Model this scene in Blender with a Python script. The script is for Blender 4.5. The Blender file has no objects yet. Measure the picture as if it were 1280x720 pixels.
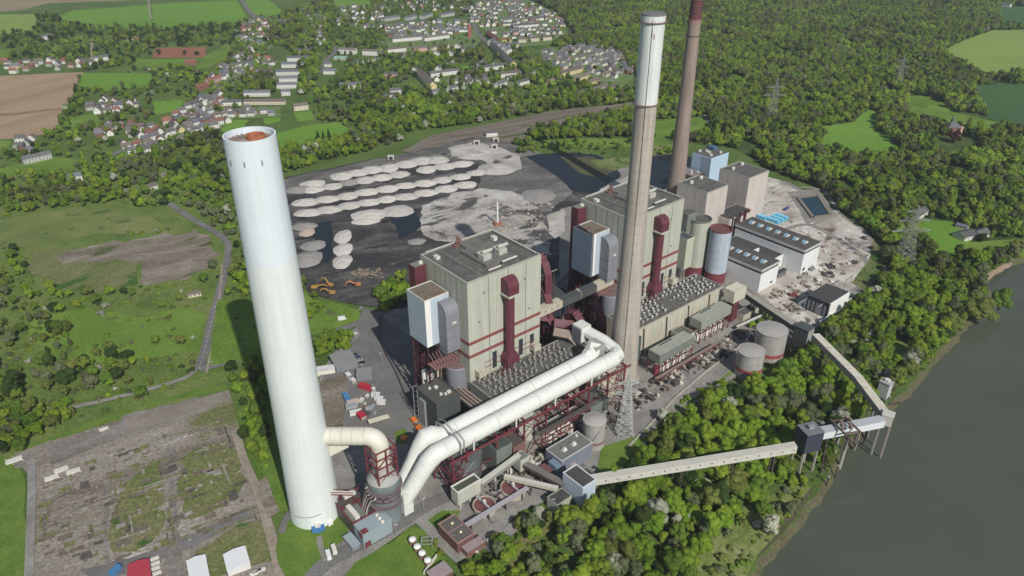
import bpy, math, random
from mathutils import Vector, Matrix
from math import sin, cos, pi, radians, sqrt, atan2, hypot
R = random.Random(7)
SC = bpy.context.scene
COL = SC.collection

# ---------------------------------------------------------------- camera model (survey of the photograph)
YH, NOFF, CH = -170.0, 1667.0, 325.0
FPX = sqrt((360 - YH) * NOFF)
TH = atan2(360 - YH, FPX)
def G(x, y, z=0.0):
    """ground point (or point at height z) seen at photo pixel x, y"""
    dx = (x - 640) / FPX; dy = -(y - 360) / FPX
    r = (dx, cos(TH) + dy * sin(TH), -sin(TH) + dy * cos(TH))
    t = (z - CH) / r[2]
    return Vector((r[0] * t, r[1] * t, z))
def PX(p):
    x, y, z = p[0], p[1], p[2] - CH
    d = y * cos(TH) - z * sin(TH); h = y * sin(TH) + z * cos(TH)
    return (640 + FPX * x / d, 360 - FPX * h / d, d)
AZ = radians(40)
UU = Vector((cos(AZ), sin(AZ), 0)); VV = Vector((-sin(AZ), cos(AZ), 0))
O0 = Vector((-27.5, 401.2, 0))
def W(u, v, z=0.0):
    """power station grid to world"""
    p = O0 + UU * u + VV * v
    return Vector((p.x, p.y, z))
def UVof(p):
    d = Vector((p[0], p[1], 0)) - O0
    return d.dot(UU), d.dot(VV)

cam_d = bpy.data.cameras.new("camera")
cam = bpy.data.objects.new("camera", cam_d); COL.objects.link(cam)
cam.location = (0, 0, CH)
cam.rotation_euler = (pi / 2 - TH, 0, 0)
cam_d.sensor_width = 36.0
cam_d.lens = FPX / 1280 * 36.0
cam_d.clip_start = 1.0; cam_d.clip_end = 20000
SC.camera = cam

# ---------------------------------------------------------------- light
SUN_AZ = radians(116.8 - 180); SUN_EL = radians(40.7)
wd = bpy.data.worlds.new("World"); SC.world = wd; wd.use_nodes = True
nt = wd.node_tree; bg = nt.nodes["Background"]
sk = nt.nodes.new("ShaderNodeTexSky"); sk.sky_type = 'NISHITA'; sk.sun_disc = False
sk.sun_elevation = SUN_EL; sk.sun_rotation = pi / 2 - SUN_AZ
sk.air_density = 1.0; sk.dust_density = 1.0; sk.ozone_density = 1.0
nt.links.new(sk.outputs[0], bg.inputs[0]); bg.inputs[1].default_value = 0.078
sd = bpy.data.lights.new("sun", 'SUN'); sd.energy = 4.0; sd.angle = radians(0.55); sd.color = (1.0, 0.96, 0.90)
so = bpy.data.objects.new("sun", sd); COL.objects.link(so)
sv = Vector((cos(SUN_EL) * cos(SUN_AZ), cos(SUN_EL) * sin(SUN_AZ), sin(SUN_EL)))
so.rotation_euler = sv.to_track_quat('Z', 'Y').to_euler(); so.location = (0, -50, 500)
SC.view_settings.view_transform = 'Standard'; SC.view_settings.look = 'None'
SC.view_settings.gamma = 1; SC.view_settings.exposure = 0.06
SC.render.engine = 'CYCLES'
SC.cycles.max_bounces = 4; SC.cycles.diffuse_bounces = 2; SC.cycles.glossy_bounces = 2
SC.cycles.transmission_bounces = 2; SC.cycles.volume_bounces = 0; SC.cycles.transparent_max_bounces = 4
SC.cycles.use_denoising = True
try: SC.cycles.denoiser = "OPENIMAGEDENOISE"; SC.cycles.denoising_prefilter = "ACCURATE"; SC.cycles.denoising_input_passes = "RGB_ALBEDO_NORMAL"
except Exception: pass
SC.cycles.caustics_reflective = False; SC.cycles.caustics_refractive = False

# ---------------------------------------------------------------- materials
MATS = {}
def base_mat(name, rough=0.8):
    m = bpy.data.materials.new(name); m.use_nodes = True
    b = m.node_tree.nodes["Principled BSDF"]; b.inputs["Roughness"].default_value = rough
    try: b.inputs["Specular IOR Level"].default_value = 0.3
    except Exception: pass
    return m, m.node_tree, b
def mat(name, col, rough=0.75, var=0.12, scale=0.25, streak=0.0, metal=0.0, dirt=None, vary=0.0, seam=None):
    """painted or plain surface: base colour broken up by soft noise, optional rain streaks, dirt spots"""
    if name in MATS: return MATS[name]
    m, t, b = base_mat(name, rough); N = t.nodes; L = t.links
    b.inputs["Metallic"].default_value = metal
    tc = N.new("ShaderNodeTexCoord")
    n = N.new("ShaderNodeTexNoise"); n.inputs["Scale"].default_value = scale; n.inputs["Detail"].default_value = 6
    n.inputs["Roughness"].default_value = 0.65
    L.new(tc.outputs["Object"], n.inputs["Vector"])
    mr = N.new("ShaderNodeMapRange"); mr.inputs[1].default_value = 0.25; mr.inputs[2].default_value = 0.75
    mr.inputs[3].default_value = 1 - var; mr.inputs[4].default_value = 1 + var
    L.new(n.outputs[0], mr.inputs[0])
    hs = N.new("ShaderNodeHueSaturation"); hs.inputs["Color"].default_value = (*col, 1)
    src = mr.outputs[0]
    if streak:
        mp = N.new("ShaderNodeMapping"); mp.inputs["Scale"].default_value = (0.5, 0.5, 0.02)
        n2 = N.new("ShaderNodeTexNoise"); n2.inputs["Scale"].default_value = 1.2; n2.inputs["Detail"].default_value = 4
        L.new(tc.outputs["Object"], mp.inputs[0]); L.new(mp.outputs[0], n2.inputs["Vector"])
        m2 = N.new("ShaderNodeMapRange"); m2.inputs[1].default_value = 0.35; m2.inputs[2].default_value = 0.7
        m2.inputs[3].default_value = 1 + streak * .3; m2.inputs[4].default_value = 1 - streak
        L.new(n2.outputs[0], m2.inputs[0])
        mm = N.new("ShaderNodeMath"); mm.operation = 'MULTIPLY'
        L.new(src, mm.inputs[0]); L.new(m2.outputs[0], mm.inputs[1]); src = mm.outputs[0]
    if vary:
        oi = N.new("ShaderNodeObjectInfo")
        m3 = N.new("ShaderNodeMapRange"); m3.inputs[3].default_value = 1 - vary; m3.inputs[4].default_value = 1 + vary
        L.new(oi.outputs["Random"], m3.inputs[0])
        mm = N.new("ShaderNodeMath"); mm.operation = 'MULTIPLY'
        L.new(src, mm.inputs[0]); L.new(m3.outputs[0], mm.inputs[1]); src = mm.outputs[0]
    for (dv, sp_, wd_, st_) in (seam or []):
        vd = N.new("ShaderNodeVectorMath"); vd.operation = 'DOT_PRODUCT'; vd.inputs[1].default_value = [c / sp_ for c in dv]
        L.new(tc.outputs["Object"], vd.inputs[0])
        fr = N.new("ShaderNodeMath"); fr.operation = 'FRACT'; L.new(vd.outputs["Value"], fr.inputs[0])
        lt = N.new("ShaderNodeMath"); lt.operation = 'LESS_THAN'; lt.inputs[1].default_value = wd_ / sp_; L.new(fr.outputs[0], lt.inputs[0])
        ma = N.new("ShaderNodeMath"); ma.operation = 'MULTIPLY_ADD'; ma.inputs[1].default_value = -st_; ma.inputs[2].default_value = 1; L.new(lt.outputs[0], ma.inputs[0])
        mm = N.new("ShaderNodeMath"); mm.operation = 'MULTIPLY'; L.new(src, mm.inputs[0]); L.new(ma.outputs[0], mm.inputs[1]); src = mm.outputs[0]
    L.new(src, hs.inputs["Value"])
    out = hs.outputs[0]
    if dirt:
        n3 = N.new("ShaderNodeTexNoise"); n3.inputs["Scale"].default_value = dirt[1]; n3.inputs["Detail"].default_value = 8
        L.new(tc.outputs["Object"], n3.inputs["Vector"])
        m4 = N.new("ShaderNodeMapRange"); m4.inputs[1].default_value = dirt[2]; m4.inputs[2].default_value = dirt[2] + .12
        L.new(n3.outputs[0], m4.inputs[0])
        mx = N.new("ShaderNodeMixRGB"); mx.inputs[2].default_value = (*dirt[0], 1)
        L.new(m4.outputs[0], mx.inputs[0]); L.new(out, mx.inputs[1]); out = mx.outputs[0]
    L.new(out, b.inputs["Base Color"])
    MATS[name] = m
    return m
def gmat(name, ramp, scale=0.02, fine=0.35, ang=0.0, stretch=1.0, fscale=0.5, rough=0.95, spots=None, det=8, lac=2.1):
    """ground: world-position noise through a colour ramp, plus finer grain; spots = list of (colour, scale, threshold)"""
    if name in MATS: return MATS[name]
    m, t, b = base_mat(name, rough); N = t.nodes; L = t.links
    b.inputs["Specular IOR Level"].default_value = 0.15
    g = N.new("ShaderNodeNewGeometry")
    mp = N.new("ShaderNodeMapping"); mp.vector_type = 'TEXTURE'
    mp.inputs["Rotation"].default_value = (0, 0, ang); mp.inputs["Scale"].default_value = (stretch, 1, 1)
    L.new(g.outputs["Position"], mp.inputs[0])
    n = N.new("ShaderNodeTexNoise"); n.inputs["Scale"].default_value = scale; n.inputs["Detail"].default_value = det
    n.inputs["Roughness"].default_value = 0.62; n.inputs["Distortion"].default_value = 0.4; n.inputs["Lacunarity"].default_value = lac
    L.new(mp.outputs[0], n.inputs["Vector"])
    cr = N.new("ShaderNodeValToRGB"); els = cr.color_ramp.elements
    while len(els) < len(ramp): els.new(0.5)
    for e, (p, c) in zip(els, ramp): e.position = p; e.color = (*c, 1)
    L.new(n.outputs[0], cr.inputs[0])
    out = cr.outputs[0]
    for (c, s, th) in (spots or []):
        n3 = N.new("ShaderNodeTexNoise"); n3.inputs["Scale"].default_value = s; n3.inputs["Detail"].default_value = 9
        n3.inputs["Roughness"].default_value = .6; n3.inputs["Distortion"].default_value = .6
        L.new(mp.outputs[0], n3.inputs["Vector"])
        m4 = N.new("ShaderNodeMapRange"); m4.inputs[1].default_value = th; m4.inputs[2].default_value = th + .06
        L.new(n3.outputs[0], m4.inputs[0])
        mx = N.new("ShaderNodeMixRGB"); mx.inputs[2].default_value = (*c, 1)
        L.new(m4.outputs[0], mx.inputs[0]); L.new(out, mx.inputs[1]); out = mx.outputs[0]
    n2 = N.new("ShaderNodeTexNoise"); n2.inputs["Scale"].default_value = fscale; n2.inputs["Detail"].default_value = 5
    L.new(g.outputs["Position"], n2.inputs["Vector"])
    m2 = N.new("ShaderNodeMapRange"); m2.inputs[1].default_value = .25; m2.inputs[2].default_value = .75
    m2.inputs[3].default_value = 1 - fine; m2.inputs[4].default_value = 1 + fine
    L.new(n2.outputs[0], m2.inputs[0])
    hs = N.new("ShaderNodeHueSaturation"); L.new(out, hs.inputs["Color"]); L.new(m2.outputs[0], hs.inputs["Value"])
    L.new(hs.outputs[0], b.inputs["Base Color"])
    bp = N.new("ShaderNodeBump"); bp.inputs["Strength"].default_value = 0.5; bp.inputs["Distance"].default_value = 0.6
    L.new(n2.outputs[0], bp.inputs["Height"]); L.new(bp.outputs[0], b.inputs["Normal"])
    MATS[name] = m
    return m

# ---------------------------------------------------------------- mesh builder
class MB:
    def __init__(s): s.v = []; s.f = []; s.m = []
    def q(s, pts, m=0):
        i = len(s.v); s.v += [tuple(p) for p in pts]; s.f.append(tuple(range(i, i + len(pts)))); s.m.append(m)
    def hexa(s, b, t, m=0, mt=None):
        """b, t: 4 bottom and 4 top points, counter-clockwise from above"""
        i = len(s.v); s.v += [tuple(p) for p in b] + [tuple(p) for p in t]
        F = [(3, 2, 1, 0), (4, 5, 6, 7), (0, 1, 5, 4), (1, 2, 6, 5), (2, 3, 7, 6), (3, 0, 4, 7)]
        for k, f in enumerate(F): s.f.append(tuple(i + a for a in f)); s.m.append(mt if (k == 1 and mt is not None) else m)
    def box(s, c, size, az=0.0, m=0, mt=None):
        """c = centre of the base"""
        x, y, z = c; a, b, h = size[0] / 2, size[1] / 2, size[2]
        ca, sa = cos(az), sin(az)
        P = [(x + p * ca - q * sa, y + p * sa + q * ca) for p, q in ((-a, -b), (a, -b), (a, b), (-a, b))]
        s.hexa([(p[0], p[1], z) for p in P], [(p[0], p[1], z + h) for p in P], m, mt)
    def ub(s, u0, u1, v0, v1, z0, z1, m=0, mt=None):
        P = [W(u0, v0), W(u1, v0), W(u1, v1), W(u0, v1)]
        s.hexa([(p.x, p.y, z0) for p in P], [(p.x, p.y, z1) for p in P], m, mt)
    def prism(s, pts, z0, z1, m=0, cap=True):
        n = len(pts); i = len(s.v)
        s.v += [(p[0], p[1], z0) for p in pts] + [(p[0], p[1], z1) for p in pts]
        for k in range(n):
            k2 = (k + 1) % n; s.f.append((i + k, i + k2, i + n + k2, i + n + k)); s.m.append(m)
        if cap:
            s.f.append(tuple(range(i + n, i + 2 * n))); s.m.append(m); s.f.append(tuple(reversed(range(i, i + n)))); s.m.append(m)
    def lathe(s, c, prof, n=24, m=0, cap=(True, True)):
        """c=(x,y), prof = list of (r, z[, material])"""
        i = len(s.v)
        for pr in prof:
            for k in range(n):
                a = 2 * pi * k / n; s.v.append((c[0] + pr[0] * cos(a), c[1] + pr[0] * sin(a), pr[1]))
        for j in range(len(prof) - 1):
            mm = prof[j][2] if len(prof[j]) > 2 else m
            for k in range(n):
                k2 = (k + 1) % n
                s.f.append((i + j * n + k, i + j * n + k2, i + (j + 1) * n + k2, i + (j + 1) * n + k)); s.m.append(mm)
        if cap[0]: s.f.append(tuple(reversed(range(i, i + n)))); s.m.append(m)
        if cap[1]: a = i + (len(prof) - 1) * n; s.f.append(tuple(range(a, a + n))); s.m.append(m)
    def tube(s, path, r, n=10, m=0, cap=True):
        path = [Vector(p) for p in path]; rs = r if isinstance(r, (list, tuple)) else [r] * len(path)
        i = len(s.v); up = Vector((0, 0, 1)); K = len(path)
        prev = None
        for j, p in enumerate(path):
            if j == 0: d = path[1] - p
            elif j == K - 1: d = p - path[j - 1]
            else: d = (path[j + 1] - p).normalized() + (p - path[j - 1]).normalized()
            d.normalize()
            if prev is None:
                a = d.cross(up)
                if a.length < 1e-3: a = Vector((1, 0, 0))
            else:
                a = prev - d * prev.dot(d)
            a.normalize(); prev = a; b = a.cross(d)
            sc = 1.0
            if 0 < j < K - 1:
                c_ = (path[j + 1] - p).normalized().dot((p - path[j - 1]).normalized())
                sc = min(1.3, 1 / max(.6, sqrt((1 + c_) / 2)))
            for k in range(n):
                t = 2 * pi * k / n; s.v.append(tuple(p + (a * cos(t) + b * sin(t)) * rs[j] * (sc ** .5)))
        for j in range(K - 1):
            for k in range(n):
                k2 = (k + 1) % n
                s.f.append((i + j * n + k, i + j * n + k2, i + (j + 1) * n + k2, i + (j + 1) * n + k)); s.m.append(m)
        if cap:
            s.f.append(tuple(reversed(range(i, i + n)))); s.m.append(m)
            a = i + (K - 1) * n; s.f.append(tuple(range(a, a + n))); s.m.append(m)
    def beam(s, p, q, w=0.5, h=None, m=0):
        p = Vector(p); q = Vector(q); h = h or w; d = q - p
        if d.length < 1e-6: return
        d.normalize(); a = d.cross(Vector((0, 0, 1)))
        if a.length < 1e-3: a = UU.copy()
        a.normalize(); b = d.cross(a); b.normalize()
        a *= w / 2; b *= h / 2
        P = [p - a - b, p + a - b, p + a + b, p - a + b]; Q = [q - a - b, q + a - b, q + a + b, q - a + b]
        i = len(s.v); s.v += [tuple(x) for x in P + Q]
        for f in ((0, 1, 2, 3), (7, 6, 5, 4), (4, 5, 1, 0), (5, 6, 2, 1), (6, 7, 3, 2), (7, 4, 0, 3)):
            s.f.append(tuple(i + a_ for a_ in f)); s.m.append(m)
    def build(s, name, mats, parent=None, smooth=False, loc=None, recalc=True):
        me = bpy.data.meshes.new(name)
        off = Vector((0, 0, 0))
        if parent is not None:
            r = parent
            while r is not None: off = off + r.location; r = r.parent
        if loc is not None: off = off + Vector(loc)
        me.from_pydata([(v[0] - off.x, v[1] - off.y, v[2] - off.z) for v in s.v], [], s.f)
        ml = mats if isinstance(mats, (list, tuple)) else [mats]
        for m in ml: me.materials.append(m)
        if len(ml) > 1: me.polygons.foreach_set("material_index", s.m)
        if smooth:
            me.polygons.foreach_set("use_smooth", [True] * len(me.polygons))
            try: me.set_sharp_from_angle(angle=radians(40))
            except Exception: pass
        me.update()
        o = bpy.data.objects.new(name, me); COL.objects.link(o)
        if parent is not None: o.parent = parent
        if loc is not None: o.location = loc
        return o
def tag(o, label=None, cat=None, group=None, kind=None):
    if label: o["label"] = label
    if cat: o["category"] = cat
    if group: o["group"] = group
    if kind: o["kind"] = kind
    return o
def thing(name, label, cat, loc=(0, 0, 0), group=None, rz=0.0):
    o = bpy.data.objects.new(name, None); COL.objects.link(o); o.location = Vector(loc); o.rotation_euler = (0, 0, rz)
    o.empty_display_size = 1.0
    return tag(o, label, cat, group)
def part(name, mats, parent, fn, smooth=False, label=None):
    b = MB(); fn(b); o = b.build(name, mats, parent, smooth)
    if label: o["label"] = label
    return o
KIDS = {}
def dup(o, loc, rz=None, label=None, group=None, scale=None, parent=None):
    c = o.copy(); COL.objects.link(c); c.location = loc
    if rz is not None: c.rotation_euler = (0, 0, rz)
    if scale is not None: c.scale = scale
    if parent is not None: c.parent = parent
    if label: c["label"] = label
    if group: c["group"] = group
    if o.name not in KIDS: KIDS[o.name] = list(o.children)
    for ch in KIDS[o.name]: dup(ch, ch.location.copy(), parent=c)
    return c
def inpoly(x, y, P):
    r = False; n = len(P); j = n - 1
    for i in range(n):
        xi, yi = P[i]; xj, yj = P[j]
        if (yi > y) != (yj > y) and x < (xj - xi) * (y - yi) / (yj - yi) + xi: r = not r
        j = i
    return r
# ================================================================ THE SETTING: ground, fields, roads, river
EXCL = []          # world polygons where no tree may stand
def wp(px): return [(G(*p).x, G(*p).y) for p in px]
def jag(P, step=14.0, amp=2.5, seed=1):
    r = random.Random(seed); out = []
    n = len(P)
    for i in range(n):
        a = Vector((*P[i], 0)); b = Vector((*P[(i + 1) % n], 0)); d = b - a; k = max(1, min(60, int(d.length / step)))
        nr = Vector((-d.y, d.x, 0)); nr.normalize() if nr.length > 0 else None
        for j in range(k):
            p = a + d * (j / k)
            if j: p = p + nr * r.uniform(-amp, amp)
            out.append((p.x, p.y))
    return out
LEVEL = [1]
SURF = []
def gz(x, y):
    z = 0.0
    for P, h, bb in SURF:
        if h > z and bb[0] < x < bb[1] and bb[2] < y < bb[3] and inpoly(x, y, P): z = h
    return z
def patch(name, px, m, excl=False, amp=2.0, step=14.0, world=None, kind='structure', z=None):
    P = world or wp(px)
    if excl: EXCL.append(P)
    if amp: P = jag(P, step, amp, len(bpy.data.objects))
    if z is None:
        LEVEL[0] += 1; z = LEVEL[0] * 0.006
    a = sum(P[i][0] * P[(i + 1) % len(P)][1] - P[(i + 1) % len(P)][0] * P[i][1] for i in range(len(P)))
    if a < 0: P = P[::-1]
    SURF.append((P, z, (min(p[0] for p in P), max(p[0] for p in P), min(p[1] for p in P), max(p[1] for p in P))))
    b = MB(); b.q([(p[0], p[1], z) for p in P])
    o = b.build(name, m); o["kind"] = kind
    return o
def smooth_line(pts, k=4):
    out = []
    n = len(pts)
    for i in range(n - 1):
        p0 = pts[max(0, i - 1)]; p1 = pts[i]; p2 = pts[i + 1]; p3 = pts[min(n - 1, i + 2)]
        for j in range(k):
            t = j / k
            out.append(0.5 * ((2 * p1) + (p2 - p0) * t + (2 * p0 - 5 * p1 + 4 * p2 - p3) * t * t + (3 * p1 - p0 - 3 * p2 + p3) * t ** 3))
    out.append(pts[-1]); return out
def strip(name, px, w, m, excl=True, world=None, z=None, kerb=None, dash=None):
    pts = world or [G(*p) for p in px]
    pts = smooth_line([Vector(p) for p in pts], 5)
    if z is None:
        LEVEL[0] += 1; z = LEVEL[0] * 0.006
    b = MB(); Lp = []; Rp = []
    for i, p in enumerate(pts):
        d = pts[min(i + 1, len(pts) - 1)] - pts[max(i - 1, 0)]; d.z = 0; d.normalize()
        n = Vector((-d.y, d.x, 0)); Lp.append(p + n * w / 2); Rp.append(p - n * w / 2)
    for i in range(len(pts) - 1):
        b.q([(Rp[i].x, Rp[i].y, z), (Rp[i + 1].x, Rp[i + 1].y, z), (Lp[i + 1].x, Lp[i + 1].y, z), (Lp[i].x, Lp[i].y, z)])
        if excl: EXCL.append([(q.x, q.y) for q in (Rp[i], Rp[i + 1], Lp[i + 1], Lp[i])])
    P = [(p.x, p.y) for p in Rp] + [(p.x, p.y) for p in Lp[::-1]]
    SURF.append((P, z, (min(p[0] for p in P), max(p[0] for p in P), min(p[1] for p in P), max(p[1] for p in P))))
    o = b.build(name, m); o["kind"] = 'structure'
    if kerb:
        kb = MB()
        for S in (Lp, Rp):
            for i in range(len(S) - 1): kb.beam((S[i].x, S[i].y, z + .02), (S[i + 1].x, S[i + 1].y, z + .02), .35, .22)
        k = kb.build("kerb", kerb); k["kind"] = 'structure'
    if dash:
        db = MB(); acc = 0
        for i in range(len(pts) - 1):
            a, c = pts[i], pts[i + 1]; L_ = (c - a).length; t = 0
            while t < L_:
                if acc % 2 == 0:
                    d = (c - a).normalized(); e = min(L_, t + 4); n = Vector((-d.y, d.x, 0)) * .12
                    p, q_ = a + d * t, a + d * e
                    db.q([(p.x - n.x, p.y - n.y, z + .03), (q_.x - n.x, q_.y - n.y, z + .03), (q_.x + n.x, q_.y + n.y, z + .03), (p.x + n.x, p.y + n.y, z + .03)])
                acc += 1; t += 6
        k = db.build("lane_marking", mat("lane_paint", (.55, .55, .52))); k["kind"] = 'structure'
    return o
def srgb(r, g, b): return tuple((c / 255 / 12.92 if c / 255 <= .04045 else ((c / 255 + .055) / 1.055) ** 2.4) for c in (r, g, b))

SAZ = atan2((G(285, 488) - G(62, 556)).y, (G(285, 488) - G(62, 556)).x)
GR = gmat("ground_green", [(.30, (.06, .09, .025)), (.5, (.085, .14, .03)), (.7, (.12, .17, .045))], .012, .35)
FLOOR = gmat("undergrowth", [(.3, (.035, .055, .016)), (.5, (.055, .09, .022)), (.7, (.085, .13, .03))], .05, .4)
MEADOW = gmat("meadow_grass", [(.3, (.09, .155, .022)), (.5, (.125, .21, .03)), (.7, (.175, .25, .05))], .02, .25, spots=[((.10, .12, .04), .05, .60)])
CROP = gmat("young_crop", [(.3, (.11, .22, .025)), (.55, (.135, .255, .032)), (.75, (.165, .28, .045))], .006, .12, fscale=.15, ang=.2, stretch=4)
PALE = gmat("pale_field", [(.3, (.17, .25, .055)), (.55, (.21, .29, .065)), (.75, (.24, .32, .085))], .006, .12)
DARKF = gmat("dark_field", [(.3, (.045, .105, .035)), (.6, (.055, .125, .04))], .006, .12)
PLOUGH = gmat("ploughed_soil", [(.3, (.27, .185, .115)), (.5, (.33, .235, .15)), (.72, (.40, .29, .19))], .02, .12, ang=1.1, stretch=9)
REDSOIL = gmat("red_soil", [(.3, (.24, .10, .06)), (.7, (.30, .14, .085))], .02, .1)
TANF = gmat("stubble", [(.3, (.22, .18, .11)), (.7, (.30, .24, .15))], .01, .15)
DRY = gmat("dry_meadow", [(.3, (.105, .15, .038)), (.5, (.15, .185, .055)), (.7, (.21, .21, .085))], .018, .28, spots=[((.06, .11, .025), .03, .56)])
RUB = gmat("rubble", [(.3, (.15, .125, .098)), (.45, (.21, .18, .145)), (.6, (.28, .25, .21)), (.75, (.37, .34, .30))], .035, .4, ang=SAZ, stretch=4,
           spots=[((.14, .15, .06), .018, .58), ((.11, .115, .045), .045, .64), ((.45, .42, .37), .09, .64)])
RUB2 = gmat("rubble_grey", [(.3, (.13, .12, .10)), (.5, (.19, .175, .15)), (.7, (.28, .265, .235))], .06, .3, ang=AZ, stretch=2.5, spots=[((.42, .40, .36), .08, .66)])
MOSS = gmat("mossy_ground", [(.3, (.10, .135, .035)), (.5, (.145, .16, .06)), (.7, (.20, .185, .10))], .06, .4, ang=AZ, stretch=2, spots=[((.05, .11, .02), .04, .56), ((.2, .17, .12), .12, .62)])
SPOIL = gmat("bare_soil", [(.3, (.12, .10, .07)), (.5, (.20, .17, .13)), (.72, (.32, .29, .245))], .05, .35, ang=.5, stretch=3, spots=[((.075, .095, .03), .03, .58)])
ASPH = gmat("asphalt", [(.3, (.13, .125, .118)), (.7, (.20, .192, .18))], .05, .15, fscale=1.0, spots=[((.10, .097, .09), .15, .66)])
CONC = gmat("concrete_yard", [(.3, (.17, .16, .145)), (.5, (.24, .228, .205)), (.72, (.32, .305, .28))], .05, .22, fscale=.8, spots=[((.10, .095, .085), .09, .62)])
DUST = gmat("dusty_ground", [(.3, (.27, .235, .19)), (.48, (.44, .40, .345)), (.66, (.60, .57, .52))], .05, .3, fscale=.7, ang=AZ, stretch=1.5, spots=[((.13, .105, .075), .045, .60), ((.08, .08, .05), .08, .67)])
COAL = gmat("coal_ground", [(.3, (.03, .03, .032)), (.47, (.048, .046, .046)), (.56, (.085, .08, .075)), (.68, (.15, .14, .125))], .03, .4, fscale=.35, ang=.25, stretch=2.5, spots=[((.20, .19, .17), .04, .62), ((.02, .02, .022), .03, .60)])
COALG = gmat("ash_strewn_ground", [(.3, (.07, .066, .062)), (.5, (.125, .118, .108)), (.7, (.23, .22, .20))], .03, .35, ang=.3, stretch=2.2, spots=[((.035, .034, .034), .03, .60)])
ASHY = gmat("ash_surface", [(.3, (.30, .28, .25)), (.5, (.42, .395, .35)), (.7, (.54, .52, .47))], .04, .2, spots=[((.06, .055, .05), .035, .62), ((.25, .12, .07), .05, .70)])
ASHC = gmat("ash_circle", [(.3, (.16, .145, .13)), (.45, (.36, .335, .30)), (.7, (.52, .50, .46))], .03, .35, ang=.4, stretch=1.6, spots=[((.085, .08, .075), .024, .51), ((.22, .14, .10), .04, .62), ((.08, .075, .07), .07, .60)])
BALLAST = gmat("rail_ballast", [(.3, (.13, .11, .085)), (.6, (.20, .175, .14))], .04, .2, ang=.5, stretch=6, spots=[((.07, .09, .03), .03, .62)])
GRASSY = gmat("lawn", [(.3, (.075, .14, .022)), (.5, (.11, .18, .03)), (.7, (.15, .21, .04))], .06, .25, fscale=.9)
SAND = gmat("river_sand", [(.3, (.30, .22, .15)), (.7, (.46, .35, .25))], .05, .2)
BANK = gmat("bank_mud", [(.3, (.06, .065, .03)), (.5, (.10, .09, .055)), (.7, (.07, .10, .03))], .08, .3)
TRACK = gmat("dirt_track", [(.3, (.24, .20, .15)), (.7, (.34, .295, .235))], .06, .2)
SCRUB = gmat("scrub_ground", [(.3, (.08, .125, .03)), (.5, (.12, .175, .038)), (.7, (.17, .19, .065))], .03, .4)

# river bank in photo pixels, upstream (right) to downstream (bottom)
BK = [(1420, 285), (1280, 320), (1262, 326), (1240, 338), (1226, 350), (1236, 362), (1222, 385), (1205, 405), (1185, 428), (1166, 446), (1150, 466), (1138, 480),
      (1122, 494), (1108, 506), (1085, 520), (1066, 545), (1050, 560), (1036, 585), (1024, 612), (1004, 636), (984, 660), (962, 688), (930, 724), (880, 790), (800, 900)]
BW = [(G(*p).x, G(*p).y) for p in BK]
bank = jag(BW + [(-100, -100)], 7, 1.9, 3)
bank = [p for p in bank]
cut = min(range(len(bank)), key=lambda i: hypot(bank[i][0] - BW[-1][0], bank[i][1] - BW[-1][1])) + 1
bank = bank[:cut]
land = [(9000, 1500)] + bank + [(0, 60), (-200, 30), (-7000, -200), (-9000, 9000), (9000, 9000)]
b = MB(); b.q([(p[0], p[1], 0.0) for p in land][::-1])
o = b.build("ground", GR); o["kind"] = 'structure'
b = MB(); low_ = []
for i in range(len(bank)):
    d = Vector((*bank[min(i + 3, len(bank) - 1)], 0)) - Vector((*bank[max(i - 3, 0)], 0)); n = Vector((-d.y, d.x, 0)).normalized() * 5.5
    if n.x - n.y < 0: n = -n
    low_.append((bank[i][0] + n.x, bank[i][1] + n.y))
for i in range(len(bank) - 1): b.q([(*bank[i], 0), (*bank[i + 1], 0), (*low_[i + 1], -6), (*low_[i], -6)])
o = b.build("riverbank", BANK); o["kind"] = 'structure'
# river water
m, t, bs = base_mat("river_water", 0.06)
N = t.nodes; L = t.links
bs.inputs["Base Color"].default_value = (.032, .045, .034, 1); bs.inputs["IOR"].default_value = 1.333
bs.inputs["Specular IOR Level"].default_value = .35
g = N.new("ShaderNodeNewGeometry"); n1 = N.new("ShaderNodeTexNoise"); n1.inputs["Scale"].default_value = .45; n1.inputs["Detail"].default_value = 6
L.new(g.outputs["Position"], n1.inputs["Vector"])
n2 = N.new("ShaderNodeTexNoise"); n2.inputs["Scale"].default_value = .02; n2.inputs["Detail"].default_value = 3; L.new(g.outputs["Position"], n2.inputs["Vector"])
cr = N.new("ShaderNodeValToRGB"); cr.color_ramp.elements[0].position = .35; cr.color_ramp.elements[1].position = .7
cr.color_ramp.elements[0].color = (.072, .084, .061, 1); cr.color_ramp.elements[1].color = (.083, .095, .069, 1)
L.new(n2.outputs[0], cr.inputs[0]); L.new(cr.outputs[0], bs.inputs["Base Color"])
bp = N.new("ShaderNodeBump"); bp.inputs["Strength"].default_value = .35; bp.inputs["Distance"].default_value = .35
L.new(n1.outputs[0], bp.inputs["Height"]); L.new(bp.outputs[0], bs.inputs["Normal"])
WATER = m
b = MB(); b.q([(-400, -400, -4), (9000, -400, -4), (9000, 1700, -4), (200, 900, -4)])
o = b.build("river", WATER); o["kind"] = 'structure'
m, t, bs = base_mat("pond_water", 0.08); bs.inputs["Base Color"].default_value = (.016, .022, .030, 1); bs.inputs["Specular IOR Level"].default_value = .12; bs.inputs["Roughness"].default_value = .35
N = t.nodes; L = t.links; g = N.new("ShaderNodeNewGeometry"); n1 = N.new("ShaderNodeTexNoise"); n1.inputs["Scale"].default_value = .6
L.new(g.outputs["Position"], n1.inputs["Vector"]); bp = N.new("ShaderNodeBump"); bp.inputs["Strength"].default_value = .1; L.new(n1.outputs[0], bp.inputs["Height"]); L.new(bp.outputs[0], bs.inputs["Normal"])
POND = m

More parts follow.
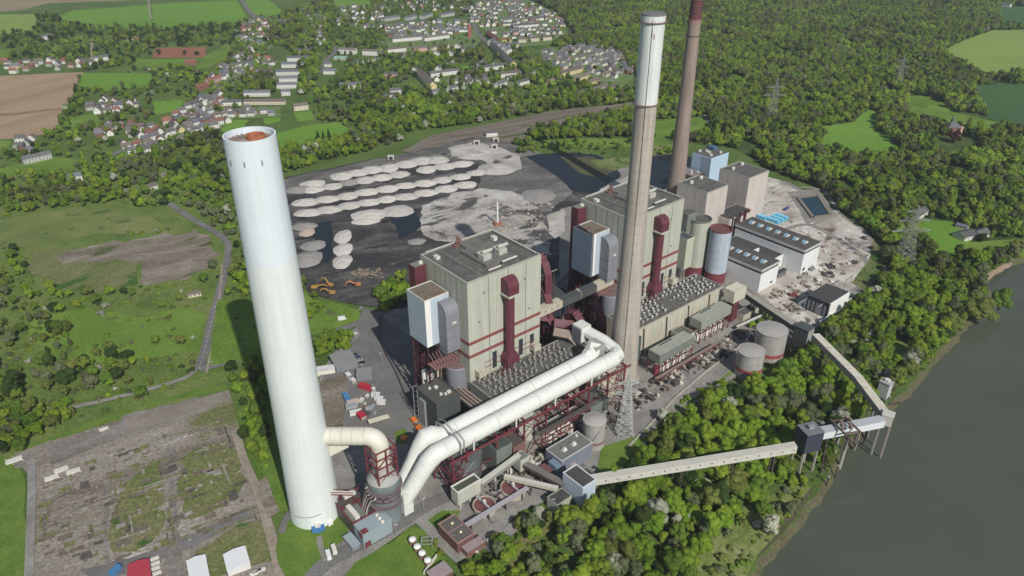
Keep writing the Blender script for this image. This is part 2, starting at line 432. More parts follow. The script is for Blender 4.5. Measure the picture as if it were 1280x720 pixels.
FOREST = [(655, -5), (1330, -40), (1330, 290), (1262, 322), (1236, 338), (1228, 352), (1222, 378), (1186, 424), (1150, 458), (1135, 474), (1112, 492), (1070, 450), (1028, 424), (1045, 402), (1085, 372),
          (1112, 345), (1104, 318), (1085, 288), (1055, 264), (1030, 238), (985, 222), (965, 214), (940, 196), (910, 184), (870, 180), (800, 170), (650, 172), (640, 165), (690, 156), (790, 142), (800, 100), (770, 62), (722, 48), (700, 18)]
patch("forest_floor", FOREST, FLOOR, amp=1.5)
# ---- far fields
patch("field", [(-60, 20), (30, 12), (60, 4), (230, -2), (430, -14), (430, -60), (-60, -60)], TANF, True)
patch("field", [(75, 20), (90, 13), (188, 6), (190, 34), (120, 36), (78, 30)], CROP, True, amp=3)
patch("field", [(190, 5), (297, 0), (308, 22), (300, 28), (200, 37), (190, 32)], CROP, True, amp=3)
patch("field", [(300, 0), (332, -3), (356, 15), (340, 21), (318, 18)], CROP, True)
patch("field", [(-30, 18), (46, 18), (42, 42), (-30, 44)], PALE, True)
patch("field", [(414, 0), (462, -3), (466, 10), (420, 12)], CROP, True)
patch("meadow", [(-30, 62), (18, 62), (12, 80), (-30, 82)], MEADOW, True)
patch("meadow", [(70, 48), (110, 44), (112, 75), (60, 76)], MEADOW)
patch("ploughed_field", [(-40, 97), (60, 92), (105, 90), (95, 108), (85, 132), (70, 165), (30, 172), (-40, 178)], PLOUGH, True, amp=1)
patch("field_track", [(-40, 143), (20, 141), (80, 134), (80, 136), (20, 144), (-40, 147)], gmat("dark_furrow", [(.3, (.20, .14, .09)), (.7, (.24, .17, .11))], .05, .1), amp=.5)
patch("meadow", [(103, 91), (188, 92), (200, 104), (150, 113), (96, 114)], CROP, True)
patch("red_field", [(195, 60), (258, 59), (256, 72), (190, 72)], REDSOIL, True, amp=1)
patch("meadow", [(172, 74), (250, 73), (236, 84), (165, 84)], MEADOW, True)
patch("meadow", [(256, 70), (286, 54), (292, 68), (262, 84), (242, 86)], MEADOW, True)
patch("meadow", [(80, 148), (120, 143), (128, 158), (90, 162)], MEADOW, True)
patch("meadow", [(190, 127), (228, 125), (230, 137), (195, 143)], CROP, True)
patch("meadow", [(-20, 176), (14, 176), (12, 192), (-20, 195)], MEADOW, True)
patch("meadow", [(-20, 215), (70, 196), (100, 200), (88, 218), (-20, 224)], MEADOW, True)
patch("meadow", [(272, 150), (312, 150), (300, 163), (276, 170)], CROP, True)
patch("meadow", [(330, 143), (352, 142), (350, 152), (332, 156)], CROP, True)
patch("meadow", [(367, 141), (388, 139), (394, 150), (372, 152)], CROP, True)
patch("meadow", [(343, 168), (380, 158), (425, 152), (440, 165), (415, 176), (348, 186)], CROP, True)
patch("meadow", [(575, 83), (590, 82), (594, 89), (578, 90)], CROP, True)
# ---- right-hand clearings
patch("field", [(1174, 66), (1205, 50), (1240, 38), (1320, 36), (1320, 98), (1270, 94), (1222, 96)], PALE, True, amp=3)
patch("field", [(1248, 8), (1320, 8), (1320, 34), (1250, 34)], DARKF, True)
patch("field", [(1215, 107), (1320, 104), (1320, 166), (1255, 160), (1222, 136)], DARKF, True)
patch("meadow", [(1028, 158), (1068, 152), (1085, 136), (1098, 140), (1096, 160), (1134, 190), (1088, 200), (1026, 190)], CROP, True)
patch("meadow", [(1132, 120), (1160, 120), (1182, 130), (1192, 140), (1256, 155), (1240, 168), (1200, 164), (1180, 160), (1134, 150)], MEADOW, True)
patch("meadow", [(1146, 274), (1202, 278), (1212, 300), (1214, 318), (1160, 322), (1146, 296)], CROP, True)
patch("meadow", [(1200, 304), (1300, 298), (1290, 320), (1245, 327), (1210, 322)], MEADOW, True)
patch("meadow", [(815, 150), (885, 146), (890, 168), (860, 174), (815, 176)], MEADOW, True)
patch("meadow", [(640, 178), (700, 174), (790, 173), (835, 177), (840, 184), (760, 184), (690, 184)], MEADOW, True)
patch("meadow", [(1110, 425), (1142, 430), (1150, 442), (1125, 452), (1105, 442)], MEADOW, True)
patch("sand_bank", [(1228, 344), (1268, 324), (1264, 332), (1240, 347), (1226, 358), (1218, 352)], SAND, True, amp=1, step=6)
patch("sand_bank", [(1150, 440), (1164, 436), (1168, 444), (1152, 462), (1146, 456)], SAND, True, amp=1, step=6)
patch("shore", [(1004, 612), (1018, 608), (1006, 632), (985, 655), (965, 680), (944, 700), (925, 712), (950, 672), (975, 640)], BANK, True, amp=1.5, step=6)
patch("shore_grass", [(840, 745), (870, 690), (905, 648), (945, 625), (995, 605), (1014, 608), (1000, 628), (950, 690), (915, 745)], gmat("reed_grass", [(.3, (.10, .15, .035)), (.5, (.16, .20, .055)), (.7, (.27, .27, .13))], .15, .4, ang=.8, stretch=3))
# ---- left meadows
patch("grassland", [(-60, 225), (220, 210), (300, 255), (300, 470), (200, 520), (60, 560), (-60, 600)], SCRUB)
patch("dry_meadow", [(-40, 278), (30, 268), (95, 260), (140, 261), (190, 272), (218, 286), (190, 291), (120, 292), (70, 305), (-40, 312)], DRY, True, amp=3)
patch("dry_meadow", [(35, 316), (90, 308), (175, 325), (172, 356), (115, 368), (60, 358), (38, 342)], MOSS, True, amp=3)
patch("bare_ground", [(80, 330), (80, 316), (130, 305), (180, 298), (245, 287), (262, 300), (255, 322), (190, 325), (130, 328)], SPOIL, True, amp=7, step=9)
patch("bare_ground", [(180, 326), (262, 308), (276, 318), (262, 335), (235, 350), (182, 357), (176, 340)], SPOIL, True, amp=5, step=9)
patch("meadow", [(40, 398), (110, 385), (180, 398), (235, 384), (258, 395), (250, 440), (190, 448), (120, 452), (60, 445), (36, 425)], MEADOW, amp=4)
patch("meadow", [(-30, 560), (20, 575), (32, 600), (36, 740), (-60, 740)], GRASSY, True)
patch("meadow", [(30, 560), (120, 525), (240, 488), (282, 480), (285, 488), (200, 505), (130, 528), (40, 562)], GRASSY, True, amp=1.5)
# ---- abandoned site bottom left
patch("site_ground", [(18, 568), (60, 552), (155, 524), (285, 487), (292, 505), (300, 555), (318, 600), (345, 665), (368, 735), (34, 740), (42, 600)], RUB, True, amp=1.5)
patch("concrete_slab", [(62, 556), (150, 530), (153, 520), (286, 488), (288, 500), (240, 520), (160, 545), (64, 582)], RUB2, True, amp=1, step=8)
patch("paved_yard", [(156, 524), (284, 489), (286, 500), (158, 542)], gmat("worn_slab", [(.3, (.19, .165, .13)), (.7, (.26, .23, .19))], .05, .15), amp=.8)
patch("concrete_slab", [(20, 568), (40, 560), (48, 570), (34, 585), (18, 586)], RUB2, amp=1, step=6)
patch("gravel_track", [(100, 712), (180, 692), (205, 684), (250, 664), (312, 638), (316, 648), (260, 675), (220, 692), (190, 705), (120, 728)], ASPH, amp=1.5, step=7)
patch("gravel_track", [(207, 684), (211, 600), (208, 560), (220, 560), (222, 620), (226, 684), (232, 730), (206, 730)], RUB2, amp=1.2, step=6)
patch("gravel_track", [(128, 700), (130, 600), (136, 600), (136, 700)], RUB2, amp=.8, step=6)
patch("moss_patch", [(138, 655), (150, 610), (200, 575), (206, 600), (204, 660), (170, 690), (140, 690)], MOSS, amp=2.5, step=8)
patch("moss_patch", [(228, 640), (225, 575), (262, 555), (300, 565), (308, 600), (280, 635), (240, 650)], MOSS, amp=2.5, step=8)
patch("moss_patch", [(244, 690), (300, 655), (330, 650), (350, 700), (300, 712), (250, 722)], MOSS, amp=2.5, step=8)
# foundation remains: strips and rectangles lying along the site grid
r = random.Random(31); b = MB(); LEVEL[0] += 1; zf_ = LEVEL[0] * .006
SITE = wp([(46, 600), (70, 585), (286, 518), (296, 550), (316, 610), (330, 650), (200, 690), (120, 712), (48, 716)])
for k in range(420):
    p = G(r.uniform(44, 330), r.uniform(515, 716)); L_, w_ = r.choice(((r.uniform(8, 26), r.uniform(.5, 1.4)), (r.uniform(3, 9), r.uniform(2, 5)), (r.uniform(2, 5), r.uniform(1, 2)))); a = SAZ + (pi / 2 if r.random() < .4 else 0) + r.uniform(-.03, .03)
    ex, ey = Vector((cos(a), sin(a), 0)) * L_ / 2, Vector((-sin(a), cos(a), 0)) * w_ / 2
    C = [p - ex - ey, p + ex - ey, p + ex + ey, p - ex + ey]
    if all(inpoly(c.x, c.y, SITE) for c in C):
        P = jag([(c.x, c.y) for c in C], 2.0, .35, k); b.q([(q[0], q[1], zf_ + k * .0009) for q in P], r.choice((0, 0, 1, 1, 2, 3, 3)))
o = b.build("old_pavement", [gmat("slab_pale", [(.3, (.20, .18, .15)), (.7, (.33, .31, .27))], .3, .3), gmat("slab_brown", [(.3, (.11, .09, .065)), (.7, (.19, .16, .125))], .3, .35), gmat("slab_dark", [(.3, (.06, .055, .05)), (.7, (.12, .11, .095))], .3, .3), gmat("slab_green", [(.3, (.12, .135, .05)), (.7, (.19, .185, .08))], .3, .35)]); o["kind"] = 'structure'
LEVEL[0] += 66
strip("access_road", [(40, 575), (40, 620), (38, 680), (36, 740)], 4.5, CONC)
strip("dirt_road", [(296, 545), (305, 575), (318, 605), (333, 650), (346, 700), (356, 740)], 5.0, TRACK)
patch("bare_ground", [(318, 605), (345, 590), (352, 610), (350, 640), (336, 650)], SPOIL, True, amp=1)
patch("grass_verge", [(300, 480), (345, 470), (360, 520), (370, 640), (350, 640), (335, 600), (308, 560), (298, 520)], GRASSY)
# ---- country road on the left and its continuation past the white chimney
strip("road", [(205, 250), (222, 262), (240, 274), (262, 287), (281, 299), (286, 314), (280, 345), (273, 372), (265, 402), (258, 432), (249, 462)], 7.0, ASPH, dash=True)
strip("road", [(249, 462), (292, 452), (338, 446), (385, 432), (430, 411), (475, 394)], 8.0, ASPH, dash=True)
# gardens and streets of the town
GARD = gmat("town_gardens", [(.3, (.09, .16, .04)), (.5, (.13, .20, .05)), (.58, (.17, .18, .12)), (.7, (.27, .27, .25))], .06, .35, ang=.25, stretch=1.6, fscale=.4)
for P_ in ([(482, 30), (575, 24), (598, 40), (600, 56), (540, 68), (484, 70)], [(575, 14), (600, 2), (650, -4), (670, 4), (704, 22), (708, 48), (690, 56), (640, 60), (612, 46), (590, 28)], [(676, 62), (745, 54), (772, 64), (798, 76), (795, 94), (776, 112), (740, 106), (700, 94), (678, 86)], [(540, 88), (640, 84), (650, 112), (600, 112), (540, 104)], [(225, 140), (262, 116), (290, 126), (292, 150), (265, 167), (215, 172), (200, 158)], [(262, 92), (300, 68), (347, 74), (340, 100), (300, 112), (262, 116)], [(300, 26), (362, 18), (368, 42), (322, 70), (294, 74)], [(150, 184), (192, 158), (217, 168), (190, 192), (156, 198)], [(285, 136), (352, 134), (352, 147), (275, 150)], [(425, 8), (478, 4), (478, 36), (455, 42), (425, 27)]):
    patch("gardens", P_, GARD, amp=3)
strip("concrete_path", [(246, 463), (225, 476), (150, 497), (80, 513), (30, 528), (-40, 545)], 4.0, CONC)
strip("dirt_track", [(278, 330), (274, 380), (266, 430), (258, 468)], 1.6, TRACK)
strip("dirt_track", [(165, 320), (200, 318), (235, 313), (262, 309)], 2.2, TRACK)
strip("road", [(296, -10), (310, 12), (325, 28), (340, 42), (353, 52)], 12.0, ASPH)
strip("road", [(140, 195), (158, 186), (175, 176), (205, 158), (240, 138), (262, 124), (285, 104), (300, 95), (318, 88)], 9.0, ASPH)
strip("road", [(395, 98), (400, 88), (408, 76), (418, 66), (420, 58)], 8.0, ASPH)
strip("road", [(588, 22), (600, 45), (620, 62), (640, 82), (655, 96)], 10.0, ASPH)
strip("road", [(185, -5), (188, 20), (190, 24)], 4.0, TRACK)
strip("road", [(114, 50), (115, 62), (114, 78)], 5.0, TRACK)
strip("road", [(880, 142), (888, 158), (886, 168)], 5.0, ASPH)
# ---- railway
patch("railway_bed", [(500, 190), (540, 170), (600, 158), (640, 150), (690, 140), (780, 130), (830, 124), (830, 131), (785, 142), (720, 155), (670, 166), (645, 180), (600, 178), (520, 192)], BALLAST, True, amp=2)
LEVEL[0] += 1
rail_m = mat("rusty_rail", (.12, .08, .06), .5); slp_m = mat("sleeper", (.10, .085, .07))
for k, (ya, yb) in enumerate(((0, 0), (5, 3), (10, 6))):
    t_ = thing("railway_track", ["northern railway track beyond the ash heaps, farthest of three", "middle railway track on the brown ballast bed", "railway track nearest the ash heaps"][k], "railway track", G(650, 158), "railway tracks on the ballast bed")
    pts = smooth_line([G(540, 172 + ya), G(600, 161 + ya), G(640, 154 + ya), G(700, 143 + yb), G(780, 134 + yb)], 6)
    r_ = MB(); s_ = MB()
    for i in range(len(pts) - 1):
        a, c = pts[i], pts[i + 1]; d = (c - a).normalized(); n = Vector((-d.y, d.x, 0))
        for sg in (-.75, .75):
            r_.beam((a.x + n.x * sg, a.y + n.y * sg, 1.0), (c.x + n.x * sg, c.y + n.y * sg, 1.0), .22, .25)
        L_ = (c - a).length; q = 0
        while q < L_:
            p = a + d * q; s_.beam((p.x - n.x * 1.3, p.y - n.y * 1.3, .8), (p.x + n.x * 1.3, p.y + n.y * 1.3, .8), .4, .25); q += 1.6
    r_.build("rail", rail_m, t_); s_.build("sleeper", slp_m, t_)
# ---- power-station ground
PLANT = [(395, 505), (400, 468), (430, 425), (465, 392), (515, 384), (530, 345), (690, 250), (760, 205), (850, 195), (960, 225), (985, 228), (1030, 255), (1075, 288), (1108, 330), (1085, 362),
         (1060, 378), (1035, 400), (1005, 420), (950, 455), (905, 480), (860, 512), (820, 545), (775, 570), (735, 600), (690, 625), (650, 640), (600, 690), (570, 705), (520, 655), (470, 690), (420, 730), (392, 730), (400, 690), (425, 660), (420, 600), (395, 560)]
patch("pavement", PLANT, CONC, True, amp=1)
patch("yard_floor", [(396, 505), (404, 470), (445, 425), (475, 395), (515, 425), (520, 560), (470, 545), (396, 560)], ASPH, amp=.5)
patch("dirt_yard", [(398, 520), (400, 478), (432, 468), (436, 500), (428, 540), (410, 550)], SPOIL, amp=1)
patch("coal_ground", [(350, 262), (358, 222), (440, 205), (520, 190), (590, 172), (640, 180), (690, 198), (735, 212), (760, 205), (760, 245), (700, 262), (700, 345), (520, 385), (470, 385), (425, 378), (385, 366), (366, 330)], COAL, True, amp=2)
patch("grey_ground", [(354, 226), (440, 206), (520, 190), (560, 182), (600, 172), (640, 180), (700, 200), (735, 225), (690, 262), (690, 300), (650, 280), (600, 240), (600, 205), (540, 205), (440, 222), (356, 242)], COALG, amp=2)
patch("grey_ground", [(356, 258), (450, 240), (540, 222), (570, 216), (572, 222), (470, 240), (380, 262), (358, 266)], COALG, amp=1)
patch("ash_ground", [(560, 186), (590, 178), (622, 184), (650, 196), (652, 212), (630, 216), (600, 200), (565, 196)], ASHY, amp=2, step=8)
patch("ash_ground", [(524, 275), (528, 262), (545, 250), (580, 240), (620, 236), (655, 246), (676, 262), (684, 285), (690, 320), (640, 300), (590, 300), (545, 302), (527, 290)], ASHC, amp=5, step=7)
patch("ash_ground", [(580, 246), (600, 236), (640, 240), (668, 252), (655, 258), (620, 250)], ASHY, amp=1.5, step=7)
patch("ash_ground", [(656, 240), (668, 232), (692, 242), (690, 252), (672, 254)], COALG, amp=1)
patch("ash_ground", [(684, 270), (705, 262), (706, 290), (694, 300), (686, 292)], ASHY, amp=1.5)
patch("ash_ground", [(740, 245), (760, 232), (800, 214), (806, 222), (780, 240), (760, 252)], ASHY, amp=1.5, step=7)
for P_ in ([(391, 281), (414, 277), (417, 318), (410, 330), (396, 326)], [(655, 196), (700, 191), (745, 194), (768, 205), (776, 222), (740, 242), (716, 240), (694, 220)], [(806, 196), (850, 192), (870, 200), (850, 232), (820, 240), (800, 222)], [(486, 268), (520, 262), (526, 285), (500, 300)]):
    patch("pond", P_, POND, amp=1.5, step=8)
patch("mud", [(700, 197), (742, 197), (770, 214), (748, 224), (722, 216)], gmat("pond_mud", [(.3, (.05, .055, .03)), (.5, (.09, .085, .05)), (.7, (.10, .12, .045))], .05, .35), amp=2.5, step=6)
patch("mud", [(790, 186), (850, 180), (856, 192), (806, 197)], DRY, amp=2)
strip("bank_path", [(655, 196), (680, 214), (705, 238), (722, 250)], 3, COALG)
patch("pond_verge", [(738, 201), (786, 198), (796, 206), (768, 214), (748, 210)], DRY, amp=2.5, step=6)
patch("grass_verge", [(345, 385), (372, 362), (400, 378), (448, 388), (452, 400), (400, 418), (345, 430)], MEADOW, True)
patch("meadow", [(272, 376), (345, 372), (350, 446), (262, 458)], MEADOW, amp=1)
patch("service_road", [(455, 385), (480, 395), (500, 440), (520, 500), (535, 560), (520, 560), (495, 500), (470, 445), (445, 410)], ASPH, amp=.3)
patch("dusty_ground", [(905, 300), (960, 232), (985, 232), (1040, 262), (1082, 292), (1100, 332), (1078, 360), (1040, 398), (1010, 410), (960, 390), (930, 345)], DUST, amp=2, step=8)
patch("dusty_ground", [(958, 222), (975, 226), (1000, 262), (985, 285), (960, 262), (950, 240)], DUST, amp=1)
patch("basin_apron", [(984, 241), (1022, 237), (1048, 272), (1012, 280)], CONC, amp=.4)
strip("yard_road", [(1052, 372), (1078, 358), (1086, 340), (1078, 322), (1050, 302), (1010, 282), (975, 290)], 6, CONC)
strip("yard_road", [(985, 240), (1000, 262), (1012, 282), (1030, 275), (1050, 268)], 4, CONC)
strip("access_road", [(1108, 345), (1098, 318), (1080, 290), (1050, 268), (1030, 240), (1000, 235)], 4, CONC)
patch("dry_verge", [(1064, 355), (1085, 328), (1092, 300), (1106, 330), (1100, 348), (1080, 364)], MOSS, amp=1)
patch("lawn", [(352, 660), (366, 640), (372, 625), (420, 625), (438, 640), (432, 676), (410, 690), (396, 735), (360, 735), (345, 690)], GRASSY, True, amp=.8, step=7)
patch("lawn", [(432, 720), (445, 704), (492, 678), (512, 660), (530, 664), (556, 700), (552, 740), (432, 740)], GRASSY, True, amp=.8, step=7)
patch("lawn", [(535, 652), (552, 640), (575, 640), (572, 650), (545, 662)], GRASSY, True, amp=.5)
patch("lawn", [(452, 672), (486, 664), (492, 668), (460, 684)], GRASSY, True, amp=.5)
patch("lawn", [(492, 543), (504, 536), (512, 545), (506, 556), (498, 556)], GRASSY, True, amp=.5)
strip("service_road", [(384, 735), (400, 712), (430, 692), (470, 672), (505, 652), (530, 636), (560, 622), (590, 625)], 9, ASPH)
strip("footpath", [(399, 672), (402, 688), (408, 702)], 3, CONC)
strip("footpath", [(352, 668), (358, 650), (372, 632)], 4, ASPH)
strip("service_road", [(610, 690), (650, 655), (700, 640), (735, 612), (790, 562), (860, 506), (940, 450), (985, 418)], 7, CONC)
strip("service_road", [(660, 560), (700, 536), (780, 500), (850, 470), (905, 430), (950, 395), (960, 380)], 8, CONC)
patch("track_bed", [(600, 715), (640, 680), (700, 640), (770, 575), (800, 555), (812, 562), (770, 600), (700, 655), (650, 700), (625, 730)], gmat("overgrown_track", [(.3, (.10, .13, .03)), (.5, (.16, .17, .05)), (.7, (.18, .15, .09))], .12, .35, ang=AZ, stretch=6), True, amp=1.5)
patch("lawn", [(752, 560), (778, 552), (800, 545), (806, 552), (770, 590), (745, 598)], GRASSY, True, amp=1)
strip("grass_verge", [(800, 556), (860, 508), (940, 447), (960, 432)], 2.5, MEADOW)
# ================================================================ POWER STATION
CREAM = mat("cream_cladding", (.455, .465, .385), .6, .07, .06, streak=.15, seam=[(UU, 2.05, .18, .07), (VV, 2.13, .18, .07), ((0, 0, 1), 8.4, .25, .06)])
CREAMD = mat("cream_seam", (.16, .16, .12), .7)
MAROON = mat("maroon_steel", (.115, .034, .045), .5, .2, .3)
RED = mat("red_steel", (.155, .036, .046), .55, .25, .4, dirt=((.12, .04, .03), .3, .62))
ROOF = mat("bitumen_roof", (.105, .103, .092), .9, .25, .12, dirt=((.17, .165, .14), .25, .58))
ROOFD = mat("dark_roof", (.065, .065, .062), .9, .25, .15)
BROWNR = mat("brown_roof", (.17, .145, .11), .9, .2, .2, dirt=((.07, .05, .035), .5, .66))
CONCR = mat("weathered_concrete", (.405, .365, .31), .85, .10, .05, streak=.22)
CONCW = mat("chimney_white_paint", (.64, .68, .65), .7, .06, .06, streak=.16, seam=[((0, 0, 1), 6, .2, .05)])
WHITE = mat("white_paint", (.66, .72, .71), .6, .04, .05, streak=.06)
WPIPE = mat("white_duct_cladding", (.64, .655, .61), .45, .07, .2, dirt=((.52, .51, .44), .12, .6), seam=[(UU, 3.1, .16, .16)])
CPIPE = mat("cream_duct_cladding", (.63, .61, .52), .5, .08, .2, seam=[(UU, 2.6, .15, .12)])
BLUEG = mat("blue_grey_cladding", (.30, .37, .43), .5, .08, .1, streak=.06)
PBLUE = mat("pale_blue_cladding", (.43, .50, .57), .5, .06, .1, streak=.08)
GREYC = mat("grey_cladding", (.21, .22, .24), .55, .1, .2, streak=.06)
DGREY = mat("dark_grey_cladding", (.075, .085, .082), .6, .18, .2)
GREEN = mat("grey_green_cladding", (.17, .19, .165), .6, .12, .2, streak=.08)
BLACK = mat("black_cladding", (.035, .04, .05), .5, .12, .3)
TANK = mat("tank_grey", (.36, .35, .32), .6, .14, .25, streak=.18, dirt=((.22, .19, .15), .2, .62))
BAND = mat("tank_red_band", (.30, .075, .065), .6, .1, .3)
STEEL = mat("galvanised_steel", (.30, .31, .30), .45, .12, .5)
STEELD = mat("dark_steel", (.09, .075, .07), .6, .3, .6)
PIPEB = mat("old_pipe", (.22, .17, .14), .6, .25, .5)
GLASS = mat("dark_glass", (.03, .04, .05), .15, .1, .5)
SKYL = mat("skylight_glass", (.22, .36, .44), .2, .1, .5)
RUST = mat("rusty_flue", (.36, .13, .06), .7, .3, .5)
LIP = mat("flue_roof", (.30, .25, .22), .8, .3, .3)
BRICK = mat("dark_brick", (.14, .07, .06), .85, .2, .3)
BEIGE = mat("beige_panel", (.46, .43, .34), .7, .1, .2, streak=.12)
SLUDGE = mat("red_sludge", (.16, .065, .06), .6, .2, .3)
OFFW = mat("off_white_panel", (.62, .60, .54), .7, .08, .2, streak=.1)
WHITEW = mat("white_wall", (.74, .75, .72), .65, .03, .1, streak=.05)

def vz(u, v, y):
    """height at which the vertical through grid point u, v meets photo row y"""
    lo, hi = -5, 300
    for _ in range(40):
        m_ = (lo + hi) / 2
        if PX(W(u, v, m_))[1] > y: lo = m_
        else: hi = m_
    return lo

# ---------------- chimneys
cb = G(395, 640)
t = thing("chimney", "huge plain white chimney with an orange-rimmed flue, joined to the cream elbow duct", "chimney", cb)
def f(b):
    b.lathe((cb.x, cb.y), [(14.3, 0, 0), (13.8, 12, 0), (13.3, 40, 0), (12.75, 80, 0), (12.3, 120, 0), (11.74, 165, 1), (11.3, 195, 1), (11.05, 224, 1), (10.3, 224, 1), (10.3, 221)], 72, cap=(True, False))
part("shaft", [mat("white_paint_cream", (.665, .71, .69), .6, .05, .05, streak=.06, seam=[((0, 0, 1), 7.5, .25, .035)]), mat("white_paint_cool", (.64, .70, .73), .6, .04, .05, streak=.05, seam=[((0, 0, 1), 7.5, .25, .035)])], t, f, True)
part("flue_roof", LIP, t, lambda b: b.lathe((cb.x, cb.y), [(10.28, 219), (10.28, 221.2)], 48))
def f(b): b.lathe((cb.x + 1.5, cb.y + 3.0), [(4.2, 221.2), (4.1, 222.9), (3.3, 222.9), (3.3, 221.5)], 32, cap=(False, True))
part("inner_flue", RUST, t, f, True)
def f(b):
    for k in range(26):
        a = k * .24; b.beam((cb.x + 4.6 * cos(a), cb.y + 4.6 * sin(a), 221.4), (cb.x + 9.9 * cos(a + .1), cb.y + 9.9 * sin(a + .1), 221.5), .35, .4)
part("roof_rib", PIPEB, t, f)
for a in (-2.2, -1.6, -.95):
    def f(b, a=a): b.box((cb.x + 11.3 * cos(a), cb.y + 11.2 * sin(a), 213), (.4, .5, 2.4), a)
    part("sampling_port", GREYC, t, f)
def f(b):
    for k in range(9):
        a = -2.2 + k * .13; b.beam((cb.x + 14.15 * cos(a), cb.y + 14.15 * sin(a), 9 + k * .25), (cb.x + 14.15 * cos(a + .13), cb.y + 14.15 * sin(a + .13), 9.25 + k * .25), .25)
part("cable_tray", GREYC, t, f)
a0 = atan2(-cb.y + 0, -cb.x + 8) 
a0 = -1.25
def f(b):
    x, y = cb.x + 15.2 * cos(a0), cb.y + 15.2 * sin(a0)
    b.box((x, y, 0), (4, 5, 3.2), a0); b.box((x + .5 * cos(a0), y + .5 * sin(a0), 3.2), (5.5, 7, .35), a0)
part("entrance_porch", mat("blue_canopy", (.05, .17, .38), .5), t, f)
part("porch_box", OFFW, t, lambda b: b.box((cb.x + 14.6 * cos(a0), cb.y + 14.6 * sin(a0), 3.6), (2.6, 3, 1.6), a0))
a1 = -.78
part("door_housing", WHITEW, t, lambda b: b.box((cb.x + 14.2 * cos(a1), cb.y + 14.2 * sin(a1), 0), (3, 3, 3.4), a1))

c2 = G(777, 472); c2 = W(*UVof(c2))
t = thing("chimney", "tall grey concrete chimney with a white painted upper third, beside the bare lattice pylon", "chimney", c2)
def rad2(z): return 6.75 + .00 * z + 4.2 * max(0, 1 - z / 170) ** 1.7
zz = [0, 12, 25, 40, 55, 70, 85, 100, 120, 140, 160, 180, 200]
part("concrete_shaft", CONCR, t, lambda b: b.lathe((c2.x, c2.y), [(rad2(z) + .0, z) for z in zz], 48), True)
part("white_shaft", CONCW, t, lambda b: b.lathe((c2.x, c2.y), [(rad2(200) + .03, 200), (6.85, 215), (6.8, 240), (6.9, 246), (7.1, 251.2)], 48, cap=(False, True)), True)
part("cap", mat("flue_cap", (.16, .16, .15)), t, lambda b: b.lathe((c2.x, c2.y), [(7.15, 251.2), (7.15, 252), (6.0, 252.3)], 40))
for z in (201,): part("gallery_ring", mat("ring_brown", (.20, .13, .10)), t, lambda b: b.lathe((c2.x, c2.y), [(6.8, z), (7.9, z), (7.9, z + .35), (6.8, z + .35)], 40))
def f(b):
    for z in (247.5,): b.lathe((c2.x, c2.y), [(6.8, z), (7.9, z), (7.9, z + .35), (6.8, z + .35)], 40)
    for k in range(24):
        a = 2 * pi * k / 24; b.beam((c2.x + 7.85 * cos(a), c2.y + 7.85 * sin(a), 247.8), (c2.x + 7.85 * cos(a), c2.y + 7.85 * sin(a), 249), .12)
part("gallery_ring", mat("ring_brown", (.20, .13, .10)), t, f)
def f(b):
    a = -1.75
    for z in range(0, 250, 5):
        r0, r1 = rad2(z) + .25, rad2(z + 5) + .25
        b.beam((c2.x + r0 * cos(a), c2.y + r0 * sin(a), z), (c2.x + r1 * cos(a), c2.y + r1 * sin(a), z + 5), .24, .2)
part("ladder", STEELD, t, f)
def f(b):
    for z in range(6, 200, 7):
        b.lathe((c2.x, c2.y), [(rad2(z) + .02, z), (rad2(z) + .06, z + .1), (rad2(z) + .02, z + .22)], 48, cap=(False, False))
part("pour_joint", mat("joint", (.27, .235, .19), .9), t, f)
def f(b):
    for k in range(2):
        a = -1.75 + k * .2; b.box((c2.x + 6.75 * cos(a), c2.y + 6.75 * sin(a), 240 - k * 1), (.3, .7, 4 - k), a)
part("rust_stain", mat("soot_rust", (.28, .2, .16)), t, f)
part("base_plinth", CONC if False else mat("plinth", (.33, .30, .25)), t, lambda b: b.lathe((c2.x, c2.y), [(12.6, 0), (12.4, 1.8), (11.2, 2.0)], 40))

c3 = W(357, 121)
t = thing("chimney", "slim brownish chimney with a dark red top band, behind the other two", "chimney", c3)
def rad3(z): return 5.3 + 4.2 * max(0, 1 - z / 230) ** 1.3
part("shaft", mat("chimney_brown", (.27, .215, .18), .85, .12, .05, streak=.25), t, lambda b: b.lathe((c3.x, c3.y), [(rad3(z), z) for z in (0, 25, 50, 75, 100, 125, 150, 175, 200)], 40), True)
part("red_shaft", mat("chimney_red", (.13, .045, .05), .8, .2, .1), t, lambda b: b.lathe((c3.x, c3.y), [(rad3(200) + .05, 200), (5.35, 225), (5.4, 252)], 40, cap=(False, True)), True)
def f(b):
    for k in range(28):
        a = 2 * pi * k / 28; h = 2.5 + 2.5 * (k * 7 % 5) / 4
        b.box((c3.x + (rad3(200) + .05) * cos(a), c3.y + (rad3(200) + .05) * sin(a), 200 - h + 1), (.25, .8, h), a)
part("paint_run", mat("paint_run", (.33, .20, .18)), t, f)
for z in (186, 207, 212, 217, 222, 227, 232, 237):
  def f(b): b.lathe((c3.x, c3.y), [(rad3(z) + .1, z), (rad3(z) + .45, z), (rad3(z) + .45, z + .7), (rad3(z) + .1, z + .7)], 32)
  part("iron_hoop", STEELD, t, f)

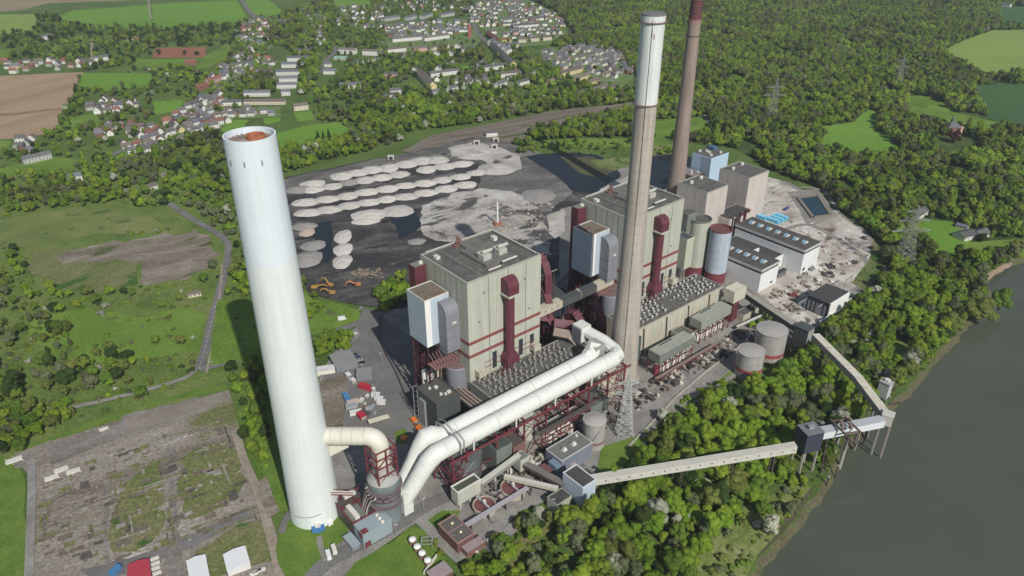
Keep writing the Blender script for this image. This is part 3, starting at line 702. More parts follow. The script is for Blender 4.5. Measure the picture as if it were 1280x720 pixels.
# ---------------- boiler houses
def boiler(u0, name_label, gap):
    t = thing("boiler_house", name_label, "boiler house", W(u0, 0))
    H = 101
    def f(b):
        b.ub(u0, u0 + 61, 0, 51, 0, H)
    part("cladding", CREAM, t, f)
    def f(b):
        b.ub(u0 + 1.2, u0 + 59.8, 1.2, 49.8, H, H + .5)
    part("roof", ROOF, t, f)
    def f(b):
        for (a, c, d, e) in ((0, 61, 0, 1.0), (0, 61, 50, 51), (0, 1.0, 1.0, 50), (60, 61, 1.0, 50)): b.ub(u0 + a, u0 + c, d, e, H, H + 1.1)
    part("parapet", mat("parapet", (.36, .36, .30)), t, f)
    def f(b):
        for a in (16.5, 32.5, 47.5): b.ub(u0 + a, u0 + a + .4, -.12, 0, 24, H)
        pass
        for c in (11, 22.5, 34, 43): b.ub(u0 - .12, u0, c, c + .45, 30, H)
        for c in (5, 16.5, 28): b.ub(u0 - .06, u0, c, c + .15, 30, H)
    part("cladding_seam", CREAMD, t, f)
    def f(b):
        for z in (56, 46): b.ub(u0 - .25, u0 + 61.25, -.25, 51.1, z, z + 2.3)
    part("maroon_band", mat("maroon_band", (.22, .07, .07), .6, .1, .3), t, f)
    for a in (19, 42, 52): part("window_strip", GLASS, t, lambda b: b.ub(u0 + a, u0 + a + 3.5, -.15, .02, 30, 43))
    for a, z in ((8, 70), (50, 64), (12, 90), (46, 88)): part("louvre", CREAMD, t, lambda b: b.ub(u0 + a, u0 + a + 1.6, -.1, .02, z, z + 1.4))
    for c, z in ((15, 40), (28, 40), (38, 66)): part("louvre", CREAMD, t, lambda b: b.ub(u0 - .1, u0 + .02, c, c + 2.4, z, z + 2))
    # roof plant
    def f(b):
        b.ub(u0 + 22, u0 + 46, 8, 36, H + .5, H + 2.4)
        b.ub(u0 + 12, u0 + 14, 3, 47, H + .5, H + 1.2)
        b.ub(u0 + 28, u0 + 42, 38, 47, H + .5, H + 2.0)
    part("raised_roof", mat("raised_roof", (.15, .145, .13), .9, .25, .2), t, f)
    for (a, c) in ((24, 14), (37, 14)):
        def f(b, a=a, c=c):
            b.ub(u0 + a, u0 + a + 6.5, c, c + 6, H + 2.4, H + 6); b.tube([W(u0 + a + 1, c + 3, H + 7.2), W(u0 + a + 9, c + 3, H + 7.2)], 1.2, 10)
            b.tube([W(u0 + a + 1, c + 8, H + 4.4), W(u0 + a + 8, c + 8, H + 4.4)], 1.3, 10)
        part("air_handling_unit", mat("roof_unit", (.42, .42, .37), .6, .15, .5), t, f, True)
    for a, c, q in ((4, 38, 2.6), (50, 36, 3.2)): part("vent_box", OFFW, t, lambda b: b.ub(u0 + a, u0 + a + 3, c, c + 4, H + .5, H + q))
    def f(b):
        b.beam(W(u0 + 32, 5, H + 3.4), W(u0 + 44, 5, H + 3.4), .9); b.beam(W(u0 + 20, 4, H + 1.6), W(u0 + 30, 4, H + 1.6), .8)
        b.beam(W(u0 + 34, 24, H + 3.5), W(u0 + 47, 24, H + 3.5), .8); b.beam(W(u0 + 3, 49, H + 2.4), W(u0 + 58, 49, H + 2.4), .5)
        b.beam(W(u0 + 58.5, 3, H + 2.2), W(u0 + 58.5, 49, H + 2.2), .5)
    part("roof_pipe", OFFW, t, f)
    def f(b):
        for k in range(4): b.beam(W(u0 + 26 + k * 1.3, 46 + (k % 2), H), W(u0 + 26.5 + k, 46, H + 8 - k), .6)
        b.ub(u0 + 24, u0 + 31, 45, 49, H + .5, H + 1.5)
    part("blow_off_stack", mat("rusty_maroon", (.20, .09, .075), .7, .2, .5), t, f)
    # maroon coal dust riser on the front
    def f(b):
        b.tube([W(u0 + 30.5, -4.2, 42), W(u0 + 30.5, -4.2, 88)], 3.1, 20)
    part("riser_duct", MAROON, t, f, True)
    def f(b):
        P = [(-0.2, 86), (-0.2, 96.5), (-3, 97.5), (-6.5, 96), (-8.2, 92.5), (-8.2, 86)]
        n = len(P); i = len(b.v)
        for a in (26.5, 35):
            for (v_, z_) in P: b.v.append(tuple(W(u0 + a, v_, z_)))
        for k in range(n): b.f.append((i + k, i + (k + 1) % n, i + n + (k + 1) % n, i + n + k)); b.m.append(0)
        b.f.append(tuple(range(i, i + n))[::-1]); b.m.append(0); b.f.append(tuple(range(i + n, i + 2 * n))); b.m.append(0)
    part("riser_hood", MAROON, t, f)
    part("hood_platform", CREAM, t, lambda b: b.ub(u0 + 25.9, u0 + 35.7, -9, -.2, 84.8, 86))
    def f(b):
        P = [W(u0 + 25.5, -8), W(u0 + 36, -8), W(u0 + 36, -.3), W(u0 + 25.5, -.3)]; Q = [W(u0 + 28, -7), W(u0 + 33, -7), W(u0 + 33, -1.2), W(u0 + 28, -1.2)]
        b.hexa([(p.x, p.y, 33) for p in P], [(p.x, p.y, 37) for p in P]); b.hexa([(p.x, p.y, 37) for p in P], [(p.x, p.y, 42) for p in Q])
    part("riser_hopper", MAROON, t, f)
    for a in (4, 52):
        def f(b, a=a):
            b.ub(u0 + a, u0 + a + 6, -5, -.2, 31, 35.5)
            for q in (a + .4, a + 5.4): b.ub(u0 + q - .3, u0 + q + .3, -4.8, -4.2, 24, 31)
        part("platform_hut", BEIGE, t, f)
    def f(b):
        for q in range(6): b.beam(W(u0 + 18 + q * 2, -6 - (q % 2) * 2, 28), W(u0 + 26 + q * 1.6, -7, 36), .35)
        for z in (36, 40): b.beam(W(u0 + 12, -3, z), W(u0 + 54, -3, z), .3)
    part("platform_steel", RED, t, f)
    # stair tower at the far left corner
    t2 = thing("stair_tower", "maroon stair tower rising at the far corner of the %s boiler house" % gap, "stair tower", W(u0 - 5, 50))
    part("shaft", MAROON, t2, lambda b: b.ub(u0 - 9, u0 - .4, 44.5, 51.8, 0, 97.5))
    part("roof", mat("stair_roof", (.20, .19, .16)), t2, lambda b: b.ub(u0 - 8.5, u0 - .9, 45, 51.3, 97.5, 97.9))
    part("roof_box", OFFW, t2, lambda b: b.ub(u0 - 4, u0 - 1.6, 46, 48, 97.9, 99.6))
    return t
boiler(0, "big cream boiler house nearest the white chimney, its maroon bands and riser fully visible", "left")
boiler(147.5, "big cream boiler house partly hidden by the concrete chimney", "right")

# ---------------- catalyst boxes (annexes) with curved grey hoods
def annex(u0, where):
    zt = 88; zb = 54
    t = thing("reactor_housing", "pale blue elevated box beside the %s boiler house, on maroon legs" % where, "reactor housing", W(u0, 18))
    part("cladding", PBLUE, t, lambda b: b.ub(u0, u0 + 18.5, 18, 38, zb, zt))
    part("roof", BROWNR, t, lambda b: b.ub(u0 + .7, u0 + 17.8, 18.7, 37.3, zt, zt + .35))
    def f(b):
        for (a, c, d, e) in ((0, 18.5, 18, 18.5), (0, 18.5, 37.5, 38), (0, .5, 18.5, 37.5), (18, 18.5, 18.5, 37.5)): b.ub(u0 + a, u0 + c, d, e, zt, zt + .8)
    part("roof_edge", OFFW, t, f)
    part("sunlit_corner_strip", WHITEW, t, lambda b: b.ub(u0 - .05, u0 + 4.2, 17.85, 18, zb, zt))  # white strip paints the sunlit look onto the front corner of the cladding
    def f(b):
        for k in range(7): b.ub(u0 + 3 + (k * 5.3) % 13, u0 + 3.9 + (k * 5.3) % 13, 21 + (k * 7.1) % 14, 21.9 + (k * 7.1) % 14, zt + .35, zt + 1.0)
    part("roof_vent", mat("rust_vent", (.2, .07, .05)), t, f)
    def f(b):
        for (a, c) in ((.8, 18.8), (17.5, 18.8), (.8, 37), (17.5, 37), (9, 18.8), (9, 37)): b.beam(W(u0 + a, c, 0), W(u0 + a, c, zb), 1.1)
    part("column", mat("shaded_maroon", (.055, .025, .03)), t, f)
    def f(b):
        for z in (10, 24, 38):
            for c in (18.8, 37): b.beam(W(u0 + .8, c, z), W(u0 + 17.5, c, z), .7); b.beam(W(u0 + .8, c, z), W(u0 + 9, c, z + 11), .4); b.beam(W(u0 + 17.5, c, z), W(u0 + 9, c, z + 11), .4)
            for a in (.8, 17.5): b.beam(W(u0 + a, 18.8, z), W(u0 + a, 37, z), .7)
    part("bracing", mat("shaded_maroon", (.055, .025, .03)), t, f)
    def f(b):
        for z in (42,):
            b.ub(u0 - 1, u0 + 19, 8, 17.5, z, z + .3)
        for k in range(8): b.beam(W(u0 + 2 + k * 2.4, 9, 40), W(u0 + k * 2.4, 16.5, 50), .35); b.beam(W(u0 + k * 2.4, 8, 43), W(u0 + k * 2.4 + 3, 8, 47), .3)
    part("walkway", mat("dusty_red_steel", (.24, .13, .12), .7, .2, .5), t, f)
    t2 = thing("flue_hood", "grey curved flue hood joined to the pale blue box of the %s boiler house" % where, "flue hood", W(u0 + 6, 8))
    def f(b):
        P = [(17.85, 48), (17.85, 85), (15.5, 85)] + [(15.5 - 6.5 * sin(a * pi / 12), 77 + 8 * cos(a * pi / 12)) for a in range(1, 7)] + [(9, 50), (11, 48)]
        n = len(P); i = len(b.v)
        for a in (9.5, 19.8):
            for (v_, z_) in P: b.v.append(tuple(W(u0 + a, v_, z_)))
        for k in range(n): b.f.append((i + k, i + (k + 1) % n, i + n + (k + 1) % n, i + n + k)); b.m.append(0)
        b.f.append(tuple(range(i, i + n))[::-1]); b.m.append(0); b.f.append(tuple(range(i + n, i + 2 * n))); b.m.append(0)
    part("hood", GREYC, t2, f)
    part("stiffener", mat("grey_rib", (.15, .16, .17)), t2, lambda b: [b.ub(u0 + 9.3, u0 + 20, 8.8, 17.8, z, z + .4) for z in (52, 60, 68)] and None)
    part("sign_panel", OFFW, t2, lambda b: b.ub(u0 + 14, u0 + 17, 8.7, 8.95, 70.6, 72.0))
    t3 = thing("hopper", "grey round hopper below the curved hood of the %s boiler house" % where, "hopper", W(u0 + 16, 10))
    c = W(u0 + 18.5, 12.5)
    part("drum", GREYC, t3, lambda b: b.lathe((c.x, c.y), [(6.0, 10), (7.6, 18), (7.6, 36), (7.0, 36.6)], 28), True)
    part("drum_top", mat("drum_top", (.20, .13, .12)), t3, lambda b: b.lathe((c.x, c.y), [(6.9, 36.6), (6.9, 37)], 24))
    part("leg", MAROON, t3, lambda b: [b.beam((c.x + 6 * cos(a), c.y + 6 * sin(a), 0), (c.x + 6 * cos(a), c.y + 6 * sin(a), 14), .7) for a in (.5, 2.1, 3.7, 5.2)] and None)
annex(-20, "left")
annex(127.5, "right")

# three cream silos between
def silo(u, v, r, h, label, m_, grp=None):
    c = W(u, v)
    t = thing("silo", label, "silo", c, grp)
    part("barrel", m_, t, lambda b: b.lathe((c.x, c.y), [(r, 0), (r, h), (r * .8, h + r * .35)], 24), True)
    part("roof_rail", STEEL, t, lambda b: b.lathe((c.x, c.y), [(r * .98, h + .9), (r * 1.02, h + .9), (r * 1.02, h + 1.1), (r * .98, h + 1.1)], 20))
    part("filter", OFFW, t, lambda b: b.box((c.x, c.y, h + r * .35), (1.2, 1.2, 1.8), AZ))
    return t
silo(-17.5, 27, 2.2, 29, "pale thin silo behind the dark grey building, left of its trio", OFFW, "silos behind the dark grey building")
silo(-12.8, 27, 2.0, 30, "slim cream silo, middle of the trio behind the dark grey building", BEIGE, "silos behind the dark grey building")
silo(-5.8, 27, 3.5, 30.5, "fattest cream silo of the trio behind the dark grey building", mat("cream_silo", (.62, .58, .42), .55, .08, .2, streak=.15), "silos behind the dark grey building")
# dark grey building
t = thing("process_building", "dark grey box building beside the road at the left end of the white ducts", "building", W(-29.5, -3))
part("wall", DGREY, t, lambda b: b.ub(-29.5, -11, -3.4, 20, 0, 25))
part("roof", mat("dark_gravel_roof", (.085, .083, .072), .9, .2, .3), t, lambda b: b.ub(-28.9, -11.6, -2.8, 19.4, 25, 25.3))
part("parapet", DGREY, t, lambda b: [b.ub(*q) for q in ((-29.6, -10.9, -3.5, -2.9, 25, 26), (-29.6, -10.9, 19.5, 20.1, 25, 26), (-29.6, -29, -2.9, 19.5, 25, 26), (-11.5, -10.9, -2.9, 19.5, 25, 26))] and None)
part("louvre_panel", mat("louvre", (.24, .25, .235)), t, lambda b: b.ub(-31.2, -29.6, 9, 15, 1, 21))
for k, (a, c, s) in enumerate(((-24, 13, 1.6), (-20.5, 11, 2.4), (-22, 3, 1.8), (-17, 1.5, 2.6), (-19.4, 1.4, 1.6))):
    part("roof_vent", OFFW, t, lambda b, a=a, c=c, s=s: b.ub(a, a + s, c, c + s * .8, 25.3, 26.7))
part("stair_frame", STEEL, t, lambda b: [b.beam(W(-32, 20, z), W(-32, 15, z + 3), .3) for z in range(0, 26, 4)] and [b.beam(W(-32, q, 0), W(-32, q, 28), .35) for q in (15, 20)] and [b.beam(W(-32, 20, 27.5), W(-29, 20, 27.5), .3)] and None)
# pipe bridge between dark building and turbine hall
t = thing("pipe_bridge", "bundle of brownish pipes running between the dark grey building and the left turbine hall", "pipe bridge", W(-6, -5))
for k in range(5):
    part("pipe", PIPEB if k % 2 else mat("pinkish_pipe", (.32, .25, .22)), t, lambda b, k=k: b.tube([W(-9 + k * 1.7, 20 - k, 20 + (k % 3) * 1.2), W(-9 + k * 1.7, -24, 20 + (k % 3) * 1.2)], .75 + .2 * (k % 2), 8), True)
part("support", RED, t, lambda b: [b.beam(W(-9, q, 0), W(-9, q, 20), .5) or b.beam(W(-2, q, 0), W(-2, q, 20), .5) or b.beam(W(-9, q, 19), W(-2, q, 19), .6) for q in (-22, -10, 2, 14)] and None)
part("tray", STEEL, t, lambda b: b.ub(-9.4, -1.6, -24, 18, 18.3, 18.6))

# ---------------- turbine halls with rows of roof vents
def ghall(u0, u1, v0, v1, H, label, wallm, vent_rows, bright):
    t = thing("turbine_hall", label, "turbine hall", W(u0, v0))
    part("wall", wallm, t, lambda b: b.ub(u0, u1, v0, v1, 0, H))
    part("roof", ROOF, t, lambda b: b.ub(u0 + .6, u1 - .6, v0 + .6, v1 - .6, H, H + .3))
    part("roof_edge", mat("hall_edge", (.30, .30, .26)), t, lambda b: [b.ub(*q) for q in ((u0, u1, v0, v0 + .6, H, H + .7), (u0, u1, v1 - .6, v1, H, H + .7), (u0, u0 + .6, v0 + .6, v1 - .6, H, H + .7), (u1 - .6, u1, v0 + .6, v1 - .6, H, H + .7))] and None)
    vm = mat("roof_cowl_bright", (.48, .48, .44), .5, .1, .5) if bright else mat("roof_cowl", (.27, .265, .235), .6, .25, .4)
    proto = None; r = random.Random(int(u0) + 5); n = 0
    nu, nv = vent_rows
    for i in range(nu):
        for j in range(nv):
            if n >= 98: break
            if .36 < i / nu < .56 and (j < nv * .55) and r.random() < .75: continue
            if r.random() < .08: continue
            uu = u0 + 3 + (u1 - u0 - 6) * (i + .25 + .3 * (j % 2)) / nu + r.uniform(-.3, .3); vv = v0 + 2.5 + (v1 - v0 - 5) * (j + .5) / nv
            h = r.choice((1.5, 1.9, 2.3)); rr = r.choice((.75, .9, 1.0)) * (1.05 if bright else 1.0)
            def f(b, uu=uu, vv=vv, h=h, rr=rr):
                p = W(uu, vv); b.lathe((p.x, p.y), [(rr * .7, H + .3), (rr * .7, H + .3 + h * .5), (rr, H + .3 + h * .55), (rr, H + .3 + h * .9), (rr * .6, H + .3 + h)], 8)
            part("roof_cowl", vm, t, f, True); n += 1
    def f(b):
        r = random.Random(3)
        for k in range(46):
            a = r.uniform(u0 + 3, u1 - 4); c = r.uniform(v0 + 1.5, v1 - 2)
            b.ub(a, a + r.uniform(.5, 2.5), c, c + r.uniform(.4, 1.0), H + .3, H + r.uniform(.7, 1.3))
    part("roof_duct", mat("roof_duct", (.21, .205, .18), .8, .2, .4), t, f)
    return t
ghall(-1, 81, -27, -1, 28, "turbine hall with a grey roof studded with small dull cowls, behind the white ducts", GREEN, (17, 7), False)
th2 = ghall(128, 234, -29, -1, 28, "turbine hall with a grey roof studded with bright cowls, beyond the concrete chimney", BEIGE, (20, 6), True)
part("roof_hatch", PBLUE, th2.parent or th2, lambda b: b.ub(140, 143, -9, -5, 28.3, 30))
def f(b):
    for k in range(9): b.ub(150 + k * 9.4, 153.5 + k * 9.4, -29.3, -29, 14 + (k % 2) * 2, 24)
part("facade_panel", CREAM, th2, f)
for k in range(4): part("downpipe", STEELD, th2, lambda b: b.beam(W(140 + k * 26, -29.6, 1), W(138 + k * 26, -29.6, 27), .8))


# ---------------- white flue gas ducts on a red trestle
DZ = 36.0
t = thing("flue_duct", "front white flue gas duct of the long pair, on the red trestle", "duct", W(15, -50))
part("straight", WPIPE, t, lambda b: b.tube([W(-57, -50, DZ), W(84, -50, DZ)], 5.3, 28), True)
part("down_leg", WPIPE, t, lambda b: b.tube([W(-56.5, -50, DZ), W(-62, -49.6, DZ - .6), W(-66.5, -49, DZ - 3.5), W(-70, -48.5, DZ - 8), W(-77, -47, 18), W(-82.5, -46, 11)], [5.3, 5.4, 5.5, 5.2, 5.0, 4.8], 22), True)
part("outlet_box", WPIPE, t, lambda b: b.ub(-85.5, -79.5, -50.5, -40, 3, 18))
part("end_bend", WPIPE, t, lambda b: b.tube([W(83.5, -50, DZ), W(87.5, -48.5, DZ), W(90, -44, DZ), W(89.5, -34, DZ + 3), W(87, -19, DZ + 5)], [5.2, 5.2, 5.0, 4.6, 4.2], 10))
DBAND = mat("duct_band", (.52, .53, .47))
part("flange", DBAND, t, lambda b: [b.tube([W(u, -50, DZ), W(u + .5, -50, DZ)], 5.45, 28) for u in (-48, -20, 12, 44, 72)] and None)
t = thing("flue_duct", "rear white flue gas duct of the long pair, nearer the turbine hall", "duct", W(15, -39))
part("straight", WPIPE, t, lambda b: b.tube([W(-52, -38.9, DZ), W(72, -38.9, DZ)], 5.1, 28), True)
part("down_leg", WPIPE, t, lambda b: b.tube([W(-51.5, -38.9, DZ), W(-56, -37.8, DZ + 2), W(-60, -36.5, DZ + 1.5), W(-63.5, -36, DZ - 3), W(-70, -36.5, 24), W(-79, -38, 13)], [5.1, 5.6, 5.6, 4.9, 4.4, 4.6], 14), True)
part("end_box", mat("grey_duct_box", (.30, .32, .30), .6, .1, .3), t, lambda b: b.ub(73, 82, -42.5, -32.5, 30.5, 44.5))
part("elbow", WPIPE, t, lambda b: b.tube([W(68, -38.9, DZ), W(74.5, -38, DZ + 3), W(77.5, -37, 45)], [5.2, 5.4, 4.6], 8))
part("flange", DBAND, t, lambda b: [b.tube([W(u, -38.9, DZ), W(u + .5, -38.9, DZ)], 5.3, 28) for u in (-42, -14, 18, 50)] and None)
t = thing("flue_duct", "short white faceted duct piece rising beside the concrete chimney", "duct", W(84, -14))
part("box", WPIPE, t, lambda b: b.ub(81, 90, -21, -12, 32, 46))
part("grille", mat("duct_grille", (.14, .16, .18)), t, lambda b: b.ub(80.7, 81, -20.3, -13, 33, 44.5))
t = thing("duct_walkway", "grey walkway looped over both white ducts near their left bend", "walkway", W(-50, -45))
part("loop", STEEL, t, lambda b: b.tube([W(-49, -56, 32), W(-49, -56.3, 40), W(-49, -51, 42.2), W(-49, -45, 40.5), W(-49, -39, 42.2), W(-49, -32, 40), W(-49, -31.5, 32)], .5, 6))
part("railing", STEEL, t, lambda b: b.tube([W(-46.6, -56, 32), W(-46.6, -56.6, 41), W(-46.6, -51, 43.4), W(-46.6, -45, 41.6), W(-46.6, -38, 43.4), W(-46.6, -31, 41)], .25, 6))
part("stair", STEEL, t, lambda b: [b.beam(W(-49, -31 + q * .9, 36 - q * 2.2), W(-46.5, -31 + q * .9, 36 - q * 2.2), .3, .9) for q in range(8)] and None)
t = thing("duct_trestle", "long red steel trestle carrying the two white ducts", "trestle", W(15, -45))
cols = [-54, -44, -22, 0, 18, 37, 56, 74, 90]
for u in cols:
    def f(b, u=u):
        for v in (-54.5, -34.5): b.beam(W(u, v, 0), W(u, v, 29.5), 1.0)
        b.beam(W(u, -55.5, 29.8), W(u, -33.5, 29.8), 1.0)
        b.beam(W(u, -54.5, 15), W(u, -34.5, 15), .7)
        for (z0, z1) in ((2, 15), (15, 29)): b.beam(W(u, -54.5, z0), W(u, -34.5, z1), .45); b.beam(W(u, -34.5, z0), W(u, -54.5, z1), .45)
    part("portal", RED, t, f)
def f(b):
    for v in (-56, -33):
        b.beam(W(-57, v, 29), W(94, v, 29), .9, 1.2)
part("girder", RED, t, f)
def f(b):
    for i in range(len(cols) - 1):
        if i in (0, 3, 5, 7):
            for (z0, z1) in ((0, 14), (14, 28)): b.beam(W(cols[i], -54.5, z0), W(cols[i + 1], -54.5, z1), .4); b.beam(W(cols[i + 1], -54.5, z0), W(cols[i], -54.5, z1), .4)
        if i in (0, 1, 6, 7): b.beam(W(cols[i], -54.5, 14), W(cols[i + 1], -54.5, 14), .5)
    for k in range(14):
        u = -53 + k * .7; b.beam(W(u, -55.5, 2 + k * 1.7), W(u + (-1) ** k * 4, -50, 7 + k * 1.3), .35)
part("cross_brace", RED, t, f)
def f(b):
    for u in (-40, -8, 24, 56): b.beam(W(u, -56.2, 30), W(u, -56.2, 36), .7)
part("white_stub", WHITEW, t, f)
# red pipe racks in front of the trestle
t = thing("pipe_rack", "maroon pipe rack frame with platforms below the front white duct", "pipe rack", W(40, -60))
def f(b):
    for u in (12, 25, 38, 51):
        for v in (-61, -57.5): b.beam(W(u, v, 0), W(u, v, 17), .55)
        b.beam(W(u, -61, 17), W(u, -57.5, 17), .5); b.beam(W(u, -61, 9), W(u, -57.5, 9), .4)
part("frame", RED, t, f)
def f(b):
    for z in (9, 17):
        for v in (-61, -57.5): b.beam(W(12, v, z), W(51, v, z), .5)
    for k in range(3): b.beam(W(12 + 13 * k, -61, 9 if k % 2 else 17), W(25 + 13 * k, -61, 17 if k % 2 else 9), .35)
part("girder", RED, t, f)
part("pipe", STEELD, t, lambda b: [b.tube([W(10, -60.5 + q * .9, 17.6), W(53, -60.5 + q * .9, 17.6)], .3, 6) for q in range(4)] and None)

# things below the ducts
def bx(name, label, cat, u0, u1, v0, v1, z0, z1, wm, rm=None, group=None, extra=None, legs=None):
    t = thing(name, label, cat, W((u0 + u1) / 2, (v0 + v1) / 2), group)
    part("wall", wm, t, lambda b: b.ub(u0, u1, v0, v1, z0, z1))
    if rm: part("roof", rm, t, lambda b: b.ub(u0 + .3, u1 - .3, v0 + .3, v1 - .3, z1, z1 + .25)); part("roof_edge", wm, t, lambda b: [b.ub(*q) for q in ((u0, u1, v0, v0 + .3, z1, z1 + .6), (u0, u1, v1 - .3, v1, z1, z1 + .6), (u0, u0 + .3, v0 + .3, v1 - .3, z1, z1 + .6), (u1 - .3, u1, v0 + .3, v1 - .3, z1, z1 + .6))] and None)
    if legs: part("leg", legs, t, lambda b: [b.beam(W(u, v, 0), W(u, v, z0), .6) for u in (u0 + .5, (u0 + u1) / 2, u1 - .5) for v in (v0 + .5, v1 - .5)] and None)
    if extra: extra(t)
    return t
def drum(name, label, cat, u, v, r, h, wm, rm, bands=(), group=None, z0=0, cone=.0, ladder=True):
    c = W(u, v); t = thing(name, label, cat, c, group)
    part("shell", wm, t, lambda b: b.lathe((c.x, c.y), [(r, z0), (r, z0 + h)], 40, cap=(True, False)), True)
    part("roof", rm, t, lambda b: b.lathe((c.x, c.y), [(r + .08, z0 + h), (r * .7, z0 + h + cone * .55), (.4, z0 + h + cone)], 40), True)
    part("rim", wm, t, lambda b: b.lathe((c.x, c.y), [(r + .1, z0 + h - .3), (r + .35, z0 + h - .3), (r + .35, z0 + h + .2), (r + .1, z0 + h + .2)], 40))
    for (za, zb, mm) in bands: part("painted_band", mm, t, lambda b: b.lathe((c.x, c.y), [(r + .05, z0 + za), (r + .05, z0 + zb)], 40, cap=(False, False)), True)
    if ladder: part("ladder", STEEL, t, lambda b: b.tube([(c.x + (r + .5) * cos(a_), c.y + (r + .5) * sin(a_), z0 + h * k_ / 10) for k_, a_ in [(k, -2.4 + k * .14) for k in range(11)]], .28, 5))
    return t
drum("storage_tank", "large dark grey drum with faded red bands under the left part of the ducts", "tank", -40, -46, 10.5, 22, mat("drum_dark", (.12, .135, .13), .6, .2, .2, streak=.3), DGREY, [(4, 5, MAROON), (9, 10, MAROON), (14, 14.8, MAROON)])
bx("equipment_block", "dark box with a sloping grey top under the ducts beside the dark drum", "building", -24, -12, -57, -40, 0, 20, GREEN, DGREY)
bx("equipment_block", "cream panelled bunker under the middle of the ducts", "building", 2, 14, -47, -37, 0, 24, CREAM, GREEN)
bx("equipment_block", "rust-red plant room under the ducts near its middle", "building", -10, 0, -56, -44, 0, 14, mat("rust_room", (.20, .11, .10), .7, .3, .3), STEELD)
bx("equipment_block", "long low white-panelled unit under the ducts, right of the cream bunker", "building", 16, 52, -56, -46, 0, 9, OFFW, GREEN)
bx("equipment_block", "grey-green block under the right end of the white ducts", "building", 54, 72, -58, -44, 0, 13, GREEN, ROOF)
bx("equipment_block", "beige concrete wall block below the right trestle portals", "building", 72, 90, -47, -36, 0, 24, BEIGE, ROOF)
for k, (u, v, h, mm) in enumerate(((19, -57.6, 7, OFFW), (23.5, -57.8, 8, OFFW), (30, -57.6, 6, BEIGE), (38, -57.9, 8, OFFW), (46, -57.6, 6, PBLUE))):
    c = W(u, v); t = thing("vessel", ["first upright pale vessel left of the pipe rack", "upright pale vessel with rounded top, second inside the pipe rack", "short beige vessel in the middle of the pipe rack", "upright white vessel right of the beige one in the pipe rack", "pale blue vessel at the right of the pipe rack"][k], "vessel", c, "vessels in the pipe rack")
    part("shell", mm, t, lambda b: b.lathe((c.x, c.y), [(.3, .4), (1.5, 1), (1.5, h), (1.2, h + .8), (.3, h + 1.2)], 14), True)
    part("leg", STEELD, t, lambda b: [b.beam((c.x + 1.2 * cos(a), c.y + 1.2 * sin(a), 0), (c.x + 1.2 * cos(a), c.y + 1.2 * sin(a), 2), .25) for a in (0, 2.1, 4.2)] and None)
# absorber
ca = W(-91.5, -41)
t = thing("absorber_tower", "grey round absorber tower under the cream elbow duct and red steel cage", "absorber tower", ca)
part("shell", mat("absorber_grey", (.19, .225, .235), .5, .12, .15, streak=.12), t, lambda b: b.lathe((ca.x, ca.y), [(8.6, 0), (8.6, 24), (9.0, 24.5), (9.0, 30)], 44, cap=(True, False)), True)
part("cone", mat("absorber_cone", (.34, .34, .32), .5, .1, .2), t, lambda b: b.lathe((ca.x, ca.y), [(9.0, 30), (8.4, 31.5), (5.2, 36), (4.9, 40)], 40), True)
def f(b):
    for z in (14, 24):
        b.lathe((ca.x, ca.y), [(9.05, z), (10.2, z), (10.2, z + .25), (9.05, z + .25)], 40)
        b.lathe((ca.x, ca.y), [(10.1, z + 1.1), (10.2, z + 1.1), (10.2, z + 1.22), (10.1, z + 1.22)], 40)
    for k in range(26):
        a = 2 * pi * k / 26
        for z in (14, 24): b.beam((ca.x + 10.15 * cos(a), ca.y + 10.15 * sin(a), z), (ca.x + 10.15 * cos(a), ca.y + 10.15 * sin(a), z + 1.2), .1)
part("gallery", mat("pink_grey_steel", (.16, .12, .125)), t, f)
for k in range(5):
    def f(b, k=k):
        a = -2.75 + k * .2; r = 10.2; z = 26 - k * .8
        b.tube([(ca.x + 8.6 * cos(a), ca.y + 8.6 * sin(a), z), (ca.x + r * cos(a), ca.y + r * sin(a), z - 1), (ca.x + r * cos(a - .35), ca.y + r * sin(a - .35), z - 4), (ca.x + (r + 2) * cos(a - .45), ca.y + (r + 2) * sin(a - .45), 14), (ca.x + (r + 3.5) * cos(a - .4), ca.y + (r + 3.5) * sin(a - .4), 10)], .5, 8)
    part("recirculation_pipe", PIPEB if k % 2 else mat("light_pipe", (.30, .30, .29), .5, .1, .5), t, f, True)
def f(b):
    for k in range(9):
        a = -2.9 + k * .23; b.beam((ca.x + 9.2 * cos(a), ca.y + 9.2 * sin(a), 20 + (k % 3) * 2), (ca.x + 9.4 * cos(a + .3), ca.y + 9.4 * sin(a + .3), 23 - (k % 2) * 4), .35)
    for z in (18, 21): b.lathe((ca.x, ca.y), [(8.7, z), (9.0, z), (9.0, z + .3), (8.7, z + .3)], 32)
part("pipework", MAROON, t, f)
t = thing("steel_cage", "red steel cage around the cream elbow on top of the absorber tower", "steel cage", ca)
FU = (-97.5, -91.5, -85.5); FV = (-47, -35)
def f(b):
    for u in FU:
        for v in FV: b.beam(W(u, v, 31), W(u, v, 53), .75)
    for z in (36, 42, 48, 53):
        for v in FV: b.beam(W(FU[0], v, z), W(FU[2], v, z), .6)
        for u in (FU[0], FU[2]): b.beam(W(u, FV[0], z), W(u, FV[1], z), .6)
part("frame", RED, t, f)
def f(b):
    for z in (31, 42):
        for (p, q) in (((FU[0], FV[0]), (FU[1], FV[0])), ((FU[2], FV[0]), (FU[1], FV[0])), ((FU[0], FV[0]), (FU[0], -41)), ((FU[2], FV[0]), (FU[2], -41))): b.beam(W(*p, z), W(*q, z + 5.5), .4)
part("brace", RED, t, f)
t = thing("flue_duct", "cream duct running from the white chimney to the absorber top, ending in an elbow", "duct", W(-105, -32, 58))
p0 = G(412, 545, 56); pe = Vector((ca.x, ca.y, vz(-91.5, -41, 545)))
dd = (pe - p0).normalized()
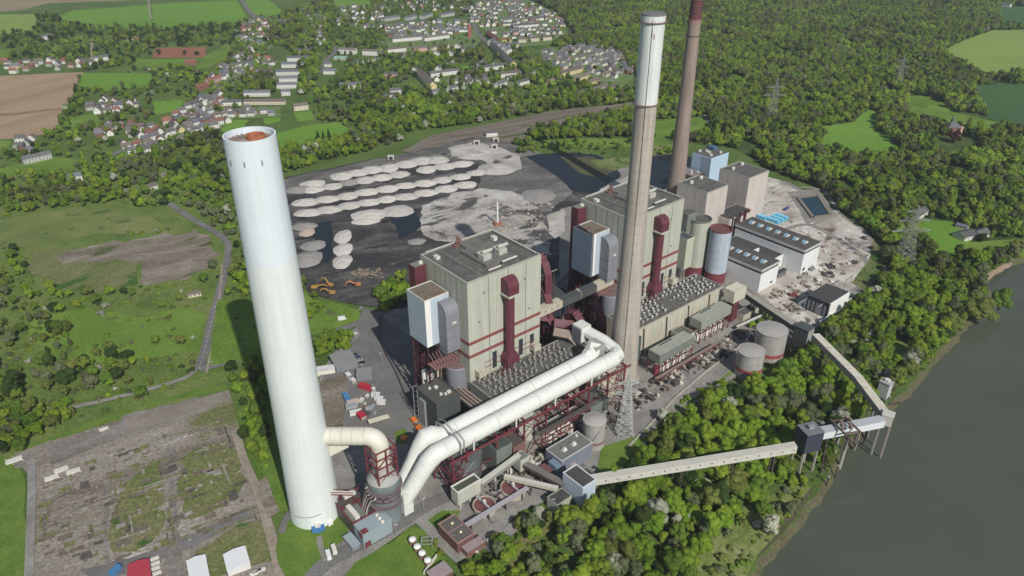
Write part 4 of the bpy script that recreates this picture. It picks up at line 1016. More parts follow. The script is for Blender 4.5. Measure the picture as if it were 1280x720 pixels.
part("straight", CPIPE, t, lambda b: b.tube([p0 - dd * 5, pe - dd * 7], 4.9, 26), True)
part("elbow", CPIPE, t, lambda b: b.tube([pe - dd * 7.2] + [pe - dd * 7 * (1 - sin(a * pi / 12)) + Vector((0, 0, -7 + 7 * cos(a * pi / 12))) for a in range(1, 7)] + [Vector((pe.x, pe.y, 42)), Vector((pe.x, pe.y, 39))], [4.9, 4.95, 5.0, 5.0, 5.0, 5.0, 4.95, 4.8, 4.8], 26), True)
part("flange", mat("duct_ring", (.52, .48, .36)), t, lambda b: [b.tube([p0 + dd * q, p0 + dd * (q + .4)], 5.05, 26) for q in (2, 8, 14)] and None)
t = thing("flue_duct", "cream wedge-shaped bypass duct below the main cream duct at the white chimney", "duct", W(-108, -28, 45))
def f(b):
    q0 = Vector((cb.x + 11, cb.y + 3, 42)); e = dd * 13; e.z = 6; n = Vector((-dd.y, dd.x, 0)) * 2.2
    b.hexa([q0 - n - Vector((0, 0, 2)), q0 + e - n * .4, q0 + e + n * .4, q0 + n - Vector((0, 0, 2))], [q0 - n + Vector((0, 0, 6)), q0 + e + Vector((0, 0, 5)) - n * .4, q0 + e + Vector((0, 0, 5)) + n * .4, q0 + n + Vector((0, 0, 6))])
part("wedge", CPIPE, t, f)
# building at the absorber foot
t = thing("pump_house", "grey-blue pump house with red roof frames at the absorber foot", "building", W(-105, -36))
part("front_block", mat("grey_blue_panel", (.27, .33, .35), .5, .08, .2), t, lambda b: b.ub(-114, -96, -54, -44, 0, 11))
part("rear_block", STEELD, t, lambda b: b.ub(-114, -99, -43.9, -22, 0, 10))
part("rear_roof", mat("rear_roof", (.16, .17, .15), .8, .2, .3), t, lambda b: b.ub(-113.4, -104, -43, -31, 10, 10.4))
part("red_edge", RED, t, lambda b: [b.beam(W(-114, q, 11.3), W(-97, q, 11.3), .7) for q in (-43.6, -30, -22)] and [b.beam(W(q, -43.6, 11.3), W(q, -22, 11.3), .7) for q in (-114, -104)] and None)
part("red_door", RED, t, lambda b: b.ub(-114.3, -114.0, -53, -49.5, 7, 10.9) or b.ub(-113.5, -110, -54.4, -54.0, .5, 4.5) or b.ub(-113.8, -110.2, -53.8, -50.5, 11, 11.4))
part("roof_duct", OFFW, t, lambda b: b.ub(-111.5, -108.8, -42, -31, 10.5, 13) or b.ub(-109, -102, -26, -23, 12, 14))
part("cowl", OFFW, t, lambda b: [b.lathe((W(-101, -53 + q * 3).x, W(-101, -53 + q * 3).y), [(1, 11), (1, 12.2), (.3, 12.6)], 12) for q in range(3)] and None)
t = thing("gangway", "narrow red-railed gangway from the white chimney to the pump house frame", "walkway", W(-116, -28, 20))
part("deck", OFFW, t, lambda b: b.beam(W(-117, -22, 20), W(-106, -32, 20), 2.2, .4))
part("rail", RED, t, lambda b: [b.beam(W(-117 + s, -22 + s, 21.2), W(-106 + s, -32 + s, 21.2), .35) or b.beam(W(-117 + s, -22 + s, 19.6), W(-106 + s, -32 + s, 19.6), .5) for s in (-.9, .9)] and None)
t = thing("steel_shed", "small grey sloping shed beside the pump house", "shed", W(-119, -46))
part("wall", GREYC, t, lambda b: b.ub(-120, -115.5, -52, -42, 0, 4))
part("roof", mat("grey_blue_panel", (.27, .33, .35)), t, lambda b: b.ub(-120.3, -115.2, -52.3, -41.7, 4, 4.4))
# ---------------- between the boiler houses
t = thing("conveyor_gallery", "cream enclosed gallery bridging the gap between the two boiler houses", "conveyor", W(100, 14, 47))
part("gallery", BEIGE, t, lambda b: b.ub(61.2, 93, 11, 17, 44, 49.5) or b.ub(112, 147, 11, 17, 44, 49.5))
part("dark_section", DGREY, t, lambda b: b.ub(93, 112, 10.9, 17.1, 43.9, 49.6))
part("roof", mat("gallery_roof", (.45, .43, .33)), t, lambda b: b.ub(61.2, 93, 10.8, 17.2, 49.5, 49.8) or b.ub(112, 147, 10.8, 17.2, 49.5, 49.8))
part("window", GLASS, t, lambda b: [b.ub(64 + k * 6, 65 + k * 6, 10.9, 11, 46.5, 47.5) for k in range(5)] and None)
part("support", MAROON, t, lambda b: [b.beam(W(u, v, 0), W(u, v, 44), .8) for u in (80, 104, 126) for v in (11.5, 16.5)] and None)
for k, (u, v, zt_) in enumerate(((84, 30, 60), (84, 32, 82), (118, 8, 40), (96, 6, 42))):
    lab = ["maroon arched duct between the boiler houses, nearer one above the cream gallery", "maroon arched duct between the boiler houses, farther and higher one", "maroon bent duct below the cream gallery, beside the concrete chimney", "maroon bent duct at the far right corner of the left turbine hall"][k]
    t = thing("flue_duct", lab, "duct", W(u, v), "maroon ducts between the boiler houses")
    def f(b, u=u, v=v, z=zt_):
        s = Vector((3.4, 0, 0))
        pts = [(v, z - 24), (v, z - 6), (v - 2, z - 1), (v - 6, z), (v - 11, z - 3), (v - 14, z - 10), (v - 15, z - 24)]
        b.tube([W(u, *p) for p in pts], 3.6, 4)
    part("duct", MAROON, t, f)
    part("stiffener", mat("maroon_rib", (.22, .09, .095)), t, lambda b, u=u, v=v, z=zt_: [b.ub(u - 3, u + 3, v - 6.6 + q * 3, v - 6.2 + q * 3, z + 2.2 - abs(q), z + 3.0 - abs(q)) for q in (-1, 0, 1)] and None)
for k, (u, v, du) in enumerate(((84, 10, 14), (92, -6, 12), (84, -12, 10), (104, 0, 10))):
    t = thing("flue_duct", ["sloping maroon duct dropping under the gallery near the left boiler house", "broad faceted maroon duct nearest the white duct box", "slanting brown duct with a pale top beside the left turbine hall", "maroon sloping duct close to the concrete chimney"][k], "duct", W(u, v), "maroon ducts between the boiler houses")
    part("duct", [MAROON, MAROON, PIPEB, MAROON][k], t, lambda b, u=u, v=v, du=du, k=k: b.tube([W(u - du, v + 12, 40 - k * 2), W(u - du * .2, v + 4, 38 - k * 2), W(u + 3, v - 8, 24), W(u + 3, v - 14, 14)], [4.2, 4.4, 4.0, 3.6], 4))
bx("precipitator", "dark electrostatic precipitator block behind the gallery, between the boiler houses", "precipitator", 66, 122, 24, 56, 0, 36, BLACK, ROOFD)
bx("precipitator", "second dark precipitator block farther back between the boiler houses", "precipitator", 72, 128, 60, 92, 0, 30, DGREY, ROOFD)
t = thing("pipe_rack", "tangle of pale pipes on a frame between the boiler houses", "pipe rack", W(78, 30))
def f(b):
    r = random.Random(4)
    for k in range(12):
        u = 63 + r.uniform(0, 16); z = 38 + k * 2.2; b.tube([W(u, 22, z), W(u + r.uniform(-4, 4), 36, z + r.uniform(-2, 2)), W(u + r.uniform(4, 40), 38, z)], .4, 5)
part("pipe", mat("pale_pipe", (.30, .28, .25)), t, f)
part("frame", STEELD, t, lambda b: [b.beam(W(u, v, 30), W(u, v, 66), .5) for u in (64, 80, 96) for v in (24, 36)] and None)
# sheds and racks in front of right turbine hall
def rack(u0, u1, v0, v1, z0, z1, label, wm):
    t = thing("elevated_bunker", label, "bunker", W(u0, v0))
    part("body", wm, t, lambda b: b.ub(u0, u1, v0, v1, z0, z1))
    part("roof", mat("bunker_roof", (.30, .31, .26), .8, .15, .3), t, lambda b: b.ub(u0 + .3, u1 - .3, v0 + .3, v1 - .3, z1, z1 + .3))
    part("roof_slot", BLACK, t, lambda b: b.ub(u0 + (u1 - u0) * .25, u0 + (u1 - u0) * .6, v1 - 2.4, v1 - 1.4, z1 + .3, z1 + .4))
    nu = int((u1 - u0) / 7)
    for k in range(nu + 1):
        u = u0 + .6 + (u1 - u0 - 1.2) * k / nu
        part("portal", RED, t, lambda b, u=u: b.beam(W(u, v0 + .5, 0), W(u, v0 + .5, z0), .55) or b.beam(W(u, v1 - .5, 0), W(u, v1 - .5, z0), .55) or b.beam(W(u, v0 + .5, z0 - 4), W(u, v1 - .5, z0 - 4), .45))
    part("brace", RED, t, lambda b: [b.beam(W(u0 + (u1 - u0) * k / nu, v0 + .5, 1), W(u0 + (u1 - u0) * (k + 1) / nu, v0 + .5, z0 - 1), .3) for k in range(0, nu, 2)] and b.beam(W(u0, v0 + .5, z0 - 4), W(u1, v0 + .5, z0 - 4), .4))
    return t
rack(127, 166, -55, -44, 14, 21, "grey-green elevated bunker on red legs beside the concrete chimney", GREEN)
rack(186, 224, -46, -35, 14, 21, "paler grey-green elevated bunker on red legs in front of the right turbine hall", mat("pale_green_clad", (.27, .29, .235), .6, .1, .2))
bx("equipment_block", "dark green box between the concrete chimney and the right turbine hall", "building", 121, 128, -36, -28, 8, 27, mat("dark_green_clad", (.06, .085, .08)), DGREY, legs=RED)
bx("transfer_house", "cream box on a maroon stem at the right end of the right turbine hall", "transfer house", 229, 245, -43.5, -34, 20, 30, mat("cream_box", (.50, .49, .38), .6, .06, .2), mat("cream_roof", (.55, .54, .42)))
bx("stem_tower", "maroon stem under the cream box beside the right turbine hall", "tower base", 232, 240, -42, -36, 0, 20, MAROON)
bx("low_annex", "low cream annex at the foot of the maroon stem", "annex", 240, 262, -48, -40, 0, 6, BEIGE, ROOF)
bx("low_annex", "beige annex building between the two elevated bunkers", "annex", 168, 180, -45, -32, 0, 14, CREAM, ROOF)
for k in range(12):
    u = 131 + (k % 6) * 6.2 if k < 6 else 189 + (k % 6) * 5.8; v = -50 if k < 6 else -41
    c = W(u, v)
    lab = ("first", "second", "third", "fourth", "fifth", "sixth")[k % 6] + " white filter vessel from the left under the " + ("grey-green bunker beside the concrete chimney" if k < 6 else "paler bunker before the right turbine hall")
    t = thing("vessel", lab, "vessel", c, "white vessels under the elevated bunkers")
    part("shell", OFFW if k else mat("red_vessel", (.25, .04, .05)), t, lambda b: b.lathe((c.x, c.y), [(.5, .8), (2.1, 1.4), (2.1, 6.4), (1.5, 7.4), (.4, 7.8)], 14), True)
    part("leg", STEELD, t, lambda b: [b.beam((c.x + 1.7 * cos(a), c.y + 1.7 * sin(a), 0), (c.x + 1.7 * cos(a), c.y + 1.7 * sin(a), 2), .3) for a in (0.4, 2.0, 3.5, 5.1)] and None)
t = thing("pipe_rack", "long low red pipe rack along the service road by the right turbine hall", "pipe rack", W(170, -58))
def f(b):
    for k in range(14): b.beam(W(124 + k * 5, -57.5, 0), W(124 + k * 5, -57.5, 6), .4); b.beam(W(124 + k * 5, -59.5, 0), W(124 + k * 5, -59.5, 6), .4)
    for v in (-57.5, -59.5): b.beam(W(122, v, 6), W(190, v, 6), .4)
part("frame", RED, t, f)
part("pipe", PIPEB, t, lambda b: [b.tube([W(120, -57.6 - q * .6, 6.6), W(192, -57.6 - q * .6, 6.6)], .28, 6) for q in range(4)] and None)

# ---------------- east side: silos, towers, halls
def ssilo(u, v, r, h, upper, label, hb):
    c = W(u, v); t = thing("silo", label, "silo", c)
    part("barrel", upper, t, lambda b: b.lathe((c.x, c.y), [(r, hb), (r, h)], 36, cap=(False, False)), True)
    part("base", mat("maroon_base", (.17, .045, .055), .6, .12, .2), t, lambda b: b.lathe((c.x, c.y), [(r + .15, 0), (r + .15, hb)], 36, cap=(False, False)), True)
    part("top_well", SLUDGE if upper is not CREAM else ROOF, t, lambda b: b.lathe((c.x, c.y), [(r - .5, h - 1.2), (r - .5, h - 1.0)], 32))
    part("rim", SLUDGE if upper is not CREAM else GREEN, t, lambda b: b.lathe((c.x, c.y), [(r - .5, h - 1), (r - .5, h + .6), (r + .5, h + .6), (r + .5, h - .4), (r, h - .4)], 36, cap=(False, False)))
    part("joint_ring", mat("joint_ring", (.34, .34, .30)), t, lambda b: [b.lathe((c.x, c.y), [(r + .05, z), (r + .2, z + .1), (r + .05, z + .3)], 32, cap=(False, False)) for z in (h * .35, h * .5, h * .65, h * .8)] and None)
ssilo(275, 29, 9.3, 56, CREAM, "cream silo with a maroon foot, beside the right boiler house", 12)
ssilo(281, 11, 9.3, 51, mat("pale_blue_silo", (.40, .46, .52), .5, .08, .15, streak=.15), "pale blue-grey silo with a maroon foot and rim", 11)
bx("elevated_box", "green-grey box on red legs left of the cream silo", "building", 238, 248, 14, 27, 24, 52, mat("green_box", (.42, .44, .34), .6, .06, .2), DGREY, legs=RED)
bx("elevated_box", "tall narrow grey-green shaft behind the cream silo", "building", 260, 272, 32, 42, 0, 62, GREEN, ROOF)
CT = mat("stained_concrete", (.50, .455, .41), .85, .12, .05, streak=.14, dirt=((.46, .38, .33), .05, .6))
def ctower(u0, v0, w, d, h, label):
    t = thing("concrete_tower", label, "building", W(u0, v0))
    part("wall", CT, t, lambda b: b.ub(u0, u0 + w, v0, v0 + d, 0, h))
    part("roof", ROOF, t, lambda b: b.ub(u0 + .8, u0 + w - .8, v0 + .8, v0 + d - .8, h, h + .3))
    part("roof_edge", mat("tower_edge", (.34, .33, .28)), t, lambda b: [b.ub(*q) for q in ((u0, u0 + w, v0, v0 + .8, h, h + 1), (u0, u0 + w, v0 + d - .8, v0 + d, h, h + 1), (u0, u0 + .8, v0 + .8, v0 + d - .8, h, h + 1), (u0 + w - .8, u0 + w, v0 + .8, v0 + d - .8, h, h + 1))] and None)
    part("pilaster", CT, t, lambda b: [b.ub(u0 - .12, u0, v0 + d * k / 3, v0 + d * k / 3 + .5, 0, h - .6) for k in range(1, 3)] and [b.ub(u0 + w * k / 3, u0 + w * k / 3 + .3, v0 - .08, v0, 0, h - .6) for k in range(1, 3)] and None)
    for (a, c) in ((.22, .7), (.75, .75)): part("roof_vent", OFFW, t, lambda b, a=a, c=c: b.ub(u0 + w * a, u0 + w * a + 3.4, v0 + d * c, v0 + d * c + 2.4, h + .3, h + 3))
    part("roof_joint", mat("roof_seam", (.17, .165, .14)), t, lambda b: [b.ub(u0 + 1, u0 + w - 1, v0 + d * k / 4, v0 + d * k / 4 + .3, h + .3, h + .42) for k in (1, 2, 3)] and None)
ctower(338, 69, 33, 36, 50, "stained concrete tower building, nearer of the pair behind the silos")
ctower(402, 66, 34, 36, 50, "stained concrete tower building, farther of the pair, beside the dusty slope")
t = thing("concrete_block", "low stained concrete block between the two tower buildings and the white halls", "building", W(372, 50))
part("wall", CT, t, lambda b: b.ub(362, 401, 56, 76, 0, 20))
part("roof", ROOFD, t, lambda b: b.ub(363, 400, 57, 75, 20, 20.3))
t = thing("pale_blue_building", "pale blue clad building at the back, beyond the concrete towers", "building", W(445, 145))
part("wall", mat("pale_blue_wall", (.42, .55, .66), .5, .05, .15, streak=.08), t, lambda b: b.ub(446, 478, 144, 170, 0, 40))
part("side_panel", BLUEG, t, lambda b: b.ub(445.7, 446, 144, 156, 0, 39.5))  # darker blue-grey sheet over part of the left wall
part("roof", ROOF, t, lambda b: b.ub(446.6, 477.4, 144.6, 169.4, 40, 40.4))
part("roof_unit", OFFW, t, lambda b: [b.ub(a, a + 3, c, c + 2, 40.4, 42.6) for a, c in ((450, 148), (456, 155), (458, 160), (466, 147), (452, 165))] and None)
part("tank_box", mat("navy_box", (.06, .12, .19)), t, lambda b: b.ub(468, 476, 158, 168, 40.4, 44))
t = thing("low_building", "low dark-framed building with a white tank in front of the pale blue one", "building", W(425, 165))
part("wall", STEELD, t, lambda b: b.ub(424, 444, 150, 176, 0, 22))
part("roof", mat("pink_grey_roof", (.22, .19, .18), .8, .3, .3), t, lambda b: b.ub(425, 443, 151, 175, 22, 22.4))
part("tank", OFFW, t, lambda b: b.lathe((W(428, 147).x, W(428, 147).y), [(4, 0), (4, 14), (2, 15.5)], 20))
part("vent", OFFW, t, lambda b: [b.ub(a, a + 2, c, c + 2, 22.4, 24) for a, c in ((428, 155), (434, 160), (438, 154), (430, 168))] and None)
# white halls
def whall(u0, u1, v0, v1, h, label, nsk):
    t = thing("white_hall", label, "hall", W(u0, v0))
    def f(b):
        b.ub(u0, u1, v0, v1, 0, h - 4.5)
    part("wall", mat("hall_white", (.70, .71, .70), .7, .05, .1, streak=.10, seam=[(UU, 3, .12, .05), (VV, 3, .12, .05)]), t, f)
    part("clerestory", mat("dark_strip", (.07, .07, .065)), t, lambda b: b.ub(u0 + .4, u1 - .4, v0 + .4, v1 - .4, h - 4.5, h - 2.2))
    part("fascia", mat("fascia", (.46, .46, .43)), t, lambda b: b.ub(u0 - .4, u1 + .4, v0 - .4, v1 + .4, h - 2.2, h))
    part("roof", mat("hall_roof", (.085, .08, .072), .9, .2, .15, dirt=((.13, .115, .10), .3, .6)), t, lambda b: b.ub(u0, u1, v0, v1, h, h + .3))
    for k in range(nsk):
        u = (u0 + u1) / 2; v = v1 - (v1 - v0) * (k + .9) / (nsk + .8)
        def f(b, u=u, v=v):
            P = [(-3.2, 0), (-2.2, 1.6), (0, 2.2), (2.2, 1.6), (3.2, 0)]
            i = len(b.v)
            for s in (-1.8, 1.8):
                for (a, z) in P: b.v.append(tuple(W(u + a, v + s, h + .3 + z)))
            for q in range(4): b.f.append((i + q, i + q + 1, i + 6 + q, i + 5 + q)); b.m.append(0)
            b.f.append((i + 4, i + 3, i + 2, i + 1, i)); b.m.append(1); b.f.append(tuple(range(i + 5, i + 10))); b.m.append(1)
        part("skylight", [SKYL, OFFW], t, f)
    part("hatch", STEELD, t, lambda b: [b.ub(u0 + 4 + (q * 5) % 9, u0 + 6 + (q * 5) % 9, v0 + 6 + q * 9, v0 + 7 + q * 9, h + .3, h + .6) for q in range(int((v1 - v0) / 12))] and None)
    return t
h1 = whall(349, 376, -33, 40, 25, "farther and longer white hall with dark roof and row of skylights", 7)
h2 = whall(291, 318, -28, 30, 23, "nearer white hall with dark roof and bluish skylights beside the pale blue silo", 6)
part("facade_mark", STEELD, h1, lambda b: b.ub(352, 356, -33.1, -33, 3, 6))
part("facade_mark", STEELD, h2, lambda b: b.ub(308, 312, -28.1, -28, 3.5, 5.5))
t = thing("white_annex", "lower white-walled link building between the two white halls", "building", W(330, 0))
part("wall", mat("hall_white", (.70, .71, .70)), t, lambda b: b.ub(318.5, 348.5, -14, 38, 0, 14))
part("roof", ROOFD, t, lambda b: b.ub(319.2, 347.8, -13.3, 37.3, 14, 14.3))
part("raised_wall", WHITEW, t, lambda b: b.ub(318.5, 333, 2, 3.5, 14, 19))
t = thing("transformer", "dark grilled transformer between the two white halls", "transformer", W(334, -22))
part("tank", BLACK, t, lambda b: b.ub(326, 340, -24, -18, 0, 6))
part("insulator", OFFW, t, lambda b: [b.lathe((W(328 + q * 3, -21).x, W(328 + q * 3, -21).y), [(.5, 6), (.7, 7), (.4, 9)], 8) for q in range(5)] and None)
part("fin", STEEL, t, lambda b: [b.ub(326.5 + q * 2, 327 + q * 2, -25.2, -24, .5, 5.4) for q in range(7)] and None)
for k, (u, v) in enumerate(((372, 46), (366, 48), (357, 46))):
    c = W(u, v); t = thing("fan_stack", ["maroon hooked exhaust stack behind the far white hall, right one", "maroon hooked exhaust stack behind the far white hall, middle one", "small dark exhaust stack behind the far white hall, left one"][k], "exhaust stack", c, "exhaust stacks behind the far white hall")
    part("pipe", MAROON if k < 2 else STEELD, t, lambda b, u=u, v=v, k=k: b.tube([W(u, v, 0), W(u, v, 29 - k * 2), W(u, v - 1, 31 - k * 2), W(u, v - 4, 31 - k * 2)], 1.5, 10), True)
    part("base", STEELD, t, lambda b, u=u, v=v: b.ub(u - 2, u + 2, v - 2, v + 2, 0, 6))
# blue sheds/containers
for k, (u, v, du, dv) in enumerate(((426, 55, 6, 10), (428, 41, 6, 14), (435, 41, 6, 14), (442, 41, 6, 14))):
    t = thing("blue_container", ["bright blue container standing apart near the far white hall", "bright blue container, left one of three side by side", "bright blue container, middle one of three side by side", "bright blue container, right one of three side by side"][k], "container", W(u, v), "bright blue containers")
    part("body", mat("bright_blue", (.12, .42, .60), .45, .06, .3), t, lambda b: b.ub(u, u + du - .7, v, v + dv, .4, 4.5))
    part("roof_rib", mat("light_blue", (.35, .62, .74)), t, lambda b: [b.ub(u + .2, u + du - .9, v + q, v + q + .4, 4.5, 4.75) for q in range(1, int(dv), 2)] and None)
t = thing("blue_tanker", "dark blue tank trailer near the settling basin", "tanker", G(982, 263))
c = G(982, 263)
part("tank", mat("navy", (.03, .05, .16), .4), t, lambda b: b.tube([c + UU * -4 + Vector((0, 0, 2)), c + UU * 4 + Vector((0, 0, 2))], 1.5, 12), True)
part("chassis", STEELD, t, lambda b: b.beam(c + UU * -4.5 + Vector((0, 0, .6)), c + UU * 4.5 + Vector((0, 0, .6)), 2, .6))
# settling basin
t = thing("settling_basin", "rectangular concrete settling basin with dark water", "basin", G(1020, 258), None)
Q = [G(997, 249), G(1022, 246), G(1038, 271), G(1016, 274)]
q2 = [p + (G(1024, 258) - p) * .04 for p in Q]
z0 = 1.7
def f(b):
    for i in range(4):
        j = (i + 1) % 4
        b.beam(Q[i] + Vector((0, 0, 1.6)), Q[j] + Vector((0, 0, 1.6)), 3.2, 2.2)
part("wall", mat("basin_wall", (.22, .19, .15)), t, f)
part("water", mat("teal_water", (.018, .045, .06), .3), t, lambda b: b.q([(p.x, p.y, z0) for p in q2[::-1]]))
part("divider", mat("basin_blue", (.05, .12, .18)), t, lambda b: [b.beam(q2[0].lerp(q2[1], k_) + Vector((0, 0, 1.0)), q2[3].lerp(q2[2], k_) + Vector((0, 0, 1.9)), .5, .4) for k_ in (.35,)] and None)
# substation building
t = thing("switch_building", "black-roofed switchgear building with a tall white end wall above the trees", "building", W(300, -80))
part("frame", BLACK, t, lambda b: b.ub(297, 326, -89, -70, 0, 14.5))
part("roof", mat("switch_roof", (.06, .06, .058), .8, .2, .3), t, lambda b: b.ub(296.4, 326.6, -89.4, -69.4, 14.5, 15.2))
part("white_wall", WHITEW, t, lambda b: b.ub(296.4, 326.6, -90.3, -89.5, 3, 15.6))
part("white_base", WHITEW, t, lambda b: b.ub(283, 344, -92, -90.4, 0, 5))
part("side_box", STEELD, t, lambda b: b.ub(327, 343, -90, -78, 0, 6))
part("side_roof", ROOF, t, lambda b: b.ub(327, 343, -90, -78, 6, 6.3))
part("side_parapet", OFFW, t, lambda b: b.ub(327, 343.6, -90.2, -89.4, 6, 7.4) or b.ub(343, 343.6, -89.4, -77, 5, 7))
part("opening", GREYC, t, lambda b: [b.ub(296.8, 297, -87 + q * 3.5, -85 + q * 3.5, 2, 11) for q in range(5)] and None)
# ================================================================ YARD, RIVERSIDE AND SMALL THINGS
def ground_at(p): return Vector((p[0], p[1], gz(p[0], p[1])))
def gp(x, y): return ground_at(G(x, y))
TROOF = mat("tank_roof", (.34, .325, .30), .75, .18, .3, dirt=((.24, .20, .16), .3, .6))
drum("storage_tank", "pale grey tank with a red band, smaller and lower of the riverside pair", "tank", 183.5, -92, 9.6, 20.5, TANK, TROOF, [(5.5, 8.6, BAND)], cone=1.4, ladder=False)
drum("storage_tank", "pale grey tank with a red band, larger and upper of the riverside pair", "tank", 216, -87.5, 11.3, 23, TANK, TROOF, [(3.5, 6.6, BAND)], cone=1.6, ladder=False)
drum("storage_tank", "stained grey tank with a faded purple band next to the grey-blue building", "tank", 41.8, -74, 7.2, 20.5, TANK, TROOF, [(5, 7, mat("purple_band", (.22, .10, .13)))], cone=2.0)
# containment bund by the pair
t = thing("bund_wall", "low concrete bund wall around the riverside tank pair", "wall", W(196, -100))
part("wall", mat("bund_concrete", (.33, .31, .27)), t, lambda b: b.ub(166, 234, -106.6, -106, 0, 1.8) or b.ub(165.4, 166, -106.6, -78, 0, 1.8) or b.ub(234, 234.6, -106.6, -74, 0, 1.8))
t = thing("pump_skid", "dark pump skid with red pipes at the foot of the smaller riverside tank", "pump skid", W(172, -100))
part("base", STEELD, t, lambda b: b.ub(166.5, 178, -104, -97, 0, 1.6))
part("pipe", RED, t, lambda b: [b.tube([W(168 + k * 2, -96, 2), W(170 + k * 3, -103, 2.6), W(186 + k, -104, 2.4)], .35, 6) for k in range(3)] and None, True)
part("valve", OFFW, t, lambda b: [b.ub(167 + k * 2.4, 168 + k * 2.4, -103 + (k % 3), -102 + (k % 3), 1.6, 3) for k in range(5)] and None)
# grey blue building
GB = mat("greyblue_panel", (.19, .21, .26), .55, .08, .2, streak=.08)
t = thing("workshop", "grey-blue flat building with two white roof hoods beside the stained tank", "building", W(20, -74))
part("wall", GB, t, lambda b: b.ub(6, 32.5, -82, -68, 0, 12))
part("roof", mat("workshop_roof", (.15, .15, .135), .85, .15, .2), t, lambda b: b.ub(6.5, 32, -81.5, -68.5, 12, 12.3))
part("roof_edge", mat("light_edge", (.42, .43, .41)), t, lambda b: [b.ub(*q) for q in ((5.9, 32.6, -82.1, -81.5, 12, 12.7), (5.9, 32.6, -68.5, -67.9, 12, 12.7), (5.9, 6.5, -81.5, -68.5, 12, 12.7), (32, 32.6, -81.5, -68.5, 12, 12.7))] and None)
for a in (12.5, 20.5):
    part("roof_hood", OFFW, t, lambda b, a=a: b.hexa([W(a, -77, 12.3), W(a + 3.2, -77, 12.3), W(a + 3.2, -74, 12.3), W(a, -74, 12.3)], [W(a + .6, -76.5, 14.6), W(a + 2.6, -76.5, 14.6), W(a + 2.6, -74.8, 14.2), W(a + .6, -74.8, 14.2)]))
part("roof_vent", OFFW, t, lambda b: b.ub(28, 29.5, -72, -70.5, 12.3, 13.6))
part("side_tower", mat("side_blue", (.16, .22, .28)), t, lambda b: b.ub(1.5, 5.8, -82, -75, 0, 10.5))
part("side_room", mat("dull_red_room", (.17, .075, .075)), t, lambda b: b.ub(-6, 1.4, -79, -72, 0, 7))
part("door", mat("pink_door", (.36, .29, .31)), t, lambda b: b.ub(14, 18.5, -82.15, -82, 0, 5.5))
t = thing("pipe_trough", "dark trough with a pale rail behind the grey-blue building", "trough", W(18, -64))
part("wall", mat("trough", (.34, .33, .29)), t, lambda b: b.ub(2, 33, -66.6, -66, 0, 3.5) or b.ub(2, 33, -62.6, -62, 0, 3.5))
part("floor", BLACK, t, lambda b: b.ub(2.2, 32.8, -66, -62.6, 0, 1))
# blue-white transfer tower
TB_ = mat("transfer_blue", (.44, .52, .60), .5, .05, .1, streak=.06)
t = thing("transfer_tower", "pale blue transfer tower with dark flat roof at the foot of the river conveyor", "transfer tower", W(1, -102))
part("wall", TB_, t, lambda b: b.ub(-4.5, 6.2, -110.3, -94, 3.5, 18))
part("roof", ROOFD, t, lambda b: b.ub(-4, 5.7, -109.8, -94.5, 18, 18.25))
part("roof_edge", mat("edge_white", (.60, .62, .60)), t, lambda b: [b.ub(*q) for q in ((-4.6, 6.3, -110.4, -109.8, 18, 18.7), (-4.6, 6.3, -94.5, -93.9, 18, 18.7), (-4.6, -4, -109.8, -94.5, 18, 18.7), (5.7, 6.3, -109.8, -94.5, 18, 18.7))] and None)
part("undercroft", STEELD, t, lambda b: b.ub(-4, 5.7, -109.5, -95, 0, 3.5))
part("rear_annex", CREAM, t, lambda b: b.ub(6.4, 12, -105, -97, 2, 14.6))
part("rear_roof", ROOFD, t, lambda b: b.ub(6.7, 11.7, -104.7, -97.3, 14.6, 14.9))
bx("transfer_house", "low cream box with a dark roof left of the pale blue transfer tower", "transfer house", -17.5, -6, -103.5, -95, 0, 8, CREAM, ROOFD)
# conveyors / galleries
def gallery(name, label, p, q, w, h, wm, rm, legs=(), win=0, legm=None, z_leg0=-5):
    p = Vector(p); q = Vector(q); d = (q - p).normalized(); n = Vector((-d.y, d.x, 0)).normalized() * w / 2
    t = thing(name, label, "conveyor", (p + q) / 2)
    up = Vector((0, 0, h))
    part("gallery", wm, t, lambda b: b.hexa([p - n, p + n, q + n, q - n][::-1], [p - n + up, p + n + up, q + n + up, q - n + up][::-1]))
    n2 = n * 1.06; u0 = Vector((0, 0, h + .02)); u1 = Vector((0, 0, h + .25))
    part("roof", rm, t, lambda b: b.hexa([p - n2 + u0, p + n2 + u0, q + n2 + u0, q - n2 + u0][::-1], [p - n2 + u1, p + n2 + u1, q + n2 + u1, q - n2 + u1][::-1]))
    L_ = (q - p).length
    if win:
        def f(b):
            k = 0
            while k * win + 3 < L_:
                c = p + d * (k * win + 3) - n * 1.004 + Vector((0, 0, h * .55)); b.beam(c, c + d * 1.1, .08, .7); k += 1
        part("window", GLASS, t, f)
    for s in legs:
        c = p + d * (L_ * s)
        part("support", legm or STEELD, t, lambda b, c=c: b.beam((c.x - n.x * 1.5, c.y - n.y * 1.5, z_leg0), (c.x - n.x * .6, c.y - n.y * .6, c.z), .7) or b.beam((c.x + n.x * 1.5, c.y + n.y * 1.5, z_leg0), (c.x + n.x * .6, c.y + n.y * .6, c.z), .7) or b.beam((c.x - n.x, c.y - n.y, c.z * .5), (c.x + n.x, c.y + n.y, c.z * .5), .5))
    return t
GALW = mat("gallery_white", (.56, .55, .48), .6, .1, .2, streak=.12); GALR = mat("gallery_pale_roof", (.50, .49, .42), .75, .12, .3)
GALS = mat("gallery_side", (.24, .25, .22), .6, .12, .2)
dk = G(1003, 570, 15); 
gallery("conveyor_gallery", "cream conveyor gallery over the wood between the pale blue and black transfer towers", W(6, -103.5, 10), G(993, 563, 24), 4.6, 4.6, GALW, GALR, (.2, .45, .7, .9), 7)
